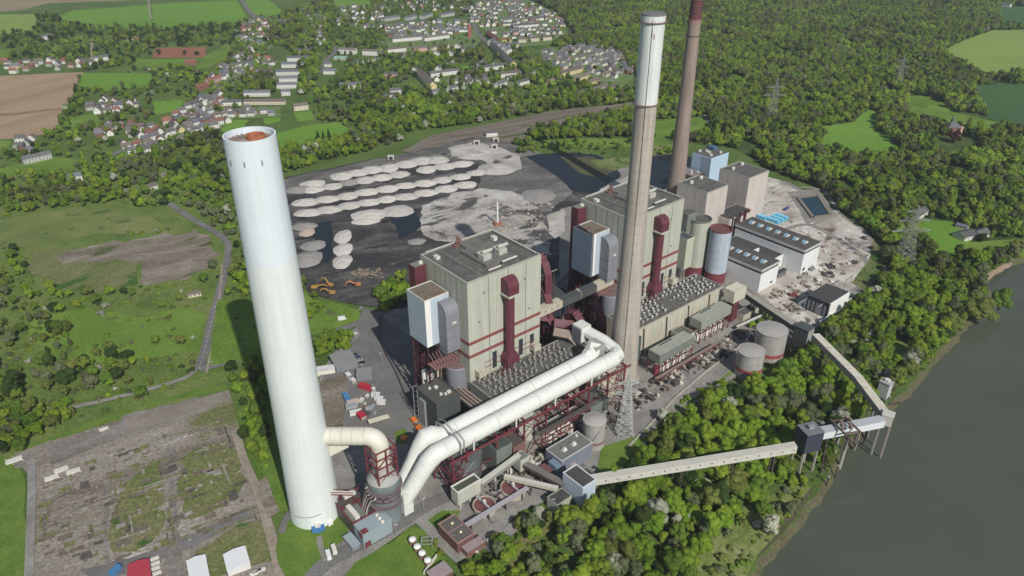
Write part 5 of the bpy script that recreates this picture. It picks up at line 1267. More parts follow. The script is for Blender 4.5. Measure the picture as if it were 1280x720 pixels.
def f_dark():
    c = G(1012, 553, 26)
    P = [G(1003, 572, 17), G(1028, 564, 17)]
    return P
t = thing("transfer_tower", "black clad transfer tower standing in the wood on the river conveyor", "transfer tower", G(1003, 570, 15))
A = G(1004, 568, 17); B = G(1025, 563, 17); d = (B - A); d.z = 0; n = Vector((-d.y, d.x, 0)).normalized() * 10.5
NAVY = mat("navy_cladding", (.045, .052, .072), .5, .08, .2)
part("wall", NAVY, t, lambda b: b.hexa([A, B, B + n, A + n], [Vector((p.x, p.y, 31)) for p in (A, B, B + n, A + n)]))
part("roof", mat("tower_grey_roof", (.16, .17, .17)), t, lambda b: b.hexa([Vector((p.x, p.y, 31)) for p in (A, B, B + n, A + n)], [Vector((p.x, p.y, 31.5)) for p in (A, B, B + n, A + n)]))
part("roof_cap", mat("tower_grey_cap", (.24, .25, .25)), t, lambda b: b.box((A.x + n.x * .5 + d.x * .5, A.y + n.y * .5 + d.y * .5, 31.5), (4, 2.2, 2.0), atan2(d.y, d.x)))
part("leg", CONCR, t, lambda b: [b.beam((p.x, p.y, -3), (p.x, p.y, 17), 1.1) for p in (A + n * .1 + d * .1, B + n * .1 - d * .1, B + n * .9 - d * .1, A + n * .9 + d * .1)] and None)
cc = Vector((A.x + d.x + n.x * .4, A.y + d.y + n.y * .4, 24))
ce = G(1101, 531, 24)
gallery("conveyor_gallery", "white conveyor bridge from the black tower out over the river bank", cc, ce, 5.6, 5.0, mat("gallery_brightwhite", (.62, .65, .66), .5, .06, .2), mat("gallery_bright_roof", (.40, .43, .44)), (.12,), 0)
cf = G(1108, 527, 24); cg = G(1018, 424, 22)
mid = cf.lerp(cg, .42) + Vector((3, 2, 0))
gallery("conveyor_gallery", "pale-roofed bank conveyor gallery, lower stretch ending over the river", cf, mid, 5.4, 4.6, GALS, mat("gallery_cream_roof", (.56, .53, .43), .8, .14, .15, dirt=((.36, .31, .22), .2, .6)), (.25, .6, .9), 0)
gallery("conveyor_gallery", "long pale-roofed conveyor gallery rising through the wood to the dark junction tower", mid, cg, 5.4, 4.6, GALS, mat("gallery_cream_roof", (.56, .53, .43)), (.3, .7), 0)
t = thing("transfer_house", "small white corner house where the bank conveyor meets the river bridge", "transfer house", cf)
part("wall", GALW, t, lambda b: b.box((cf.x, cf.y, 23), (6.5, 6.5, 7), AZ + .3)); part("roof", GALR, t, lambda b: b.box((cf.x, cf.y, 30), (7, 7, .4), AZ + .3))
part("leg", CONCR, t, lambda b: [b.beam((cf.x + a, cf.y + c, -6), (cf.x + a, cf.y + c, 23), .9) for a, c in ((-2.4, 1.5), (2.2, -1.5))] and None)
# jetty dolphins + unloader frame
for k, (x, y) in enumerate(((1040, 575), (1049, 585), (1067, 562), (1082, 548))):
    p = G(x, y, -4)
    t = thing("mooring_pile", ["grey concrete pile at the bank end of the unloading frame", "tall pale concrete pile under the red unloading frame", "concrete pile in the river below the white bridge", "outermost concrete pile below the white bridge"][k], "pile", p, "piles below the river bridge")
    part("shaft", mat("pile_concrete", (.34, .34, .31)), t, lambda b: b.lathe((p.x, p.y), [(1.1, -8), (1.1, 19), (1.3, 19.2), (1.3, 20)], 14), True)
    part("cap", STEELD, t, lambda b: b.lathe((p.x, p.y), [(1.4, 20), (1.4, 20.8)], 12))
p = G(1050, 560, 14)
t = thing("unloading_frame", "rust-red unloading frame straddling the white river bridge", "unloader", p)
def f(b):
    q = Vector((p.x, p.y, 0)); dn = (ce - cc).normalized(); nn = Vector((-dn.y, dn.x, 0))
    for s in (-5, 5):
        for w in (-6, 6): b.beam(q + dn * s + nn * w + Vector((0, 0, 16)), q + dn * s + nn * w + Vector((0, 0, 31)), .6)
        b.beam(q + dn * s + nn * -7 + Vector((0, 0, 31)), q + dn * s + nn * 8 + Vector((0, 0, 31)), .9)
        b.beam(q + dn * s + nn * -6 + Vector((0, 0, 20)), q + dn * s + nn * 6 + Vector((0, 0, 20)), .7)
    for w in (-6, 6): b.beam(q + dn * -5 + nn * w + Vector((0, 0, 31)), q + dn * 5 + nn * w + Vector((0, 0, 31)), .8)
part("frame", mat("rusty_steel", (.13, .085, .075), .7, .3, .5), t, f)
for kk in range(6):
  def f(b):
      q = Vector((p.x, p.y, 34.5)); dn = (ce - cc).normalized(); nn = Vector((-dn.y, dn.x, 0))
      for k in (kk,): b.box((q.x + dn.x * (k * 1.9 - 5) + nn.x * (k % 3 - 1) * 3, q.y + dn.y * (k * 1.9 - 5) + nn.y * (k % 3 - 1) * 3, 31.5), (1.5, 2.2, 1.2 + (k % 2)), atan2(dn.y, dn.x))
  part("winch", PIPEB, t, f)
for k, (x, y) in enumerate(((1044, 596), (1032, 610), (975, 672), (985, 660))):
    p = G(x, y, -4)
    if k < 2:
        t = thing("steel_dolphin", ["thin dark steel post in the water below the frame", "thin dark steel post at the reedy bank"][k], "mooring post", p)
        part("post", STEELD, t, lambda b: b.beam((p.x, p.y, -8), (p.x, p.y, 5), .8)); part("cap", STEEL, t, lambda b: b.box((p.x, p.y, 5), (1.3, 1.3, .4)))
# unloader hut by the conveyor
p = gp(1100, 492); q = W(234, -168)
t = thing("bank_tower", "pale grey narrow tower hut with machinery beside the bank conveyor", "hut", q)
part("wall", mat("hut_grey", (.42, .43, .43)), t, lambda b: b.ub(228, 234, -173, -166, 2, 14))
part("roof", mat("hut_roof", (.33, .33, .31)), t, lambda b: b.ub(227.6, 234.4, -173.4, -165.6, 14, 14.4))
part("roof_box", OFFW, t, lambda b: b.ub(230, 233, -171, -168, 14.4, 16))
part("leg", STEEL, t, lambda b: [b.beam(W(u, v, -6), W(u, v, 2), .7) for u in (228.5, 234.5) for v in (-173.5, -165.5)] and None)
part("machinery", mat("rusty_steel", (.2, .1, .08)), t, lambda b: [b.tube([W(228 + k * 2, -176 - k, 0), W(231 + k, -182, 4 - k)], .6, 6) for k in range(4)] and None)
# junction tower + gallery to hall
t = thing("junction_tower", "dark junction tower where the bank conveyor meets the plant gallery", "transfer tower", W(240, -99))
part("wall", mat("junction_wall", (.07, .075, .075)), t, lambda b: b.ub(236.5, 245.5, -105, -93.5, 2, 21))
part("light_face", STEEL, t, lambda b: b.ub(237, 245, -105.25, -105, 8, 20.5))
part("roof", DGREY, t, lambda b: b.ub(236.1, 245.9, -105.4, -93.1, 21, 21.4))
part("undercroft", STEELD, t, lambda b: b.ub(237.5, 244.5, -104, -94.5, 0, 2))
gallery("conveyor_gallery", "long low gallery with a concrete-grey roof between junction tower and turbine hall", W(241, -93.5, 14), W(262, -24, 12), 5.0, 4.4, DGREY, mat("gallery_grey_roof", (.33, .31, .27)), (.2, .45, .7), 0)
gallery("pipe_gallery", "dark pipe gallery beside the white hall foot", W(252, -93, 6), W(276, -32, 6), 4, 3, STEELD, mat("dusty_deck", (.27, .24, .20)), (.3, .7), 0)
gallery("footbridge", "thin pale footbridge between the maroon stem and the service road", W(224, -53, 4), W(258, -61, 9), 1.6, 1.4, STEEL, OFFW, (.5,), 0)
# plant side small conveyors
gallery("conveyor_gallery", "pale conveyor rising left of the clarifiers to the hanging cream box", W(-42, -64, 9), W(-12, -64, 13.5), 3.2, 2.6, GALS, GALR, (.3, .7), 0)
gallery("conveyor_gallery", "pale narrow conveyor crossing above the right clarifier to the low cream box", W(-27, -68, 9), W(-9, -95, 8), 2.6, 2.2, BEIGE, GALR, (.5,), 0)
gallery("conveyor_gallery", "dark twin conveyor from the small grey-green box to the transfer tower", W(-11, -67, 9), W(-4.8, -95, 9), 4.2, 2.2, STEELD, mat("dark_conv_roof", (.16, .15, .13)), (.5,), 0)
gallery("pipe_bridge", "straight pale pipe bridge running past both clarifiers to the brown building", W(-69, -80, 5), W(-20, -81, 6), 2.4, 1.2, STEEL, mat("lilac_grey", (.36, .34, .37)), (.15, .4, .65, .9), 0)
bx("transfer_house", "small grey-green box on the conveyor right of the clarifiers", "transfer house", -14.5, -7.5, -68, -61, 6, 14.5, CREAM, GREEN, legs=STEELD)
t = thing("hanging_bunker", "cream open-topped box on stilts left of the clarifiers", "bunker", W(-50, -61))
part("wall", CREAM, t, lambda b: b.ub(-58.5, -42, -64.5, -58, 4.5, 14)); part("roof", mat("moss_roof", (.07, .08, .055)), t, lambda b: b.ub(-57.8, -42.7, -63.8, -58.7, 14, 14.1))
part("edge", OFFW, t, lambda b: [b.ub(*q) for q in ((-58.7, -41.8, -64.7, -64, 14, 14.8), (-58.7, -41.8, -58.5, -57.8, 14, 14.8), (-58.7, -58, -64, -58.5, 14, 14.8), (-42.5, -41.8, -64, -58.5, 14, 14.8))] and None)
part("leg", CREAM, t, lambda b: [b.ub(a, a + 1.2, c, c + 1.2, 0, 4.5) for a in (-57, -50, -44) for c in (-64, -60)] and None)
# clarifiers
for k, (u, v, r) in enumerate(((-46.5, -73.5, 6.2), (-25, -73.5, 7.0))):
    c = W(u, v); t = thing("clarifier", ["round clarifier basin with red sludge, left one with the bridge across", "round clarifier basin with red sludge, right one under the conveyors"][k], "clarifier", c, "round clarifiers")
    part("wall", mat("clarifier_wall", (.40, .36, .30), .8, .15, .3), t, lambda b: b.lathe((c.x, c.y), [(r + .6, 0), (r + .6, 5), (r, 5), (r, 4.2)], 36, cap=(True, False)), True)
    part("sludge", SLUDGE, t, lambda b: b.lathe((c.x, c.y), [(r, 4.1), (r, 4.2)], 36))
    part("bridge", mat("lilac_steel", (.36, .33, .36)), t, lambda b: b.beam((c.x - (r + 1) * VV.x, c.y - (r + 1) * VV.y, 5.6), (c.x + (r + 1) * VV.x, c.y + (r + 1) * VV.y, 5.6), 1.3, .6) or b.box((c.x, c.y, 5.9), (2, 1.6, 1.6), AZ))
    part("rake_drive", OFFW, t, lambda b: b.lathe((c.x, c.y), [(.9, 5.9), (.9, 8)], 10))
for k in range(4):
    t = thing("pipe_run", ["looping grey pipe between the clarifiers, left one", "looping grey pipe between the clarifiers, middle one", "curved pale pipe beside the right clarifier", "short bent pipe in front of the left clarifier"][k], "pipe", W(-36, -70), "pipes between the clarifiers")
    part("pipe", mat("lilac_steel", (.36, .33, .36)) if k % 2 else PIPEB, t, lambda b: b.tube([W(-38 + k * 2, -66 - k, 3), W(-37 + k * 1.5, -70, 4), W(-35 + k, -74, 3.5), W(-37 + k * 2, -79, 2)], .7, 7), True)
    part("valve", STEELD, t, lambda b: b.box(tuple(W(-36 + k * 1.3, -72, 3)), (1.6, 1.6, 1.6), AZ))
t = thing("brick_building", "brown brick building with a two-level dark roof, beside the four small tanks", "building", W(-71, -80))
part("wall", BRICK, t, lambda b: b.ub(-77.3, -66, -89.5, -71.5, 0, 8))
part("roof", ROOF, t, lambda b: b.ub(-76.7, -66.6, -80, -72.1, 8, 8.3) or b.ub(-76.7, -66.6, -88.9, -80.4, 8, 8.2))
part("roof_edge", mat("pink_edge", (.30, .18, .16)), t, lambda b: [b.ub(*q) for q in ((-77.4, -65.9, -89.6, -89, 8, 8.8), (-77.4, -65.9, -80.4, -80, 8, 8.6), (-77.4, -65.9, -72, -71.4, 8, 8.8), (-77.4, -76.8, -89, -72, 8, 8.8), (-66.5, -65.9, -89, -72, 8, 8.8))] and None)
part("roof_dome", mat("dome_light", (.75, .60, .42)), t, lambda b: [b.lathe((W(u, v).x, W(u, v).y), [(.8, 8.3), (.7, 8.9), (.2, 9.2)], 10) for u, v in ((-71, -76), (-71, -84))] and None)
part("annex", mat("brick_annex", (.20, .11, .09)), t, lambda b: b.ub(-75, -62, -95, -89.7, 0, 4.5)); part("annex_roof", mat("pinkish_roof", (.30, .24, .24)), t, lambda b: b.ub(-75, -62, -95, -89.7, 4.5, 4.8))
part("step", OFFW, t, lambda b: b.ub(-70, -68.5, -96.5, -95.1, 0, 2))
for k, (x, y) in enumerate(((516, 677), (522, 686), (528, 694), (535, 703))):
    c = gp(x, y + 4); t = thing("acid_tank", ["white-topped brown tank, topmost of the row of four on the lawn", "white-topped brown tank, second from the top of the lawn row", "white-topped brown tank, third from the top of the lawn row", "white-topped brown tank, lowest of the row of four on the lawn"][k], "tank", c, "four small tanks on the lawn")
    part("shell", mat("brown_shell", (.22, .12, .09)), t, lambda b: b.lathe((c.x, c.y), [(1.9, 0), (1.9, 4.2)], 18), True)
    part("dome", WHITEW, t, lambda b: b.lathe((c.x, c.y), [(2.0, 4.2), (1.8, 4.9), (.9, 5.4), (.2, 5.5)], 18), True)
    part("pipe", STEEL, t, lambda b: b.tube([(c.x + 2, c.y, 0), (c.x + 2.2, c.y, 5), (c.x, c.y, 6)], .15, 5))
t = thing("steel_platform", "grey open platform frame beside the four small tanks", "platform", gp(534, 682))
c = gp(534, 682)
part("frame", STEEL, t, lambda b: [b.beam((c.x + a, c.y + q, 0), (c.x + a, c.y + q, 4), .3) for a in (-3, 3) for q in (-2.5, 2.5)] and [b.beam(Vector((c.x - 3, c.y + q, 4)), Vector((c.x + 3, c.y + q, 4)), .35) for q in (-2.5, 0, 2.5)] and [b.beam(Vector((c.x + q, c.y - 2.5, 4)), Vector((c.x + q, c.y + 2.5, 4)), .35) for q in (-3, 3)] and None)
t = thing("retaining_wall", "slanting white-topped wall running from the lowest small tank", "wall", gp(543, 700))
part("wall", OFFW, t, lambda b: b.beam(gp(530, 720) + Vector((0, 0, 1)), gp(546, 698) + Vector((0, 0, 1)), .6, 2.2))
t = thing("brick_hut", "low brown-walled pit house at the bottom edge of the lawn", "building", gp(552, 716))
c = gp(550, 722)
part("wall", BRICK, t, lambda b: b.box(tuple(c), (11, 8, 3.5), AZ)); part("roof", mat("pinkish_roof", (.3, .24, .24)), t, lambda b: b.box((c.x, c.y, c.z + 3.5), (11.4, 8.4, .4), AZ))
t = thing("perimeter_wall", "long pale concrete wall between the service road and the riverside wood", "wall", W(150, -76))
pts = [W(56, -91), W(90, -84), W(122, -77), W(160, -72), W(206, -68), W(246, -62)]
part("wall", mat("kerb_concrete", (.37, .35, .30), .85, .15, .3), t, lambda b: [b.beam(pts[i] + Vector((0, 0, .9)), pts[i + 1] + Vector((0, 0, .9)), 1.1, 2.0) for i in range(5)] and None)
# walls along the coal yard access
t = thing("curved_wall", "curved dark retaining kerb beside the road left of the dark shaded blocks", "wall", gp(482, 430))
pts2 = smooth_line([gp(476, 398), gp(474, 420), gp(480, 440), gp(496, 470), (gp(512, 510))], 5)
part("wall", STEELD, t, lambda b: [b.beam(pts2[i] + Vector((0, 0, 1)), pts2[i + 1] + Vector((0, 0, 1)), .5, 2) for i in range(len(pts2) - 1)] and None)
# ---------------- lattice pylons
def pylon(x, y, h, label, arms, w0=7.0, mm=None):
    c = G(x, y); t = thing("lattice_pylon", label, "pylon", c)
    mm = mm or mat("pylon_grey", (.27, .28, .27), .5, .1, .5); a = radians(4)
    ex = Vector((cos(a), sin(a), 0)); ey = Vector((-sin(a), cos(a), 0))
    def wz(z): return w0 * (1 - z / h) ** 1.0 * .92 + .5 if z < h * .62 else max(.45, (w0 * .38 * .92 + .5) * (1 - (z / h - .62) / .38) + .3)
    zs = [h * k / 11 for k in range(12)]
    cr_ = ((-1, -1), (1, -1), (1, 1), (-1, 1))
    P = lambda z, s: c + ex * (s[0] * wz(z)) + ey * (s[1] * wz(z)) + Vector((0, 0, z))
    for s in cr_:
        part("leg", mm, t, lambda b, s=s: [b.beam(P(zs[i], s), P(zs[i + 1], s), .3) for i in range(11)] and None)
    def f(b):
        for i in range(11):
            for k in range(4):
                s, s2 = cr_[k], cr_[(k + 1) % 4]
                b.beam(P(zs[i], s), P(zs[i + 1], s2), .2); b.beam(P(zs[i], s2), P(zs[i + 1], s), .2)
                if i: b.beam(P(zs[i], s), P(zs[i], s2), .2)
    part("lattice", mm, t, f)
    for (fz, L_) in arms:
        def f(b, fz=fz, L_=L_):
            z = h * fz
            for sg in (-1, 1):
                e = c + ex * (sg * L_) + Vector((0, 0, z))
                for q in (-1, 1):
                    b.beam(c + ex * (sg * wz(z)) + ey * (q * wz(z)) + Vector((0, 0, z)), e, .28); b.beam(c + ex * (sg * wz(z)) + ey * (q * wz(z)) + Vector((0, 0, z + 2.4)), e, .24)
                for k in range(1, 5):
                    p_ = c + ex * (sg * (wz(z) + (L_ - wz(z)) * k / 5)); b.beam(p_ + Vector((0, 0, z)), p_ + Vector((0, 0, z + 2.4 * (1 - k / 5))), .18)
        part("cross_arm", mm, t, f)
    def f(b):
        for (fz, L_) in arms:
            for sg in (-1, 1):
                for q in (.55, 1):
                    e = c + ex * (sg * L_ * q) + Vector((0, 0, h * fz)); b.beam(e, e + Vector((0, 0, -2.6)), .3)
    part("insulator", STEELD, t, f)
    return t
pylon(780, 543, 48, "bare grey lattice pylon beside the service road at the foot of the concrete chimney", [(.70, 9), (.86, 7)], 5.0, mat("pylon_pale", (.46, .47, .45), .5, .1, .5))
pylon(1127, 334, 62, "large lattice pylon with three wide arms in the wood right of the dusty yard", [(.60, 19), (.76, 15), (.90, 10)], 7.5)
pylon(963, 152, 62, "distant lattice pylon in the forest left of the bright clearing", [(.62, 16), (.80, 12)], 7)
pylon(1121, 110, 55, "faint farthest lattice pylon high up in the forest", [(.62, 13), (.80, 10)], 6, mat("pylon_faint", (.24, .26, .24)))
# small switchyard gantries
for k, (x, y) in enumerate(((1000, 392), (1012, 385), (1024, 396), (1058, 362))):
    c = gp(x, y); t = thing("gantry", ["steel gantry left of the black switch building, nearest the junction tower", "steel gantry just behind the black switch building corner", "low steel gantry in front of the black switch building", "steel gantry behind the switch building roof"][k], "gantry", c, "switchyard gantries")
    part("post", STEEL, t, lambda b: [b.beam(c + UU * s, c + UU * s + Vector((0, 0, 11)), .45) for s in (-5, 5)] and None)
    part("beam", STEEL, t, lambda b: b.beam(c + UU * -6 + Vector((0, 0, 11)), c + UU * 6 + Vector((0, 0, 11)), .6) or [b.beam(c + UU * s + Vector((0, 0, 10.8)), c + UU * s + Vector((0, 0, 8.6)), .3) for s in (-3, 0, 3)] and None)
# ---------------- ash heaps
HEAP = mat("ash_heap", (.50, .47, .42), .95, .10, .18, dirt=((.38, .35, .31), .1, .62), vary=.08)
HEAPP = mat("pinkish_heap", (.44, .34, .27), .95, .12, .2); HEAPG = mat("grey_heap", (.27, .255, .235), .95, .15, .2)
def heap_mesh(seed, jitter=.18):
    r = random.Random(seed); b = MB(); n = 40; rings = 9
    ph = [r.uniform(0, 6.28) for _ in range(5)]
    def rad(a): return 1 + jitter * (.5 * sin(2 * a + ph[0]) + .4 * sin(3 * a + ph[1]) + .3 * sin(5 * a + ph[2]) + .2 * sin(9 * a + ph[3]))
    for j in range(rings + 1):
        f_ = j / rings
        for k in range(n):
            a = 2 * pi * k / n; q = 1 - f_
            z = (1 - q ** 1.9) * (.88 + .12 * sin(a * 4 + ph[4] + f_ * 3)) + r.uniform(-.012, .012) * (j > 0)
            b.v.append((q * rad(a) * cos(a), q * rad(a) * sin(a), max(0, z)))
    for j in range(rings):
        for k in range(n):
            k2 = (k + 1) % n; b.f.append((j * n + k, j * n + k2, (j + 1) * n + k2, (j + 1) * n + k)); b.m.append(0)
    return b
heaps = []
HM = [heap_mesh(s, .09) for s in range(5)]
def heap(i, x, y, w, h_, zt, m_=HEAP, label="", grp="pale ash heaps in the coal yard"):
    c = gp(x, y); mb = MB(); src = HM[i % 5]
    # w,h_ are visible half sizes in pixels converted to metres at that place
    w *= 1.2; h_ *= 1.08; zt *= .85; mx = (G(x + w, y) - G(x - w, y)).length / 2; my = (G(x, y - h_) - G(x, y + h_)).length / 2
    ang = .12
    for p in src.v:
        X, Y = p[0] * mx, p[1] * my
        mb.v.append((c.x + X * cos(ang) - Y * sin(ang), c.y + X * sin(ang) + Y * cos(ang), c.z - .1 + p[2] * zt))
    mb.f = src.f; mb.m = src.m
    o = mb.build("ash_heap", m_, None, True, loc=c)
    tag(o, label, "heap", grp); return o
rows = [("back row", [(374, 238, 16, 4.5), (391, 231, 13, 5), (428, 221, 13, 5), (447, 217, 12, 4.5), (466, 213, 12, 5), (486, 211, 11, 5), (509, 206, 12, 5), (527, 202, 12, 5), (547, 201, 12, 5)]),
        ("second row", [(391, 238, 12, 4.5), (415, 234, 12, 4), (437, 229, 11, 4), (457, 226, 12, 4.5), (477, 223, 11, 4.5), (499, 219, 11, 4.5), (533, 213, 11, 4.5), (556, 209, 12, 4.5), (577, 206, 13, 4)]),
        ("third row", [(382, 254, 14, 5), (410, 250, 13, 4.5), (435, 246, 12, 4.5), (459, 241, 13, 4.5), (485, 237, 13, 4.5), (507, 233, 12, 4), (532, 230, 12, 4.5), (553, 226, 11, 4), (576, 222, 11, 4), (596, 217, 11, 3.5)]),
        ("front row", [(386, 267, 15, 5), (412, 263, 14, 5), (437, 258, 13, 4.5), (461, 254, 13, 4.5), (484, 250, 11, 4.5), (507, 247, 14, 4.5), (533, 242, 13, 4.5), (558, 237, 13, 4.5), (582, 232, 12, 4.5)])]
i = 0
for rn, L_ in rows:
    for k, (x, y, w, h_) in enumerate(L_):
        pos = ("leftmost heap", "second heap from the left", "third heap from the left", "fourth heap from the left", "fifth heap from the left", "sixth heap from the left", "seventh heap from the left", "eighth heap from the left", "ninth heap from the left", "tenth heap from the left")[k]
        m_ = HEAPG if (rn == "second row" and k in (2,)) or (rn == "back row" and k == 0) else HEAP
        heap(i, x, y, w, h_, 3.4, m_, "%s ash heap, %s in the %s of the coal yard" % ("grey" if m_ is HEAPG else "pale", pos, rn)); i += 1
for (x, y, w, h_, z, m_, lb) in ((462, 270, 20, 7, 3, HEAP, "broad double ash heap in front of the front row, left of two"), (497, 265, 17, 7.5, 3, HEAP, "broad ash heap in front of the front row, right of two"),
        (457, 278, 15, 4, 2, HEAP, "low ash heap lapping the front of the broad double heap"),
        (429, 297, 9.5, 8, 3, HEAP, "round white ash heap, top of the vertical trio beside the pool"), (429, 313, 10, 8, 3, HEAP, "round white ash heap, middle of the vertical trio beside the pool"), (428, 328, 10.5, 8.5, 3, HEAP, "round white ash heap, bottom of the vertical trio beside the pool"),
        (384, 291, 8, 6, 3, HEAPP, "small pinkish heap above the greyish heaps by the white chimney"), (381, 284, 13, 5, 3, HEAPG, "grey heap right behind the white chimney"), (392, 308, 14, 6, 3, HEAPG, "grey heap left of the pool with a flat tail"), (384, 325, 16, 10, 5, HEAPG, "largest grey heap next to the white chimney, left of the pool"),
        (521, 303, 10, 4, 2, HEAPG, "low grey heap between pool and circular ash spread"), (620, 212, 20, 8, 3, ASHY, "broad dusty heap at the far right of the ash rows"), (673, 246, 17, 9, 3, HEAPG, "grey bumpy heap beside the dark pond"), (595, 196, 20, 4, 3, ASHY, "pale dusty heap at the back by the railway")):
    heap(i, x, y, w, h_, z, m_, lb, "odd heaps in the coal yard"); i += 1
for k, (x, y) in enumerate(((596, 181), (620, 178), (489, 200), (618, 186))):
    c = gp(x, y); t = thing("concrete_portal", ["small pale concrete portal at the back of the ash yard, left one", "small pale concrete portal by the railway bush, upper right one", "pale concrete box behind the back ash row", "pale broken concrete portal, lower right by the railway bush"][k], "portal", c, "concrete portals by the railway")
    part("wall", mat("portal_conc", (.50, .48, .42)), t, lambda b: [b.box((c.x + s, c.y, c.z), (1.4, 4, 4)) for s in (-3, 3)] and b.box((c.x, c.y, c.z + 4), (8, 4, 1.2)))
    part("opening", BLACK, t, lambda b: b.box((c.x, c.y + .5, c.z), (4.5, 3, 3.9)))
# mast and stacker remains
c = gp(622, 282); t = thing("mast", "white slender mast with a reddish base in the circular ash area", "mast", c)
part("pole", WHITEW, t, lambda b: b.lathe((c.x, c.y), [(1.0, 1), (.8, 26)], 12), True); part("base", mat("reddish_base", (.30, .13, .08)), t, lambda b: b.box(tuple(c), (8, 6, 2.4), .4))
t = thing("rubble_ring", "reddish broken concrete ring on the right of the circular ash area", "rubble", gp(650, 268))
def f(b):
    r = random.Random(9)
    for k in range(70):
        x, y = r.uniform(625, 690), r.uniform(255, 300); p = gp(x, y); s = r.uniform(1, 3.4); b.box(tuple(p), (s, s * r.uniform(.5, 1.4), s * .35), r.uniform(0, 3))
o = part("block", mat("broken_concrete", (.40, .33, .27), .95, .3, .3), t, f); o["kind"] = "stuff"
t = thing("inclined_conveyor", "collapsed brownish conveyor frame at the pond behind the right boiler house", "conveyor", gp(765, 240))
part("frame", mat("pinkish_steel", (.26, .20, .17)), t, lambda b: [b.beam(W(140, q, 14), W(196, q + 30, 5), 1.2, 1.6) for q in (58, 66, 74)] and [b.beam(W(142 + k * 6, 57 + k * 3, 13 - k), W(142 + k * 6, 76 + k * 3, 13 - k), .8) for k in range(9)] and None)
part("leg", STEELD, t, lambda b: [b.beam(W(150 + k * 12, 62 + k * 7, 0), W(150 + k * 12, 62 + k * 7, 12 - k * 2), .8) for k in range(4)] and None)

# ---------------- excavators
YEL = mat("machine_yellow", (.42, .25, .06), .5, .1, .5); TRK = mat("track_rubber", (.05, .045, .04))
def excavator(x, y, rz, label, arm=1.0, mm=YEL):
    c = gp(x, y); t = thing("excavator", label, "excavator", c, "yellow excavators at the coal yard edge", rz)
    def loc(b): return b
    def P(n, m_, fn):
        b = MB(); fn(b); me = b.build(n, m_, None); me.parent = t; return me
    P("track", TRK, lambda b: b.box((0, -1.5, 0), (5, .8, 1.2))); P("track", TRK, lambda b: b.box((0, 1.5, 0), (5, .8, 1.2)))
    P("body", mm, lambda b: b.box((-.8, 0, 1.2), (4.2, 3, 1.7))); cab = P("cab", GLASS, lambda b: b.box((1.2, .9, 1.3), (1.7, 1.2, 2.2)))
    b = MB(); b.box((1.2, .9, 3.5), (1.8, 1.3, .15)); rr = b.build("cab_roof", mm, None); rr.parent = cab
    P("counterweight", mat("machine_dark_yellow", (.42, .24, .06)), lambda b: b.box((-3.2, 0, 1.3), (.8, 2.9, 1.5)))
    P("boom", mm, lambda b: b.beam((1, -.4, 2.2), (4.5, -.4, 6 * arm), .7, .9) or b.beam((4.5, -.4, 6 * arm), (8.2, -.4, 5 * arm), .65, .8))
    P("stick", mm, lambda b: b.beam((8.2, -.4, 5 * arm), (9.4, -.4, 1.6), .5, .6))
    P("bucket", TRK, lambda b: b.box((9.2, -.4, .1), (1.6, 1.5, 1.5)))
    t.scale = (1.05, 1.05, 1.05)
excavator(395, 362, .2, "yellow excavator, left of the group, arm stretched out low", .6)
excavator(412, 359, 2.6, "orange-yellow excavator with pale cab, middle of the group, arm up to the left", 1.1)
excavator(414, 369, 3.0, "yellow excavator nearest the green bank", .8)
excavator(446, 359, 3.4, "orange-red excavator on the right of the group, by the ramp", .9, mat("machine_orange", (.50, .20, .07), .6))
t = thing("scrap_heap", "yellowish heap of scrap beams behind the excavators", "scrap heap", gp(452, 345))
def f(b):
    r = random.Random(2)
    for k in range(40):
        p = gp(r.uniform(438, 478), r.uniform(340, 350)); a = r.uniform(0, 3); L_ = r.uniform(2, 8); b.beam(p + Vector((0, 0, r.uniform(.3, 2))), p + Vector((L_ * cos(a), L_ * sin(a), r.uniform(.3, 2))), r.uniform(.4, 1.1))
part("beam", mat("scrap_yellow", (.28, .23, .16)), t, f)

# ---------------- containers, vehicles
def container(name, label, c, L_, w, h, az, mm, roofm=None, grp=None, cat="container"):
    c = ground_at(c); t = thing(name, label, cat, c, grp)
    part("body", mm, t, lambda b: b.box(tuple(c + Vector((0, 0, .15))), (L_, w, h), az))
    part("roof", roofm or mm, t, lambda b: b.box((c.x, c.y, c.z + .15 + h), (L_ + .2, w + .2, .14), az) or [b.box((c.x + cos(az) * q, c.y + sin(az) * q, c.z + .29 + h), (.2, w, .06), az) for q in [(-L_ / 2 + 1 + 1.2 * k) for k in range(int((L_ - 1) / 1.2))]] and None)
    part("door", STEEL, t, lambda b: b.box((c.x + cos(az) * (L_ / 2 + .04), c.y + sin(az) * (L_ / 2 + .04), c.z + .3), (.08, w * .8, h * .85), az))
    return t
RD = mat("container_red", (.42, .03, .05), .5); BL = mat("container_blue", (.07, .20, .38), .5); WHC = mat("container_white", (.62, .62, .60), .5); GRC = mat("container_grey", (.30, .32, .34), .5)
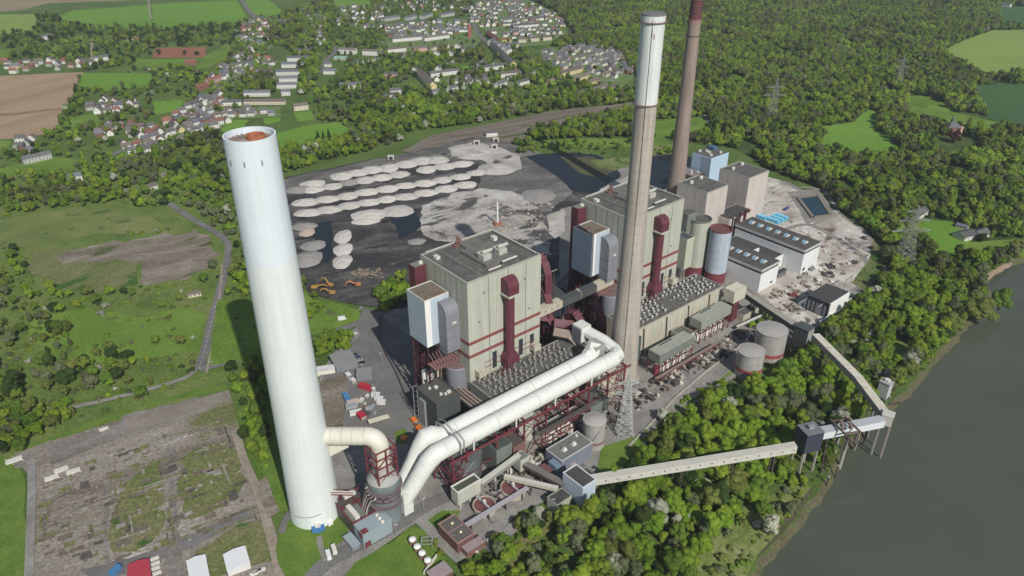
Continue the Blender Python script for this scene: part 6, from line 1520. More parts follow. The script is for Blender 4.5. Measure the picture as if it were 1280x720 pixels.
CL = [("red container at the top of the container yard", 458, 487, 11, 4, RD, -.42), ("red container at the bottom of the container yard", 452, 523, 7, 4, RD, -.9), ("blue container at the left edge of the container yard", 434, 501, 10, 3.6, BL, -1.1),
      ("grey container below the blue one in the container yard", 440, 511, 8, 3, GRC, .35), ("white container under the grey one in the container yard", 445, 519, 8, 2.8, WHC, .35), ("pale pink container in the left of the container yard", 441, 506, 8, 2.8, mat("container_pink", (.5, .38, .33)), .35),
      ("white site cabin, left one of two near the grey hall", 437, 474, 8, 3, WHC, -.95), ("white site cabin, right one of two near the grey hall", 441, 478, 7, 2.6, OFFW, -.95),
      ("small white container, top of the line right of the container yard", 466, 489, 5, 2.4, WHC, -1.0), ("white container, second in the line right of the container yard", 470, 497, 6, 3, WHC, -.1), ("white container, third in the line right of the container yard", 474, 502, 6, 3, WHC, -.1), ("white container, last in the line right of the container yard", 477, 506, 6, 3, WHC, -.1)]
for (lb, x, y, L_, w, mm, az) in CL: container("container", lb, G(x, y), L_, w, 2.7, az, mm, grp="containers in the yard behind the absorber")
r = random.Random(11)
for k in range(16):
    x, y = r.uniform(448, 470), r.uniform(496, 522); c = gp(x, y)
    t = thing("equipment_crate", "%s crate standing among the containers, %s" % (r.choice(("small grey", "dark", "brownish", "pale")), ("near the red top container", "in the middle of the yard", "beside the lower red container", "right side of the yard")[k % 4]), "crate", c, "crates in the container yard")
    s = r.uniform(1.2, 3); mm = r.choice((GRC, PIPEB, OFFW, STEELD))
    part("box", mm, t, lambda b: b.box(tuple(c), (s * 1.4, s, s * .7), r.uniform(0, 3))); part("lid", mm, t, lambda b: b.box((c.x, c.y, c.z + s * .7), (s * .8, s * .6, .2), .4))
t = thing("open_shed", "cream-edged open shed at the bottom of the container yard", "shed", gp(475, 528))
c = gp(474, 530); part("roof", mat("cream_shed_roof", (.60, .57, .44)), t, lambda b: b.box((c.x, c.y, 4.2), (14, 4, .4), .45)); part("post", STEEL, t, lambda b: [b.beam((c.x + a * cos(.45), c.y + a * sin(.45), 0), (c.x + a * cos(.45), c.y + a * sin(.45), 4.2), .3) for a in (-6, -2, 2, 6)] and None)
t = thing("grey_hall", "flat grey gravel-roofed building by the parked blue cars", "building", gp(432, 458)); c = gp(430, 456)
part("wall", GREYC, t, lambda b: b.box(tuple(c), (16, 18, 5), radians(28))); part("roof", mat("gravel_roof", (.24, .235, .225), .9, .12, .3), t, lambda b: b.box((c.x, c.y, c.z + 5), (16.5, 18.5, .3), radians(28)))
t = thing("grey_hall", "smaller square grey building right of the gravel-roofed one", "building", gp(456, 472)); c = gp(456, 472)
part("wall", GREYC, t, lambda b: b.box(tuple(c), (11, 9, 4.5), radians(8))); part("roof", mat("gravel_roof", (.24, .235, .225)), t, lambda b: b.box((c.x, c.y, c.z + 4.5), (11.4, 9.4, .3), radians(8)))
t = thing("white_hall", "long white-fronted low building reaching out from behind the white chimney", "building", gp(405, 465)); c = gp(400, 467)
part("wall", mat("cream_white_wall", (.66, .64, .54)), t, lambda b: b.box(tuple(c), (22, 6.5, 4), radians(14))); part("roof", WHC, t, lambda b: b.box((c.x, c.y, c.z + 4), (22.4, 7, .3), radians(14)))
for k in range(3):
    part("roof_hatch", PIPEB, t, lambda b, k=k: b.box((c.x + 6 - 2 * k, c.y - 1 - .5 * k, c.z + 4.3), (.8, .8, .3), .2))
def car(label, c, az, mm, s=1.0, van=False, grp=None, kind=None):
    c = ground_at(c); nm = "van" if van else "parked_car"
    t = thing(nm, label, "van" if van else "car", c, grp, az)
    def P(n, m_, fn, par=t):
        b = MB(); fn(b); o = b.build(n, m_, None, False); o.parent = par; return o
    L_, w, h = (5.8, 2.1, 2.3) if van else (4.4, 1.8, .85)
    bd = P("body", mm, lambda b: b.hexa([(-L_ / 2, -w / 2, .3), (L_ / 2, -w / 2, .3), (L_ / 2, w / 2, .3), (-L_ / 2, w / 2, .3)], [(-L_ / 2 + .1, -w / 2 + .1, .3 + h), (L_ / 2 - (1.0 if van else .2), -w / 2 + .1, .3 + h), (L_ / 2 - (1.0 if van else .2), w / 2 - .1, .3 + h), (-L_ / 2 + .1, w / 2 - .1, .3 + h)]))
    if not van:
        P("cabin", GLASS, lambda b: b.hexa([(-1.6, -.82, 1.15), (1.0, -.82, 1.15), (1.0, .82, 1.15), (-1.6, .82, 1.15)], [(-1.1, -.68, 1.6), (.3, -.68, 1.6), (.3, .68, 1.6), (-1.1, .68, 1.6)]))
        P("roof", mm, lambda b: b.hexa([(-1.1, -.7, 1.6), (.3, -.7, 1.6), (.3, .7, 1.6), (-1.1, .7, 1.6)], [(-1.1, -.68, 1.66), (.3, -.68, 1.66), (.3, .68, 1.66), (-1.1, .68, 1.66)]))
    else:
        P("windscreen", GLASS, lambda b: b.hexa([(2.35, -.9, 1.5), (2.6, -.9, 1.5), (2.6, .9, 1.5), (2.35, .9, 1.5)], [(1.95, -.85, 2.4), (2.15, -.85, 2.4), (2.15, .85, 2.4), (1.95, .85, 2.4)]))
    for a in (-1, 1):
        for q in (-1, 1): P("wheel", TRK, lambda b: b.tube([(a * L_ * .31, q * (w / 2 - .22), .34), (a * L_ * .31, q * (w / 2 + .02), .34)], .34, 12))
    t.scale = (s, s, s); return t
CW = mat("car_white", (.66, .66, .66), .3, .02); CB = mat("car_dark_blue", (.03, .06, .12), .25, .02); CS = mat("car_silver", (.35, .36, .37), .3, .02); CK = mat("car_black", (.02, .02, .02), .25, .02)
car("white van parked nearer the white chimney, left of two", G(411, 697), 2.0, CW, 1.15, True, "white vans below the white chimney")
car("white van parked on the right of two below the white chimney", G(418, 690), 2.0, OFFW, 1.15, True, "white vans below the white chimney")
for k, (x, y) in enumerate(((446, 445), (449, 448.5), (452, 452), (455, 455))):
    car("%s parked car in the row by the grey hall, %s" % (("dark blue", "dark blue", "silver", "black")[k], ("uppermost", "second from the top", "third from the top", "lowest")[k]), G(x - 10 + 8, y), .35, (CB, CB, CS, CK)[k], 1.0, grp="cars parked by the grey hall")
car("white car driving on the road above the parking row", G(443, 419), .5, CW, 1.1)
car("white pickup on the bank road near the excavators", G(428, 401), .3, CW, 1.2, True)
car("silver car near the yard gate", G(451, 386), 1.2, CS, 1.0)
car("dark car on the left country road", G(272, 347), 1.4, CK, 1.0)
ORG = mat("container_orange", (.75, .19, .03), .5)
for k, (x, y) in enumerate(((518, 529), (524, 539))):
    container("skip", ["orange skip container, upper of two by the dark grey building", "orange skip container, lower of two by the dark grey building"][k], G(x, y), 4.6, 3.0, 2.2, -.95, ORG, grp="orange skips", cat="skip")
t = thing("skip_lid_frame", "brownish frame lying between the two orange skips", "frame", gp(521, 534)); c = gp(521, 534)
part("frame", mat("rusty_steel", (.2, .1, .08)), t, lambda b: b.box(tuple(c), (4.2, 2.2, 1.2), -.95))
c = gp(505, 549); t = thing("round_tank", "small bright orange round tank on the lawn strip beside the duct bend", "tank", c)
part("shell", ORG, t, lambda b: b.lathe((c.x, c.y), [(2.3, 0), (2.3, 1.9)], 20), True); part("lid", mat("orange_lid", (.78, .26, .06)), t, lambda b: b.lathe((c.x, c.y), [(2.35, 1.9), (1.4, 2.4), (.2, 2.5)], 20), True)
# ---------------- left site: roofs at the bottom
def roofbox(name, label, quad, z, wm, rm, cat="building"):
    P = [G(x, y, z) for x, y in quad]; t = thing(name, label, cat, ground_at(P[0]))
    part("wall", wm, t, lambda b: b.hexa([Vector((p.x, p.y, 0)) for p in P], [Vector((p.x, p.y, z - .3)) for p in P]))
    c = sum(P, Vector()) / 4; Q = [c + (p - c) * 1.03 for p in P]
    m1 = (Q[0] + Q[3]) / 2 + Vector((0, 0, .9)); m2 = (Q[1] + Q[2]) / 2 + Vector((0, 0, .9))
    def f(b): b.q([Q[0], Q[1], m2, m1]); b.q([m1, m2, Q[2], Q[3]]); b.q([Q[0], m1, Q[3]]); b.q([Q[1], Q[2], m2])
    part("roof", rm, t, f); return t
roofbox("tent_hall", "white rectangular hall roof at the bottom, left of two white ones", [(233, 701), (238, 729), (262, 722), (256.5, 693)], 4, WHC, mat("tent_white", (.70, .71, .70), .5, .03, .2))
roofbox("tent_hall", "white rectangular hall roof at the bottom, right of two white ones", [(279, 693), (284.5, 715), (312.5, 704), (306, 682)], 4, WHC, mat("tent_white", (.70, .71, .70)))
roofbox("red_hall", "red-roofed hall at the bottom edge", [(160, 706), (158, 735), (190, 732), (186, 698)], 4.5, GREYC, mat("red_sheet_roof", (.40, .05, .07), .5, .06, .3))
container("container", "blue container cut by the bottom edge, left of the red-roofed hall", G(145, 716), 6, 3, 2.6, 1.2, BL)
for k, (x, y) in enumerate(((194, 700), (195, 706), (195, 712), (197, 718), (322, 716), (327, 714), (318, 719))):
    container("beam_stack", ["pale stack of boards, first beside the red-roofed hall", "pale stack of boards, second beside the red-roofed hall", "pale stack of boards, third beside the red-roofed hall", "pale stack of boards, lowest beside the red-roofed hall", "white stack of boards right of the right white hall, middle", "white stack of boards right of the right white hall, outer", "white stack of boards right of the right white hall, inner"][k], G(x, y), 4.2, 1.4, 1.1, .5, OFFW, grp="stacks of boards", cat="stack")
for k, (x, y, s) in enumerate(((18, 576, 6), (77, 588, 5), (92, 590, 5), (65, 598, 5), (130, 537, 3.5), (320, 520, 0))):
    if not s: continue
    c = gp(x, y); t = thing("concrete_slab_block", ["white slab at the left corner of the demolished site", "pale block in the upper left of the demolished site", "bright block right of the pale one on the demolished site", "long pale block beside the access road", "white patch block on the grey slab strip"][k], "slab", c)
    part("slab", OFFW, t, lambda b: b.box(tuple(c), (s * 1.5, s * .7, .8), .6)); part("rubble", mat("broken_concrete", (.40, .33, .27)), t, lambda b: [b.box((c.x + cos(q) * s, c.y + sin(q) * s * .6, c.z), (.9, .7, .5), q) for q in range(6)] and None)["kind"] = "stuff"
# scattered rubble: uncountable
b = MB(); r = random.Random(21)
RPOLY = wp([(44, 600), (285, 515), (300, 555), (318, 600), (330, 650), (200, 690), (60, 720)])
for k in range(700):
    x, y = r.uniform(44, 330), r.uniform(515, 716); p = G(x, y)
    if not inpoly(p.x, p.y, RPOLY): continue
    s = r.choice((.3, .3, .4, .5, .9)); b.box((p.x, p.y, gz(p.x, p.y) - .05), (s * r.uniform(.6, 2), s, s * .4), r.uniform(0, 3), m=r.choice((0, 0, 1, 2)))
o = b.build("rubble", [mat("rubble_pale", (.34, .31, .26)), mat("rubble_dark", (.12, .10, .08)), mat("rubble_pink", (.32, .25, .19))]); tag(o, "scattered broken concrete over the demolished site", "rubble", kind="stuff")
b = MB()
for k in range(650):
    x, y = r.uniform(930, 1090), r.uniform(285, 395); p = G(x, y)
    if not inpoly(p.x, p.y, wp([(985, 285), (1070, 300), (1082, 325), (1040, 355), (1035, 360), (1005, 395), (985, 400), (950, 375), (1000, 345), (1020, 330)])): continue
    s = r.choice((.5, .8, 1.2, 2.0, 3.2)); b.box((p.x, p.y, gz(p.x, p.y) - .05), (s * r.uniform(.6, 2), s, s * .5), r.uniform(0, 3), m=r.choice((0, 1, 1, 2, 3)))
o = b.build("rubble", [mat("rubble_white", (.62, .60, .55)), mat("rubble_brown", (.27, .23, .19)), mat("rubble_pink", (.36, .25, .19)), mat("rubble_grey", (.14, .135, .13))]); tag(o, "scattered demolition debris in the dusty yard by the white halls", "rubble", kind="stuff")
b = MB()
for k in range(1100):
    u, v = r.uniform(-35, 260), r.uniform(-70, -56) if r.random() < .5 else r.uniform(-34, 0)
    if k > 900: u, v = r.uniform(60, 130), r.uniform(-30, 24)
    s = r.choice((.5, .8, 1.0, 1.6, 2.4)); p = W(u, v); b.box((p.x, p.y, gz(p.x, p.y) - .05), (s * r.uniform(.6, 2.4), s, s * r.uniform(.4, 1.6)), AZ + r.choice((0, pi / 2)), m=r.choice((0, 1, 1, 2, 3, 4)))
o = b.build("plant_clutter", [OFFW, STEELD, PIPEB, mat("rubble_black", (.03, .03, .03)), BEIGE]); tag(o, "scattered small equipment, valves and scrap on the plant ground", "clutter", kind="stuff")
# larger junk pieces in dusty yard
for k, (x, y, s, mm) in enumerate(((1012, 337, 8, GREYC), (1034, 345, 9, STEELD), (1022, 352, 6, OFFW), (1038, 335, 7, STEELD), (990, 370, 6, mat("junk_red", (.20, .07, .06))), (1080, 300, 3, STEELD), (1088, 312, 3, STEELD), (1085, 322, 3, OFFW), (1068, 330, 3, STEELD))):
    c = gp(x, y); r = random.Random(k)
    t = thing("scrap_pile", ["large grey scrap box pile right of the far white hall", "dark long scrap pile in the dusty yard, rightmost of the cluster", "pale scrap pile between the dark ones", "dark scrap pile behind the pale one", "reddish scrap pile in front of the near white hall", "small dark scrap pile at the right rim of the yard, upper", "small dark scrap pile at the right rim of the yard, middle", "small pale scrap pile at the right rim of the yard, lower", "single dark machine at the curved yard road"][k], "scrap pile", c, "scrap piles in the dusty yard")
    part("frame", mm, t, lambda b: [b.box((c.x + r.uniform(-s / 2, s / 2), c.y + r.uniform(-s / 2, s / 2), c.z), (r.uniform(1, s / 2), r.uniform(.6, 2.4), r.uniform(.8, 3)), r.uniform(0, 3)) for _ in range(9)] and None)
    part("plate", STEELD, t, lambda b: [b.box((c.x + r.uniform(-s, s) * .6, c.y + r.uniform(-s, s) * .6, c.z), (r.uniform(1, 3), r.uniform(1, 2), .3), r.uniform(0, 3)) for _ in range(6)] and None)
# lamp posts
lamp = None
for k, (x, y) in enumerate(((495, 672), (530, 640), (520, 590), (455, 470), (478, 455), (470, 500), (690, 640), (740, 604), (830, 540), (880, 495), (700, 560), (610, 690))):
    c = gp(x, y); lb = "grey lamp post " + ("on the kerb above the lawn", "at the road bend right of the absorber", "between absorber and duct trestle", "beside the square grey building", "at the road fork above the container yard", "right of the container yard", "on the service road below the transfer tower", "where the river conveyor leaves the transfer tower", "beside the pylon on the service road", "left of the riverside tanks", "behind the grey-blue building", "below the brown brick building")[k]
    if lamp is None:
        lamp = thing("lamp_post", lb, "lamp post", c, "lamp posts along the plant roads")
        for n, fn in (("pole", lambda b: b.lathe((0, 0), [(.16, 0), (.09, 9)], 8)), ("lamp_head", lambda b: b.box((.8, 0, 9), (1.8, .4, .2)))):
            q = MB(); fn(q); o = q.build(n, STEEL if n == "pole" else OFFW); o.parent = lamp
    else: dup(lamp, c, label=lb, rz=k)
# ================================================================ TOWN AND VILLAGE
r = random.Random(5)
HW = [mat("render_white", (.66, .65, .60), .8, .03, vary=.06), mat("render_cream", (.60, .54, .42), .8, .03, vary=.06), mat("render_pink", (.56, .36, .30), .8, .03), mat("render_yellow", (.62, .52, .28), .8, .03), mat("brick_wall", (.24, .11, .075), .85, .05), mat("render_grey", (.42, .42, .40), .8, .03, vary=.08)]
HR = [mat("roof_dark", (.11, .11, .11), .85, .15, vary=.25), mat("roof_brown", (.14, .115, .10), .85, .15, vary=.25), mat("roof_red", (.20, .09, .065), .85, .15, vary=.2), mat("roof_slate", (.12, .13, .15), .7, .15, vary=.25)]
WIN = mat("house_window", (.05, .06, .075), .2, .05)
def gable(b, L_, w, h, rh, ov=.4):
    """gable roof with ridge along x"""
    x, y = L_ / 2 + ov, w / 2 + ov
    A_ = [(-x, -y, h - .15), (x, -y, h - .15), (x, y, h - .15), (-x, y, h - .15)]; R1, R2 = (-x, 0, h + rh), (x, 0, h + rh)
    b.q([A_[0], A_[1], R2, R1]); b.q([A_[2], A_[3], R1, R2]); b.q([A_[3], A_[2], A_[1], A_[0]])
def walls(b, L_, w, h, rh):
    x, y = L_ / 2, w / 2
    P = [(-x, -y), (x, -y), (x, y), (-x, y)]
    b.q([(-x, -y, -.5), (x, -y, -.5), (x, -y, h), (-x, -y, h)]); b.q([(x, y, -.5), (-x, y, -.5), (-x, y, h), (x, y, h)])
    b.q([(x, -y, -.5), (x, y, -.5), (x, y, h), (x, 0, h + rh * .96), (x, -y, h)]); b.q([(-x, y, -.5), (-x, -y, -.5), (-x, -y, h), (-x, 0, h + rh * .96), (-x, y, h)])
def house_proto(L_, w, h, rh, wm, rm, chim=True, nwin=3, floors=2, name="house", label=None, cat="house", group=None, loc=(0, 0, 0), rz=0):
    t = thing(name, label, cat, loc, group, rz)
    def P(n, m_, fn, par=t):
        b = MB(); fn(b); o = b.build(n, m_); o.parent = par; return o
    P("wall", wm, lambda b: walls(b, L_, w, h, rh))
    rf = P("roof", rm, lambda b: gable(b, L_, w, h, rh))
    if chim: P("chimney", HW[4], lambda b: b.box((L_ * .2, .6, h + rh * .5), (.9, .9, rh * .5 + 1.2)), rf)
    def f(b):
        for fl in range(floors):
            for k in range(nwin):
                x = -L_ / 2 + L_ * (k + .5) / nwin; z = 1 + fl * 2.8
                for s in (-1, 1): b.box((x, s * (w / 2 + .02), z), (1.2, .08, 1.3))
    P("window", WIN, f)
    return t
used = []
def put_house(proto, p, rz, label, group):
    p = ground_at(p)
    if proto.name not in used:
        used.append(proto.name); proto.location = p; proto.rotation_euler = (0, 0, rz); proto["label"] = label; proto["group"] = group; return proto
    return dup(proto, p, rz, label, group)
NAMES_W = ["white", "cream", "pink", "yellow", "brick", "grey"]; NAMES_R = ["dark", "brown", "red", "slate"]
protos = {}
def proto(wi, ri, size):
    k = (wi, ri, size)
    if k not in protos:
        L_, w, h, rh = {"s": (9.5, 8.5, 4.6, 3.4), "m": (12, 9.5, 5.6, 4.0), "l": (16, 11, 6.2, 4.4)}[size]
        protos[k] = house_proto(L_, w, h, rh, HW[wi], HR[ri])
    return protos[k]
HPOS = []   # taken house spots for tree exclusion
def scatter(poly_px, n, az, label_area, group, wts=(8, 1.6, .3, .3, .8, 1.5), rts=(7, 1.4, .4, 2), sizes="ssm", grid=None, jit=2.2, limit=999):
    n = int(n * 1.15); P = wp(poly_px); xs = [p[0] for p in P]; ys = [p[1] for p in P]; cnt = 0; pts = []
    gx, gy = grid or (16, 20); gx *= .86; gy *= .86
    cx, cy = (min(xs) + max(xs)) / 2, (min(ys) + max(ys)) / 2; D = max(max(xs) - min(xs), max(ys) - min(ys))
    k = int(D / min(gx, gy)) + 2
    for i in range(-k, k):
        for j in range(-k, k):
            a, c = i * gx + r.uniform(-jit, jit), j * gy + (j % 2) * gy * .2 + r.uniform(-jit, jit)
            x = cx + a * cos(az) - c * sin(az); y = cy + a * sin(az) + c * cos(az)
            if inpoly(x, y, P) and not any(hypot(x - q[0], y - q[1]) < 9.5 for q in HPOS): pts.append((x, y))
    r.shuffle(pts)
    pts = pts[:n]
    for (x, y) in pts:
        wi = r.choices(range(6), wts)[0]; ri = r.choices(range(4), rts)[0]; sz = r.choice(sizes)
        HPOS.append((x, y, 8))
        yield (x, y, az + (pi / 2 if r.random() < .3 else 0) + r.uniform(-.06, .06), wi, ri, sz, label_area, group)
ALLH = []
def area(*a, **k): ALLH.extend(list(scatter(*a, **k)))
def block(p1, p2, depth, h, wi, ri, label, rh=3.2, flat=False, group=None, name="row_house", cat="row of houses", zf=0):
    a = G(*p1); c = G(*p2); d = c - a; L_ = d.length; az = atan2(d.y, d.x); n = Vector((-d.y, d.x, 0)).normalized()
    if n.y < 0: n = -n
    m_ = (a + c) / 2 + n * depth / 2
    HPOS.append((m_.x, m_.y, max(10, L_ / 2)))
    for s in (-.35, 0, .35): HPOS.append((m_.x + d.x * s, m_.y + d.y * s, 10))
    fl = max(1, int(h / 3)); nw = max(3, int(L_ / 3.6))
    t = house_proto(L_, depth, h, .5 if flat else rh, HW[wi] if isinstance(wi, int) else wi, HR[ri] if isinstance(ri, int) else ri, not flat, min(nw, 26), fl, name, label, cat, group, ground_at(m_), az)
    return t
# seven white rows, upper middle
RW = "stacked white terraces left of the town centre"
for k, (x1, x2, y) in enumerate(((368, 389, 68), (359, 389, 77), (352, 382, 85), (345, 380, 94.5), (349, 372, 103), (345, 372, 111))):
    block((x1, y), (x2, y - .6), 9, 6.5, 0, 3, "white terrace with dark roof, number %s from the top of the stacked terraces" % ("one", "two", "three", "four", "five", "six")[k], group=RW)
block((305, 121), (337, 120.5), 9, 6.5, 0, 3, "long white terrace with grey roof above the white chimney top, left part", group=RW)
block((352, 120), (363, 119.5), 9, 6.5, 0, 3, "short white terrace with grey roof right of the tall trees above the chimney", group=RW)
block((305, 131), (356, 131), 9, 5, 1, 1, "long pale low terrace with brown roof just above the garden plots", group=RW)
block((278, 133), (302, 132), 9, 5, 0, 3, "white terrace at the left end of the garden plots")
for k, (x, y, w) in enumerate(((395, 43, 7), (395, 47, 9), (396, 51.5, 10), (393, 56, 9), (388, 65, 8))):
    block((x, y), (x + w, y), 8, 6, 0, 3, "small white block with grey roof, number %s down the little column of blocks" % ("one", "two", "three", "four", "five")[k], group="little column of white blocks")
block((423, 67), (444, 68), 12, 8, 0, 1, "white school block with brown roof right of the green roof")
block((417, 75), (432, 75.5), 12, 5, 5, mat("green_roof", (.25, .52, .36)), "flat building with a mint green roof", flat=True, name="hall", cat="building")
block((453, 69), (477, 70), 10, 8, 0, 1, "long white block with brown roof near the mint green roof")
block((447, 80), (476, 76), 12, 5, 5, 0, "low grey-beige building in front of the long white block", flat=True, name="hall", cat="building")
block((405, 84), (414, 84), 9, 6, 0, 0, "white house with black roof beside the curved street")
block((404, 93), (420, 93), 10, 6, 0, 3, "white corner building below the black-roofed house")
block((425, 112), (451, 111), 11, 7, 1, 3, "cream apartment block with blue-grey roof among trees, right of the meadows")
block((368, 139), (386, 137), 11, 7, 1, 1, "farmhouse with brown roof and cream gables behind the meadow edge")
block((480, 98), (497, 98), 12, 7, 2, 0, "pink block with dark roof left of the tree belt", 2.6)
block((488, 118), (502, 117), 9, 6, 0, 0, "short white block below the pink one")
block((536, 114), (521, 97), 14, 9, 3, 1, "long angled hall with big brown roof and orange gable", 6, name="hall", cat="building")
# central blocks
for a in (((485, 67), (508, 64.5), 0, 1, "long white block at the lower left rim of the dense estate"), ((518, 66), (534, 64), 2, 1, "pink-and-white block right of the long white one"), ((491, 53.5), (529, 50), 0, 0, "white terrace inside the dense estate, lower one"), ((531, 52), (562, 48), 0, 1, "white terrace with a pink part inside the dense estate"),
          ((541, 64), (562, 60), 1, 1, "cream block behind the round olive tree"), ((577, 66), (595, 63.5), 1, 0, "pale block behind the big olive tree"), ((539, 97.5), (574, 93), 0, 0, "long white terrace with small gardens below the church green"), ((600, 90.5), (634, 86), 0, 0, "long white terrace at the right below the pair of small white gables"),
          ((620, 98.5), (648, 96), 0, 1, "white terrace with brown roof, lower right of the long one"), ((624, 111), (634, 107), 0, 0, "short white terrace block near the tree belt"), ((650, 108), (662, 105), 0, 0, "white block with dark roof left of the yellow terraces"), ((564, 116), (573, 113), 0, 0, "small white block in the tree belt"),
          ((541, 120), (550, 119), 5, 0, "small grey shed block in the tree belt"), ((480, 127), (486, 126.5), 0, 0, "small white house at the left of the tree belt"),
          ((622, 55.5), (639, 54), 3, 2, "yellow block with red roof beside the avenue"), ((635, 60.5), (648, 59.5), 0, 3, "white arcade block with grey roof beside the yellow one"), ((648, 54), (658, 53.5), 1, 1, "cream block, first right of the avenue"), ((663, 52.5), (674, 52), 1, 1, "cream block, second right of the avenue"), ((679, 51.5), (690, 50.5), 1, 1, "cream block, third right of the avenue"),
          ((640, 37), (674, 34), 0, 0, "long white terrace in the upper estate"),
          ((702, 97), (728, 90.5), 3, 1, "long pale yellow terrace, first below the right estate"), ((722, 103.5), (737, 98.5), 3, 1, "pale yellow terrace, second below the right estate"), ((738, 108.5), (750, 105), 3, 1, "pale yellow terrace, third below the right estate"), ((743, 117.5), (761, 111.5), 1, 1, "beige terrace, fourth below the right estate"), ((762, 115.5), (776, 111), 1, 1, "beige terrace, last below the right estate"),
          ((688, 107), (695, 105), 2, 1, "small pinkish house by the tree belt"), ((727, 122), (732, 120), 0, 1, "small white gabled house left of the railway bend"),
          ((481, 27), (500, 24), 5, 5 if False else 3, "pale roofed hall at the far left of the dense estate"), ((510, 26), (521, 23), 5, 3, "grey roofed hall, second in the far line"), ((529, 24), (541, 20), 5, 3, "grey roofed hall, third in the far line"), ((552, 22), (570, 19), 5, 3, "grey roofed hall, last in the far line"),
          ((232, 30 + 52), (246, 81), 4, 2, "red-roofed barn on the village street"), ((262, 107), (278, 101), 2, 2, "red roofed farm building left of the big village street"), ((248, 114), (262, 110), 4, 2, "red roofed building with white gable by the gardens"),
          ((160, 53), (174, 52), 1, 2, "orange-red roofed farm in the far fields"), ((118, 77), (137, 75), 0, 3, "long white greenhouse shed at the field edge"), ((55, 50), (68, 48), 0, 3, "white barn in the far left fields"), ((108, 83), (117, 81.5), 0, 0, "white shed at the end of the farm lane"),
          ((31, 206), (66, 198), 5, 0, "long grey shed below the ploughed field"), ((88, 229), (104, 226), 0, 3, "white low shed on the left meadow edge")):
    block(a[0], a[1], 10, 6.5, a[2], a[3], a[4])
# avenue gables
for k, (x, y) in enumerate(((618, 58), (624, 61), (631, 64.5), (637, 68))):
    block((x - 3, y), (x + 3, y - 1.5), 12, 8, 0, 3, "white gabled house on the avenue, number %s from the top" % ("one", "two", "three", "four")[k], 5, group="white gables along the avenue")
for k, (x1, y1, x2, y2) in enumerate(((607, 45, 620, 56), (612, 60, 626, 74), (626, 74, 638, 86))):
    block((x2, y2), (x1, y1), 12, 8, (4, 5, 3)[k], (2, 0, 0)[k], "long %s block on the avenue, %s part" % (("brick red", "grey", "pale yellow gabled")[k], ("upper", "middle", "lower")[k]), 4)
for k, (x, y) in enumerate(((546, 69), (563, 69), (572, 60), (519, 90), (548, 89), (596, 85), (618, 84), (605, 80))):
    p = G(x, y)
    ALLH.append((p.x, p.y, -.2 + pi / 2, 0, 0, "m", "steep white gabled house standing among trees below the estate, " + ("upper left", "upper middle", "upper right", "far left with hipped look", "left by the long terrace", "right pair, left one", "right pair, right one", "behind the big olive tree")[k], "steep white gabled houses among the trees")); HPOS.append((p.x, p.y, 10))
# brick tower
c = gp(587, 46); t = thing("brick_tower", "slender red brick tower in the middle of the estate", "tower", c)
part("shaft", mat("tower_brick", (.33, .10, .08)), t, lambda b: b.box(tuple(c), (7, 7, 24), .2)); part("roof", mat("tower_roof", (.22, .13, .22)), t, lambda b: b.hexa([c + Vector((a, q, 24)) for a, q in ((-3.8, -3.8), (3.8, -3.8), (3.8, 3.8), (-3.8, 3.8))], [c + Vector((a, q, 28)) for a, q in ((-.3, -.3), (.3, -.3), (.3, .3), (-.3, .3))]))
part("window", WIN, t, lambda b: [b.box((c.x + .8, c.y - 3.6, c.z + z), (1, .2, 2), .2) for z in (6, 12, 18)] and None)
# manor with red trees
c = G(1188, 168); t = thing("manor_house", "old brick manor house with dark pointed roof among dark red trees", "house", c)
part("wall", HW[4], t, lambda b: b.box(tuple(c), (18, 14, 11), .5)); part("gable_wall", HW[2], t, lambda b: b.box((c.x + 8, c.y - 2, 0), (6, 10, 12), .5))
part("roof", HR[0], t, lambda b: b.hexa([c + Vector((a, q, 11)) for a, q in ((-9.5, -8), (9.5, -8), (9.5, 8), (-9.5, 8))], [c + Vector((a, q, 18)) for a, q in ((-3, -.3), (3, -.3), (3, .3), (-3, .3))]))
part("turret", HR[0], t, lambda b: b.lathe((c.x, c.y + 4), [(2.2, 10), (2.2, 20), (.1, 26)], 10))
# houses on the right bank
block((1146, 277), (1160, 268), 11, 4.5, 0, 0, "white gabled house with dark roof behind the big pylon", 4)
block((1205, 302), (1222, 298), 14, 4, 0, 0, "wide low house with grey roof on the riverside meadow, left one", 3)
block((1226, 300), (1238, 295), 12, 4, 0, 0, "low dark-roofed house on the riverside meadow, right one", 3)
block((1194, 284), (1208, 288), 6, 3, 5, 3, "long grey shed at the top of the riverside meadow", 1.5)
block((1240, 214), (1245, 213), 6, 4, 0, 1, "tiny white house in the right-hand wood", 2.5)
block((1076, 216), (1088, 212), 6, 3, 5, 3, "pale hut roof hidden in the wood above the yard", 1.5)
block((1238, 6), (1262, 9), 10, 6, 0, 0, "row of far white houses with dark roofs at the upper right corner")
block((1262, 2), (1290, 6), 10, 6, 0, 0, "second far row of houses at the very upper right corner")
block((186, 240), (198, 236), 8, 4.5, 0, 1, "small white gabled house in trees left of the white chimney", 3)
block((205, 222), (208, 221), 5, 3, 1, 1, "tiny cream shed behind the gabled house", 2)
block((236, 373), (252, 370), 6, 3, 1, 1, "small cream flat-roofed hut beside the left country road", 1.0)
block((608, 172), (622, 171), 8, 5, 0, 0, "white broken shed at the railway by the dark bush", 2)
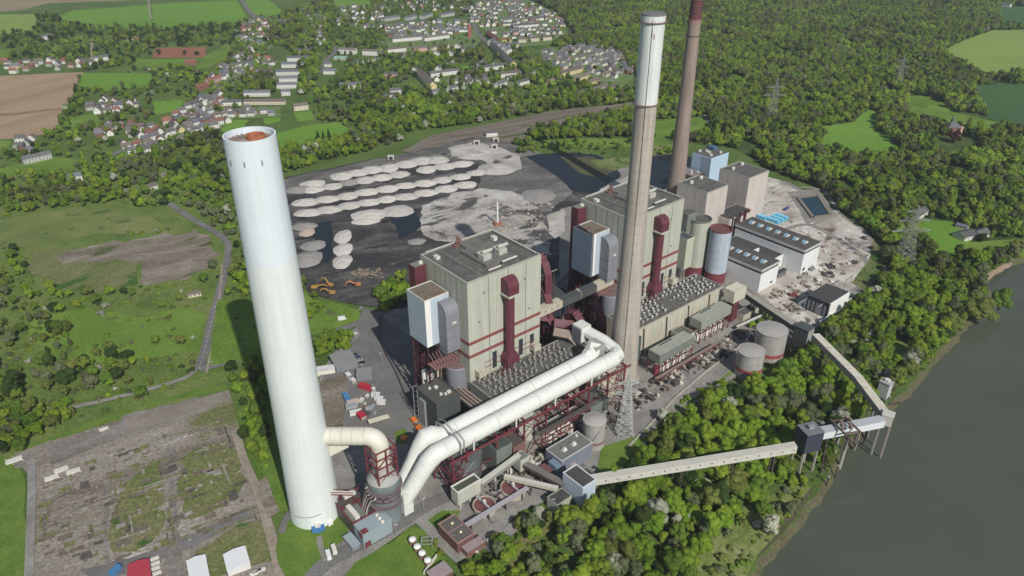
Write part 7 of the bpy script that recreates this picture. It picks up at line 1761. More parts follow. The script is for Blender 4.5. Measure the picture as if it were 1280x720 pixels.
# estates
area([(482, 30), (575, 26), (596, 40), (565, 47), (490, 51), (483, 45)], 62, .25, "in the left half of the dense estate", "small houses of the left estate", grid=(15, 24), jit=2)
area([(575, 12), (600, 4), (650, 0), (665, 5), (700, 22), (706, 34), (640, 33), (602, 38), (585, 24)], 115, .25, "in the upper right estate", "small houses of the upper right estate", grid=(15, 26), jit=2)
area([(640, 39), (704, 36), (703, 45), (645, 50), (612, 42)], 26, .25, "between the upper right estate and the cream blocks", "small houses above the cream blocks", grid=(16, 22))
area([(676, 64), (745, 56), (770, 66), (796, 76), (793, 92), (775, 100), (740, 94), (728, 88), (700, 90), (678, 84)], 92, .75, "in the right estate beside the concrete chimney", "small houses of the right estate", grid=(16, 20), jit=2.5)
area([(478, 0), (575, -4), (575, 14), (520, 14), (480, 20)], 26, .3, "scattered in trees beyond the estate", "far scattered houses", grid=(28, 34))
area([(425, 10), (478, 6), (478, 34), (455, 40), (425, 25)], 26, .4, "in the far village left of the estate", "far village houses", grid=(20, 28))
area([(380, 12), (425, 12), (425, 34), (400, 40), (380, 30)], 16, .5, "among trees above the little column of blocks", "houses above the column of blocks", grid=(22, 28))
area([(305, 28), (360, 20), (368, 40), (330, 52), (322, 68), (296, 72), (296, 40)], 30, .9, "around the village crossroads", "houses at the village crossroads", rts=(4, 3, 2.5, 1))
area([(262, 92), (300, 70), (345, 76), (338, 98), (300, 110), (275, 120), (262, 112)], 34, .8, "along the upper village street", "houses along the upper village street", rts=(5, 3, 1, 1.5))
area([(225, 140), (262, 118), (288, 128), (290, 150), (265, 165), (215, 170), (205, 155)], 40, .75, "in the cluster where the village street bends", "houses of the village bend", rts=(5, 3, 1.2, 1.5), grid=(15, 18))
area([(150, 182), (190, 160), (215, 168), (190, 190), (158, 196)], 16, .7, "at the lower end of the village street", "houses at the lower village end", rts=(4, 4, 1.5, 1))
area([(110, 160), (150, 153), (188, 152), (186, 172), (150, 176), (112, 172)], 12, .4, "in the hamlet between village and ploughed field", "houses of the hamlet", rts=(4, 3, 2, 1))
area([(112, 128), (182, 122), (184, 140), (115, 142)], 15, .3, "in the small settlement right of the ploughed field", "houses right of the ploughed field", rts=(4, 3, .6, 1.5))
area([(5, 78), (108, 74), (108, 86), (5, 92)], 20, .1, "in the row of farms above the ploughed field", "farmhouses above the ploughed field", rts=(4, 3, 2, 1))
area([(15, 176), (45, 172), (42, 192), (18, 192)], 5, .2, "below the left end of the ploughed field", "houses below the ploughed field")
area([(484, 120), (500, 120), (500, 132), (484, 132)], 5, .2, "in the tree belt below the short white block", "huts in the tree belt")
area([(545, 100), (640, 96), (650, 110), (600, 108), (545, 108)], 12, .2, "as garden huts under the long terraces", "garden huts under the terraces", sizes="s")
area([(285, 138), (350, 137), (350, 146), (280, 147)], 8, .1, "in the garden plots behind the white chimney top", "garden huts", sizes="s")
def depth(q): return PX((q[0], q[1], 0))[2]
CEN = {}
for q in ALLH: CEN.setdefault(q[6], []).append(q)
CEN = {k: (sum(q[0] for q in v) / len(v), sum(q[1] for q in v) / len(v)) for k, v in CEN.items()}
def qd(q):
    a, c = q[0] - CEN[q[6]][0], q[1] - CEN[q[6]][1]
    return ("right side" if a > 0 else "left side") if abs(a) > abs(c) else ("far side" if c > 0 else "near side")
ALLH.sort(key=depth)
NB = 285
for q in ALLH[:NB]:
    x, y, rz, wi, ri, sz, la, gr = q
    lab = la if la.startswith("steep") else "%s %s %s-roofed house %s, %s" % ({"s": "small", "m": "mid-sized", "l": "large"}[sz], NAMES_W[wi], NAMES_R[ri], la, qd(q))
    put_house(proto(wi, ri, sz), (x, y), rz, lab, gr)
# the far rest as one object
b = MB()
mats_ = HW + HR
for q in ALLH[NB:]:
    x, y, rz, wi, ri, sz, la, gr = q
    L_, w, h, rh = {"s": (9.5, 8.5, 4.6, 3.4), "m": (12, 9.5, 5.6, 4.0), "l": (16, 11, 6.2, 4.4)}[sz]
    t1 = MB(); walls(t1, L_, w, h, rh); t1.m = [wi] * len(t1.f); t2 = MB(); gable(t2, L_, w, h, rh); t2.m = [6 + ri] * len(t2.f)
    for s in (t1, t2):
        i = len(b.v); z0_ = 0
        b.v += [(x + v[0] * cos(rz) - v[1] * sin(rz), y + v[0] * sin(rz) + v[1] * cos(rz), v[2] + .3) for v in s.v]
        b.f += [tuple(a + i for a in f_) for f_ in s.f]; b.m += s.m
o = b.build("distant_houses", mats_); tag(o, "mass of far small houses with dark roofs at the top of the town", "houses", kind="stuff")
print("houses", len(ALLH), len(protos))
# ================================================================ VEGETATION
import numpy as np
def leafmat(name, c1, c2, hv=.012):
    m, t, b = base_mat(name, .75); N = t.nodes; L = t.links
    b.inputs["Specular IOR Level"].default_value = .12
    oi = N.new("ShaderNodeObjectInfo"); g = N.new("ShaderNodeNewGeometry")
    mx = N.new("ShaderNodeMixRGB"); mx.inputs[1].default_value = (*c1, 1); mx.inputs[2].default_value = (*c2, 1)
    L.new(oi.outputs["Random"], mx.inputs[0])
    n = N.new("ShaderNodeTexNoise"); n.inputs["Scale"].default_value = .35; n.inputs["Detail"].default_value = 4
    L.new(g.outputs["Position"], n.inputs["Vector"])
    mr = N.new("ShaderNodeMapRange"); mr.inputs[1].default_value = .25; mr.inputs[2].default_value = .75; mr.inputs[3].default_value = .72; mr.inputs[4].default_value = 1.3
    L.new(n.outputs[0], mr.inputs[0])
    nb = N.new("ShaderNodeTexNoise"); nb.inputs["Scale"].default_value = .011; nb.inputs["Detail"].default_value = 3; L.new(g.outputs["Position"], nb.inputs["Vector"])
    mb = N.new("ShaderNodeMapRange"); mb.inputs[1].default_value = .3; mb.inputs[2].default_value = .7; mb.inputs[3].default_value = .68; mb.inputs[4].default_value = 1.32; L.new(nb.outputs[0], mb.inputs[0])
    mv = N.new("ShaderNodeMath"); mv.operation = 'MULTIPLY'; L.new(mr.outputs[0], mv.inputs[0]); L.new(mb.outputs[0], mv.inputs[1])
    hs = N.new("ShaderNodeHueSaturation"); L.new(mx.outputs[0], hs.inputs["Color"]); L.new(mv.outputs[0], hs.inputs["Value"])
    m2 = N.new("ShaderNodeMath"); m2.operation = 'MULTIPLY_ADD'; m2.inputs[1].default_value = hv * 2; m2.inputs[2].default_value = .5 - hv
    ri = N.new("ShaderNodeMath"); ri.operation = 'FRACT'; r7 = N.new("ShaderNodeMath"); r7.operation = 'MULTIPLY'; r7.inputs[1].default_value = 7.31
    L.new(oi.outputs["Random"], r7.inputs[0]); L.new(r7.outputs[0], ri.inputs[0]); L.new(ri.outputs[0], m2.inputs[0]); L.new(m2.outputs[0], hs.inputs["Hue"])
    L.new(hs.outputs[0], b.inputs["Base Color"])
    tr = N.new("ShaderNodeBsdfTranslucent"); L.new(hs.outputs[0], tr.inputs[0]); ms = N.new("ShaderNodeMixShader"); ms.inputs[0].default_value = .48
    L.new(b.outputs[0], ms.inputs[1]); L.new(tr.outputs[0], ms.inputs[2]); L.new(ms.outputs[0], N["Material Output"].inputs[0])
    return m
LM = {
 "bright": leafmat("leaf_bright", (.20, .325, .03), (.285, .385, .05)),
 "mid": leafmat("leaf_mid", (.13, .225, .03), (.195, .285, .05)),
 "dark": leafmat("leaf_dark", (.045, .085, .022), (.075, .12, .03), .02),
 "olive": leafmat("leaf_olive", (.165, .21, .05), (.215, .25, .065)),
 "brown": leafmat("leaf_brownish", (.14, .155, .075), (.165, .175, .09), .02),
 "yellow": leafmat("leaf_yellow", (.25, .35, .03), (.28, .37, .04), .015),
 "grey": leafmat("leaf_greygreen", (.17, .20, .10), (.22, .25, .13), .02),
 "white": leafmat("blossom_white", (.42, .44, .32), (.55, .55, .45), .01),
 "red": leafmat("leaf_dark_red", (.085, .028, .028), (.11, .038, .033), .01),
}
BARK = mat("bark", (.10, .085, .065), .9, .2, .5)
def crown_mb(seed, shape="round", nleaf=1100, leaf=.8, R0=5.0, H=7.0, z0=3.0):
    rng = np.random.default_rng(seed); b = MB()
    clumps = []
    if shape == "cone":
        for k in range(26):
            f_ = (k + .5) / 26; a = k * 2.4; rr = R0 * (1 - f_) * .62
            clumps.append((rr * cos(a), rr * sin(a), z0 + H * f_, R0 * (.42 * (1 - f_) + .12), R0 * .28))
    elif shape == "column":
        for k in range(22):
            f_ = (k + .5) / 22; a = k * 2.4; w = sin(pi * min(1, f_ * .8 + .2)) ** .6; rr = R0 * w * .5
            clumps.append((rr * cos(a), rr * sin(a), z0 + H * f_, R0 * .5 * w, R0 * .5))
    elif shape == "bush":
        for k in range(12):
            a = rng.uniform(0, 6.28); rr = R0 * rng.uniform(0, .75) ** .8; s = R0 * rng.uniform(.28, .45)
            clumps.append((rr * cos(a), rr * sin(a), z0 + H * rng.uniform(.1, .75) * (1 - .5 * rr / R0), s, s * .8))
    else:
        nC = 19
        for k in range(nC):
            a = rng.uniform(0, 6.28); f_ = rng.uniform(0, 1); ph = f_ ** .75
            env = R0 * (sin(pi * (.18 + .72 * ph)) ** .8) * .72; rr = env * rng.uniform(.55, 1.05)
            s = R0 * rng.uniform(.24, .42); clumps.append((rr * cos(a), rr * sin(a), z0 + H * ph * .9, s, s * .85))
        clumps.append((0, 0, z0 + H * .5, R0 * .55, H * .35))
    for (cx, cy, cz, rh, rv) in clumps:
        h0 = len(b.v); nr, ns = 4, 7
        for j in range(nr + 1):
            th_ = pi * (j / nr) * .86
            for k in range(ns):
                a = 2 * pi * (k + .5 * (j % 2)) / ns; q = rng.uniform(.72, .96); b.v.append((cx + rh * q * sin(th_ + .02) * cos(a), cy + rh * q * sin(th_ + .02) * sin(a), cz + rv * q * cos(th_)))
        for j in range(nr):
            for k in range(ns): b.f.append((h0 + j * ns + k, h0 + (j + 1) * ns + k, h0 + (j + 1) * ns + (k + 1) % ns, h0 + j * ns + (k + 1) % ns)); b.m.append(0)
    w = np.array([c[3] ** 2 for c in clumps]); w /= w.sum(); cnt = rng.multinomial(nleaf, w)
    for (cx, cy, cz, rh, rv), n in zip(clumps, cnt):
        d = rng.normal(size=(n, 3)); d /= np.linalg.norm(d, axis=1)[:, None]; d[:, 2] = np.where(d[:, 2] < -.5, -d[:, 2], d[:, 2])
        q = rng.uniform(.72, 1.1, n)
        for k in range(n):
            x, y, z = cx + d[k, 0] * rh * q[k], cy + d[k, 1] * rh * q[k], cz + d[k, 2] * rv * q[k]
            cv = np.array([x, y, (z - z0 - H * .35) * .9]); cv = cv / (np.linalg.norm(cv) + 1e-6); nn = Vector(d[k] * .7 + cv * .5 + rng.normal(size=3) * .22).normalized()
            t1 = nn.cross(Vector((rng.normal(), rng.normal(), rng.normal()))).normalized(); t2 = nn.cross(t1)
            s = leaf * rng.uniform(.6, 1.25); p = Vector((x, y, z))
            if k % 2: b.q([p - t1 * s * .5, p + t2 * s * .45, p + t1 * s * .5, p - t2 * s * .3])
            else: b.q([p - t1 * s * .5 - t2 * s * .3, p + t1 * s * .5 - t2 * s * .35, p + t2 * s * .6])
    return b
def trunk_mb(R0, H, z0, seed):
    r = random.Random(seed); b = MB(); th = R0 * .055 + .08
    b.tube([(0, 0, -.6), (r.uniform(-.1, .1), 0, z0 * .6), (r.uniform(-.3, .3), r.uniform(-.3, .3), z0 + H * .35), (r.uniform(-.5, .5), r.uniform(-.5, .5), z0 + H * .75)], [th * 1.3, th, th * .7, th * .25], 7)
    for k in range(6):
        a = k * 1.05 + r.uniform(0, .5); z = z0 * .8 + H * .08 * k; b.tube([(0, 0, z), (cos(a) * R0 * .35, sin(a) * R0 * .35, z + H * .14), (cos(a) * R0 * .65, sin(a) * R0 * .65, z + H * .26)], [th * .5, th * .33, th * .12], 5)
    return b
SHP = {"round": ("round", 5.6, 8.5, 3.2), "wide": ("round", 6.8, 7.5, 2.6), "tall": ("round", 4.6, 11.5, 3.5), "cone": ("cone", 3.6, 13, 1.0), "column": ("column", 2.8, 12, 1.2), "bush": ("bush", 3.2, 3.6, .0)}
MESH = {}
def get_mesh(shape, var, tone, dense=True):
    """returns (crown mesh, trunk mesh, joined mesh)"""
    k = (shape, var, dense)
    if k not in MESH:
        s, R0, H, z0 = SHP[shape]
        nl = (1900 if dense else 1000) if shape != "bush" else (620 if dense else 360)
        cm = crown_mb(hash((shape, var)) % 1000 + var * 17 if False else {"round": 1, "wide": 2, "tall": 3, "cone": 4, "column": 5, "bush": 6}[shape] * 100 + var, s, nl, (.72 if dense else 1.15) * (.75 if shape == "bush" else 1), R0, H, z0)
        MESH[k] = (cm, trunk_mb(R0, H, max(z0, .5), var))
    cm, tm = MESH[k]; kk = k + (tone,)
    if kk not in MESH:
        def mk(b, nm, mats):
            me = bpy.data.meshes.new(nm); me.from_pydata(b.v, [], b.f)
            for m in mats: me.materials.append(m)
            me.update(); return me
        c_ = mk(cm, "crown", [LM[tone]]); t_ = mk(tm, "trunk", [BARK])
        j = MB(); j.v = list(cm.v) + list(tm.v); n = len(cm.v); j.f = list(cm.f) + [tuple(a + n for a in f) for f in tm.f]
        me = mk(j, "tree", [LM[tone], BARK]); me.polygons.foreach_set("material_index", [0] * len(cm.f) + [1] * len(tm.f)); me.update()
        MESH[kk] = (c_, t_, me)
    return MESH[kk]
# ---------------- zones
# name, polygon, spacing, tones{weights}, shapes{weights}, scale range, phrase
ZN = []
def zone(px, sp, tones, shapes, sc, phrase, dens=1.0, world=None): ZN.append((world or wp(px), sp, tones, shapes, sc, phrase, dens))
T_SPR = {"bright": 4, "mid": 5, "dark": 1.2, "olive": 1.4, "grey": 1.2, "white": .35, "yellow": .15}
T_RIV = {"bright": 6, "mid": 4, "dark": .8, "olive": .8, "grey": 1.5, "white": .75, "yellow": .35}
T_FOR = {"bright": 4, "mid": 6, "dark": 1.0, "olive": 2.2, "brown": .7, "grey": .9, "yellow": .3}
T_DK = {"mid": 4, "dark": 4, "olive": 1, "bright": 1}
S_MIX = {"round": 5, "wide": 3, "tall": 2}; S_BU = {"bush": 6, "round": 1}
TOWN_EX = []
zone(FOREST, 7.7, T_FOR, {"round": 5, "wide": 3, "tall": 2, "bush": 1}, (.55, 1.35), "in the big wood right of the plant")
zone([(1045, 402), (1085, 372), (1115, 345), (1180, 360), (1228, 352), (1222, 385), (1186, 426), (1150, 462), (1112, 492), (1090, 506), (1060, 465), (1026, 424)], 7, T_RIV, S_MIX, (.55, 1.15), "in the bank wood between the dusty yard and the river")
RIVW = [(790, 572), (862, 520), (905, 484), (925, 488), (965, 484), (990, 462), (1012, 444), (1024, 432), (1052, 462), (1080, 500), (1088, 514), (1068, 536), (1040, 562), (1026, 590), (996, 604), (960, 618), (925, 640), (900, 664), (875, 690), (850, 740), (600, 740), (640, 706), (690, 680), (730, 640), (760, 612)]
zone(RIVW, 6.3, T_RIV, {"round": 5, "wide": 3, "tall": 2, "bush": 3}, (.4, 1.4), "RIV")
zone([(560, 735), (590, 700), (625, 672), (680, 640), (700, 645), (660, 700), (620, 740)], 6.5, T_RIV, {"bush": 3, "round": 2}, (.6, 1.0), "beside the brown brick building at the bottom")
zone([(1290, 318), (1262, 326), (1240, 340), (1222, 372), (1205, 402), (1184, 426), (1150, 462), (1120, 490), (1108, 500), (1118, 470), (1180, 400), (1215, 350), (1260, 312)], 5.5, {"mid": 3, "grey": 2, "bright": 2, "olive": 1}, S_BU, (.6, 1.2), "beside the water along the upper bank", .85)
zone([(1060, 548), (1040, 572), (1030, 598), (1000, 632), (960, 678), (925, 716), (915, 705), (950, 665), (1000, 610), (1020, 575), (1045, 545)], 5.5, {"mid": 3, "grey": 3, "bright": 2, "olive": 2}, S_BU, (.4, 1.0), "beside the water along the lower bank", .85)
zone([(860, 720), (890, 665), (945, 630), (1010, 600), (1010, 612), (950, 690), (920, 735)], 8, {"grey": 3, "mid": 2, "white": 1, "olive": 1}, S_BU, (.6, 1.2), "on the reedy river bank at the bottom", .6)
zone([(1090, 505), (1140, 470), (1150, 462), (1135, 474), (1112, 494)], 7, {"grey": 2, "mid": 2}, S_BU, (.7, 1.2), "on the bank right of the conveyor", .9)
zone([(800, 556), (862, 508), (905, 474), (900, 468), (850, 505), (795, 550)], 7, T_RIV, S_BU, (.7, 1.2), "between the service road and the perimeter wall", .6)
# belt between the town and the coal yard
zone([(345, 215), (352, 188), (415, 180), (445, 166), (470, 150), (500, 150), (520, 160), (500, 178), (440, 195), (360, 216)], 9.5, T_SPR, S_MIX, (.7, 1.15), "in the tree belt behind the ash rows")
zone([(430, 150), (480, 128), (560, 125), (640, 118), (700, 118), (790, 118), (796, 134), (700, 140), (640, 148), (560, 160), (520, 165), (470, 168)], 10.5, T_SPR, S_MIX, (.7, 1.15), "in the tree belt between town and railway")
zone([(640, 190), (648, 168), (700, 158), (800, 140), (850, 145), (850, 178), (780, 175), (680, 178)], 9.5, T_SPR, S_MIX, (.8, 1.25), "in the trees right of the railway behind the pond")
zone([(612, 170), (640, 160), (652, 178), (640, 192), (622, 184)], 7.5, {"dark": 4, "mid": 2}, S_MIX, (.9, 1.25), "in the dark clump at the railway bend")
# town trees
zone([(395, 150), (372, 140), (420, 95), (480, 70), (560, 68), (640, 70), (700, 95), (790, 112), (790, 126), (640, 126), (480, 140), (430, 160)], 11.5, T_SPR, S_MIX, (.45, 1.1), "among the town blocks", .66)
zone([(398, 60), (420, 8), (480, -5), (600, -8), (590, 20), (480, 24), (482, 70), (440, 90)], 14, T_SPR, S_MIX, (.5, 1.0), "around the far village", .6)
zone([(482, 28), (700, 0), (706, 50), (620, 60), (560, 66), (484, 66)], 19, T_SPR, {"round": 3, "bush": 3}, (.5, .8), "in the gardens of the dense estates", .55)
zone([(678, 62), (796, 62), (796, 100), (700, 92), (680, 90)], 17, T_SPR, {"round": 3, "bush": 3}, (.5, .85), "in the gardens of the right estate", .6)
zone([(700, 50), (722, 48), (770, 62), (760, 66), (720, 58), (690, 60)], 10, T_SPR, S_MIX, (.8, 1.1), "in the trees above the right estate")
zone([(612, 50), (650, 62), (700, 90), (690, 112), (660, 100), (640, 80)], 11, T_SPR, S_MIX, (.7, 1.2), "in the park below the avenue")
zone([(150, 184), (225, 138), (262, 90), (300, 66), (347, 74), (340, 100), (292, 150), (265, 167), (190, 192), (156, 198)], 12, T_SPR, {"round": 4, "bush": 4}, (.45, .9), "in the gardens of the village street", .8)
zone([(294, 26), (362, 18), (368, 42), (322, 72), (294, 74)], 13, T_SPR, {"round": 4, "bush": 3}, (.5, .95), "in the gardens at the crossroads", .75)
zone([(640, 180), (700, 178), (800, 178), (840, 186), (850, 196), (780, 196), (700, 192), (650, 194)], 9, T_SPR, {"bush": 5, "round": 2}, (.4, .9), "on the pond edge behind the plant", .7)
# left countryside
zone([(0, 30), (80, 30), (188, 36), (300, 30), (300, 58), (258, 58), (195, 60), (160, 84), (112, 90), (60, 78), (0, 76)], 15, T_DK, S_MIX, (.7, 1.15), "in the hedges of the far left fields", .62)
zone([(30, 20), (76, 20), (78, 28), (30, 28)], 12, T_DK, S_MIX, (.8, 1.1), "in the far left copse", .8)
zone([(355, 15), (420, 0), (420, 40), (400, 60), (372, 70), (330, 50)], 12.5, T_SPR, S_MIX, (.8, 1.2), "around the village crossroads", .9)
zone([(295, 62), (345, 62), (345, 110), (300, 122), (262, 100)], 16, T_SPR, S_MIX, (.7, 1.0), "along the upper village street", .6)
zone([(305, 96), (345, 90), (345, 118), (305, 118)], 10, T_SPR, S_MIX, (.9, 1.3), "in the clump beside the stacked terraces")
zone([(378, 60), (400, 60), (400, 92), (385, 118), (372, 120)], 11, T_SPR, S_MIX, (.8, 1.2), "beside the stacked terraces on the right")
zone([(150, 90), (230, 84), (262, 90), (258, 110), (225, 128), (190, 150), (120, 160), (70, 168), (85, 132), (100, 112), (150, 114)], 13, T_SPR, {"round": 4, "bush": 4, "tall": 1}, (.6, 1.05), "around the hamlets left of the village", .6)
zone([(0, 176), (40, 172), (100, 150), (190, 150), (160, 196), (110, 196), (60, 212), (0, 210)], 12, T_SPR, {"round": 4, "bush": 3, "tall": 1}, (.6, 1.05), "below the ploughed field", .62)
zone([(76, 100), (108, 92), (100, 150), (70, 168)], 9, T_DK, {"round": 3, "bush": 2}, (.6, 1.0), "in the hedge right of the ploughed field", .8)
zone([(0, 225), (100, 205), (190, 190), (262, 165), (285, 160), (292, 190), (300, 250), (285, 300), (240, 262), (212, 262), (130, 258), (60, 262), (0, 274)], 10.5, T_SPR, {"round": 5, "wide": 2, "tall": 1, "bush": 2}, (.6, 1.1), "in the wood left of the white chimney top", .93)
zone([(284, 180), (340, 160), (352, 190), (350, 222), (300, 230)], 10, T_SPR, S_MIX, (.6, 1.1), "around the white chimney top in the belt")
zone([(262, 262), (285, 235), (360, 215), (368, 330), (385, 366), (368, 390), (345, 420), (300, 445), (262, 450), (284, 380), (292, 310)], 9, T_SPR, {"round": 5, "tall": 1, "bush": 3}, (.55, 1.0), "between the country road and the white chimney", .8)
zone([(-10, 285), (38, 320), (45, 360), (130, 370), (180, 358), (240, 352), (270, 330), (268, 372), (240, 386), (120, 386), (40, 400), (20, 500), (-10, 520)], 8.5, T_SPR, {"round": 3, "bush": 6}, (.5, .95), "in the scrub around the left meadows", .72)
zone([(0, 400), (60, 395), (100, 440), (150, 452), (250, 440), (262, 455), (240, 480), (120, 520), (30, 550), (-20, 560)], 8, {"bright": 2, "mid": 3, "dark": 2, "olive": 3, "grey": 2, "brown": 1, "white": .7}, {"round": 3, "bush": 5, "column": .6}, (.55, 1.0), "in the scrub above the demolished site", .68)
zone([(40, 395), (240, 385), (250, 440), (60, 445)], 16, {"bright": 2, "mid": 3, "olive": 3, "grey": 2, "brown": 1, "white": .5}, {"round": 1, "bush": 5}, (.5, 1.0), "dotted over the green left meadow", .55)
zone([(85, 292), (190, 296), (215, 286), (170, 290), (120, 294)], 8, T_SPR, {"bush": 1}, (.7, 1.1), "in the thin hedge across the dry meadow", .6)
zone([(-10, 500), (30, 480), (40, 530), (60, 548), (10, 575), (-10, 580)], 8, {"dark": 2, "bright": 3, "mid": 2}, S_MIX, (.7, 1.0), "in the dark group at the left edge")
zone([(40, 520), (85, 505), (95, 522), (60, 540)], 7, {"bright": 3}, S_MIX, (.6, .85), "in the bright clump above the demolished site")
zone([(-10, 585), (30, 580), (30, 620), (-10, 640)], 9, {"mid": 2, "dark": 1}, {"bush": 3, "round": 1}, (.6, 1.0), "at the left edge below the white slab", .7)
zone([(285, 462), (330, 450), (350, 458), (342, 480), (335, 560), (342, 590), (325, 592), (305, 550), (296, 500)], 7, {"bright": 4, "mid": 4, "dark": 1}, {"round": 4, "bush": 2, "tall": 1}, (.6, .95), "in the strip between the demolished site and the white chimney", .9)
zone([(345, 385), (385, 365), (410, 384), (380, 410), (346, 420)], 7, {"bright": 4, "mid": 3}, {"bush": 3, "round": 2}, (.6, .95), "on the green bank below the excavators", .6)
zone([(395, 438), (415, 418), (440, 424), (445, 435), (420, 446), (400, 450)], 5.5, {"bright": 5, "mid": 1}, S_MIX, (.55, .8), "beside the parking row by the country road", .9)
zone([(468, 372), (495, 355), (512, 350), (512, 382), (482, 392)], 7, {"bright": 2, "mid": 3}, S_MIX, (.7, 1.0), "in the clump between coal yard and left boiler house", .9)
zone([(440, 712), (500, 680), (525, 690), (530, 715), (450, 722)], 6, {"bright": 5}, {"bush": 1}, (.3, .5), "on the lawn left of the small tanks", .5)
zone([(536, 690), (552, 668), (560, 690), (550, 712)], 4.5, {"bright": 5, "mid": 1}, {"bush": 1}, (.4, .8), "beside the small tanks and the brown building", .9)
zone([(538, 650), (550, 640), (572, 642), (568, 648)], 4, {"bright": 5}, {"bush": 1}, (.4, .7), "in the small green island above the brown building", .9)
zone([(935, 405), (955, 388), (965, 400), (945, 420)], 6, {"bright": 2, "mid": 3}, {"bush": 1, "round": 1}, (.5, .8), "beside the maroon stem annex", .8)
zone([(950, 440), (1000, 430), (1010, 445), (960, 462)], 7, {"brown": 3, "olive": 3, "mid": 2}, {"bush": 2, "round": 2}, (.6, .9), "behind the larger riverside tank", .8)
zone([(785, 205), (805, 195), (812, 204), (790, 215)], 8, {"mid": 1, "bright": 1}, {"bush": 1}, (.5, .9), "on the pond edge", .8)
for c_ in ((60, 98), (78, 100)): pass
EXCL.append(wp([(1160, 172), (1200, 168), (1224, 176), (1228, 192), (1172, 196)]))
EXCL.append(wp([(272, 376), (345, 372), (350, 446), (262, 458)]))
zone([(272, 376), (345, 372), (350, 446), (262, 458)], 7, T_SPR, {"bush": 1}, (.3, .6), "in the strip of grass under the chimney shadow", .3)
# ---------------- exclusions for trees: buildings etc.
BX = []
for o in list(COL.objects):
    if o.type == 'MESH' and o.get("kind") is None and o.name.split('.')[0] in ("wall", "cladding", "shell", "body", "barrel", "gallery_x", "slab", "undercroft"):
        bb = [o.matrix_basis @ Vector(v) for v in o.bound_box]
        r_ = o.parent
        off = Vector((0, 0, 0))
        if r_ is not None:
            off = r_.location
            if r_.rotation_euler.z != 0: continue
        c = sum(((q + off) for q in bb), Vector()) / 8
        rad = max((q + off - c).length for q in bb) * .62
        if rad < 24: BX.append((c.x, c.y, rad + 1.5))
for q in HPOS: BX.append((q[0], q[1], q[2] * .8 if q[2] > 9 else 6.5))
cell = {}
for q in BX:
    R_ = q[2]
    for i in range(int((q[0] - R_) // 40), int((q[0] + R_) // 40) + 1):
        for j in range(int((q[1] - R_) // 40), int((q[1] + R_) // 40) + 1): cell.setdefault((i, j), []).append(q)
EXB = [(P, min(p[0] for p in P), max(p[0] for p in P), min(p[1] for p in P), max(p[1] for p in P)) for P in EXCL]
BWP = BW + [(BW[-1][0] + 3000, BW[-1][1] - 500), (BW[0][0] + 4000, BW[0][1])]
PLW = wp(PLANT)
SPOTS = []
occ = {}
for zi, (P, sp, tones, shapes, sc, phrase, dens) in enumerate(ZN):
    r = random.Random(100 + zi); xs = [p[0] for p in P]; ys = [p[1] for p in P]
    nx = int((max(xs) - min(xs)) / sp) + 1; ny = int((max(ys) - min(ys)) / (sp * .87)) + 1
    small = "bush" in shapes and max(shapes, key=shapes.get) == "bush" 
    for j in range(ny):
        for i in range(nx):
            x = min(xs) + (i + .5 * (j % 2)) * sp + r.uniform(-.38, .38) * sp; y = min(ys) + j * sp * .87 + r.uniform(-.38, .38) * sp
            if r.random() > dens: continue
            if "big wood" in phrase and sin(x * .031 + y * .011) + sin(y * .037 - x * .013 + 2) + .6 * sin(x * .083 + 1) > 1.95: continue
            if not inpoly(x, y, P): continue
            px = PX((x, y, 6))
            if px[0] < -45 or px[0] > 1330 or px[1] > 790: continue
            local_ok = phrase.startswith(("beside the", "on the lawn", "in the small green", "in the clump between", "behind the larger", "on the green bank", "between the service", "on the reedy", "dotted", "in the strip", "in the thin", "on the pond"))
            bad = False
            if not local_ok:
                for (Q, a0_, a1_, b0_, b1_) in EXB:
                    if a0_ <= x <= a1_ and b0_ <= y <= b1_ and inpoly(x, y, Q): bad = True; break
            if bad: continue
            if inpoly(x, y, BWP): continue
            if any(hypot(x - q[0], y - q[1]) < q[2] + (0 if "bush" in shapes else 1.5) for q in cell.get((int(x // 40), int(y // 40)), ())): continue
            ck = (int(x // 5), int(y // 5))
            if occ.get(ck) is not None and occ[ck] != zi: continue
            occ[ck] = zi
            q1 = sin(x * .021 + 1.3) * cos(y * .017) + .6 * sin(x * .05 + y * .043)
            wt = [v_ * (2.4 if (k_ in ('olive', 'brown', 'grey') and q1 > .4) or (k_ == 'bright' and q1 < -.4) or (k_ == 'dark' and abs(q1) < .12) else .75) for k_, v_ in tones.items()]
            tone = r.choices(list(tones), wt)[0]; shp = r.choices(list(shapes), list(shapes.values()))[0]
            # tone drifts in patches through the wood
            SPOTS.append([x, y, tone, shp, r.uniform(*sc), r.uniform(0, 6.28), phrase, px[2], r.randrange(3)])
def single(x, y, tone, shp, s, phrase): 
    p = G(x, y); SPOTS.append([p.x, p.y, tone, shp, s, 1.0, "!" + phrase, PX((p.x, p.y, 6))[2], R.randrange(3)])
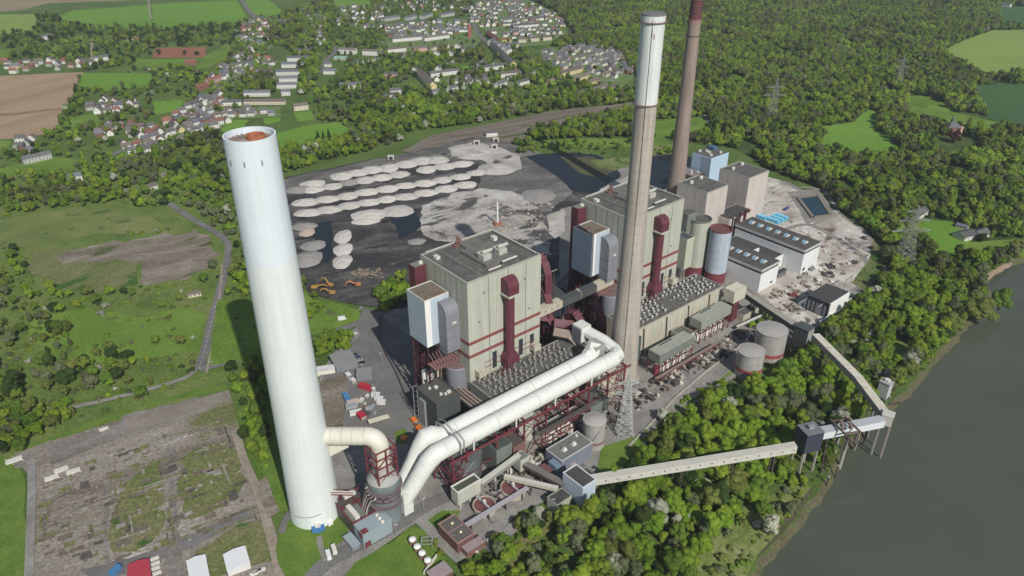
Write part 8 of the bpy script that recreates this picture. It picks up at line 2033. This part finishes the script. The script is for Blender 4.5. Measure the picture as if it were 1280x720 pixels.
for q in ((1176, 168, "red", "wide", 1.3, "dark red beech left of the manor house"), (1192, 178, "red", "wide", 1.4, "dark red beech in front of the manor house"), (1210, 160, "olive", "column", 1.3, "pale poplar beside the manor house"),
          (885, 103, "red", "round", 1.0, "dark red tree in the forest right of the tall chimneys"), (829, 100, "red", "wide", 1.2, "dark red tree right of the concrete chimney"), (1222, 398, "olive", "wide", 2.0, "huge olive-yellow willow leaning over the river"), (1188, 414, "olive", "wide", 1.5, "olive willow left of the huge one on the river"),
          (1248, 386, "mid", "wide", 1.5, "green willow at the water right of the olive one"), (1205, 300, "yellow", "wide", .5, "small yellow bush by the riverside meadow"), (1248, 294, "yellow", "wide", 1.25, "bright yellow-green tree behind the riverside houses"),
          (86, 478, "dark", "wide", 1.2, "dark full conifer above the concrete path"), (142, 452, "dark", "round", 1.0, "dark round tree, left of the pair over the meadow"), (160, 450, "dark", "wide", .9, "dark round tree, right of the pair over the meadow"), (22, 490, "dark", "tall", 1.3, "tall dark tree at the left edge"), (16, 500, "dark", "tall", 1.2, "tall dark tree at the left edge beside its twin"),
          (398, 176, "dark", "cone", 1.1, "dark conifer in the meadow, left of three"), (405, 178, "dark", "cone", 1.2, "dark conifer in the meadow, middle of three"), (412, 178, "dark", "cone", 1.2, "dark conifer in the meadow, right of three"),
          (470, 145, "dark", "column", 1.6, "tall dark poplar in the tree belt"), (590, 130, "dark", "column", 1.0, "dark poplar in the belt by the huts"), (199, 69, "dark", "round", .9, "dark tree at the left rim of the red field"), (188, 69, "dark", "round", .7, "small dark tree outside the red field"), (231, 69, "dark", "round", .8, "tree before the red field, middle"), (247, 69, "dark", "wide", .8, "tree before the red field, right"),
          (554, 66, "olive", "wide", 1.8, "round olive tree covering the middle blocks"), (600, 74, "olive", "wide", 2.2, "broad brown-green tree below the brick tower"), (588, 72, "olive", "wide", 1.8, "brown-green tree left of the broad one"), (1240, 188, "mid", "round", 1.3, "pale round tree right of the manor"),
          (345, 45, "olive", "wide", 1.7, "broad olive tree at the village crossroads"), (364, 47, "olive", "wide", 1.8, "second broad olive tree at the crossroads"), (190, 112, "brown", "column", 1.2, "narrow brown poplar beside the small green field"),
          (895, 628, "white", "wide", .95, "large white-blossomed tree in the wood below the conveyor"), (915, 612, "white", "round", .8, "white-blossomed tree right of the large one"), (862, 652, "white", "round", .8, "white-blossomed tree left in the wood"), (865, 605, "white", "bush", 1.5, "white-blossomed bush by the conveyor"), (905, 512, "white", "round", .75, "white-blossomed tree below the riverside tanks"),
          (132, 384, "white", "bush", 1.5, "white-blossomed bush left of the hut on the left meadow"), (127, 394, "white", "bush", 1.2, "smaller white-blossomed bush below the other one"), (120, 462, "white", "bush", 1.5, "pale blossoming bush above the concrete path"), (992, 517, "grey", "wide", 1.6, "large grey-green willow beside the bank conveyor"), (1025, 505, "grey", "wide", 1.5, "large grey-green willow left of the bank conveyor"), (1012, 530, "grey", "wide", 1.3, "grey-green willow behind the black tower")): single(*q)
print("trees", len(SPOTS))
# visible size ranking: nearest first
SPOTS.sort(key=lambda q: (q[6][0] != "!", q[7] / (q[4] * SHP[q[3]][1])))
TN = {"bright": "bright green", "mid": "mid-green", "dark": "dark green", "olive": "olive", "brown": "brownish", "yellow": "yellow-green", "grey": "grey-green", "white": "white-blossomed", "red": "dark red"}
SN = {"round": "rounded tree", "wide": "broad-crowned tree", "tall": "tall slim tree", "cone": "conifer", "column": "columnar tree", "bush": "bush"}
LMK = [(W(1, -102), "the pale blue transfer tower"), (G(820, 600), "the plant end of the river conveyor"), (G(900, 575), "the middle of the river conveyor"), (G(1012, 560), "the black transfer tower"), (G(945, 490), "the riverside tank pair"), (G(1050, 490), "the bank conveyor"), (G(860, 535), "the perimeter wall by the pylon"), (G(895, 628), "the large white-blossomed tree"), (G(862, 652), "the blossoming tree in the lower wood"), (G(720, 690), "the overgrown track"), (G(965, 615), "the reedy shore"), (G(800, 680), "the lower wood's middle"), (G(905, 512), "the blossoming tree below the tanks")]
NI = 290
def inst(q):
    x, y, tone, shp, s, rz, phrase, dpt, var = q
    cme, tme, _ = get_mesh(shp, var, tone, True)
    kind = "bush" if shp == "bush" else ("conifer" if shp == "cone" else "tree")
    if phrase[0] == "!": lab = phrase[1:]; grp = None
    else:
        l = min(LMK, key=lambda l: (l[0] - Vector((x, y, 0))).length); dx, dy = x - l[0].x, y - l[0].y
        w_ = ("right of" if dx > 0 else "left of") if abs(dx) > abs(dy) else ("behind" if dy > 0 else "in front of")
        ph = ("%s %s" % (w_, l[1])) if phrase == "RIV" else phrase
        big = "small" if s < .7 else ("large" if s > .9 else "mid-sized")
        lab = "%s %s %s %s" % (big, TN[tone], SN[shp], ph); grp = "%s %s" % ("bushes" if kind == "bush" else "trees", "in the wood by the river conveyor" if phrase == "RIV" else ph)
    t = thing(kind if kind != "tree" else "broadleaf_tree", lab, "tree" if kind != "bush" else "bush", (x, y, gz(x, y)), grp, rz)
    t.scale = (s, s * (.85 + .3 * ((y * 5) % 1)), s * (.8 + .35 * ((x * 7) % 1)))
    c = bpy.data.objects.new("crown", cme); COL.objects.link(c); c.parent = t
    k = bpy.data.objects.new("trunk" if kind != "bush" else "stem", tme); COL.objects.link(k); k.parent = t
for q in SPOTS[:NI]: inst(q)
# the rest: woods that read as one mass, instanced on points
rest = SPOTS[NI:]
protoc = bpy.data.collections.new("tree_shapes"); keys = []
def scatter_obj(name, label, pts):
    tones = {}
    for q in pts: tones.setdefault((q[3], q[8], q[2]), []).append(q)
    ks = sorted(tones)
    col = bpy.data.collections.new(name + "_shapes")
    for n, k in enumerate(ks):
        o = bpy.data.objects.new("shape_%03d" % n, get_mesh(k[0], k[1], k[2], False)[2]); col.objects.link(o)
    me = bpy.data.meshes.new(name); V_ = []; S_ = []; R_ = []; I_ = []
    for n, k in enumerate(ks):
        for q in tones[k]:
            V_.append((q[0], q[1], 0.0)); S_.append(q[4]); R_.append(q[5]); I_.append(n)
    me.from_pydata(V_, [], [])
    a = me.attributes.new("sc", 'FLOAT', 'POINT'); a.data.foreach_set("value", S_)
    a = me.attributes.new("rz", 'FLOAT', 'POINT'); a.data.foreach_set("value", R_)
    a = me.attributes.new("ix", 'INT', 'POINT'); a.data.foreach_set("value", I_)
    o = bpy.data.objects.new(name, me); COL.objects.link(o); tag(o, label, "wood", kind="stuff")
    ng = bpy.data.node_groups.new(name, 'GeometryNodeTree')
    ng.interface.new_socket("Geometry", in_out='INPUT', socket_type='NodeSocketGeometry'); ng.interface.new_socket("Geometry", in_out='OUTPUT', socket_type='NodeSocketGeometry')
    N = ng.nodes; L = ng.links; gi = N.new("NodeGroupInput"); go = N.new("NodeGroupOutput")
    ci = N.new("GeometryNodeCollectionInfo"); ci.inputs["Collection"].default_value = col; ci.inputs["Separate Children"].default_value = True; ci.inputs["Reset Children"].default_value = True
    ip = N.new("GeometryNodeInstanceOnPoints"); ip.inputs["Pick Instance"].default_value = True
    def at(nm, ty):
        n = N.new("GeometryNodeInputNamedAttribute"); n.data_type = ty; n.inputs[0].default_value = nm; return n.outputs[0]
    L.new(gi.outputs[0], ip.inputs["Points"]); L.new(ci.outputs[0], ip.inputs["Instance"])
    L.new(at("ix", 'INT'), ip.inputs["Instance Index"]); L.new(at("sc", 'FLOAT'), ip.inputs["Scale"])
    cx = N.new("ShaderNodeCombineXYZ"); L.new(at("rz", 'FLOAT'), cx.inputs[2]); L.new(cx.outputs[0], ip.inputs["Rotation"])
    L.new(ip.outputs[0], go.inputs[0])
    md = o.modifiers.new("scatter", 'NODES'); md.node_group = ng
gr_ = {}
for q in rest:
    ph = q[6]
    k = "forest" if "big wood" in ph else ("riverside_wood" if ("RIV" in ph or "bank" in ph or "shore" in ph) else ("town_trees" if any(w in ph for w in ("town", "village", "estate", "terraces", "avenue", "gardens", "chimney top", "belt", "railway")) else "countryside_trees"))
    gr_.setdefault(k, []).append(q)
for k, l_ in gr_.items():
    scatter_obj(k, {"forest": "wide spring forest filling the right of the picture", "riverside_wood": "dense green wood between the plant and the river", "town_trees": "trees and gardens around the town and its tree belts", "countryside_trees": "scrub, hedges and bushes of the left countryside"}[k], l_)
# ---------------- summer haze: one closed box of thin air round camera and scene
HZ = MB(); HZ.hexa([(-4000, -300, -10), (4000, -300, -10), (4000, 5200, -10), (-4000, 5200, -10)], [(-4000, -300, 345), (4000, -300, 345), (4000, 5200, 345), (-4000, 5200, 345)])
hm = bpy.data.materials.new("haze_air"); hm.use_nodes = True; N = hm.node_tree.nodes; N.remove(N["Principled BSDF"])
pv = N.new("ShaderNodeVolumePrincipled"); pv.inputs["Color"].default_value = (.90, .95, 1.0, 1); pv.inputs["Density"].default_value = 0.00007; pv.inputs["Anisotropy"].default_value = .2
hm.node_tree.links.new(pv.outputs[0], N["Material Output"].inputs["Volume"])
ho = HZ.build("haze", hm); tag(ho, "thin summer haze over the valley", None, kind="stuff")
SC.cycles.volume_step_rate = 10; SC.cycles.volume_max_steps = 64
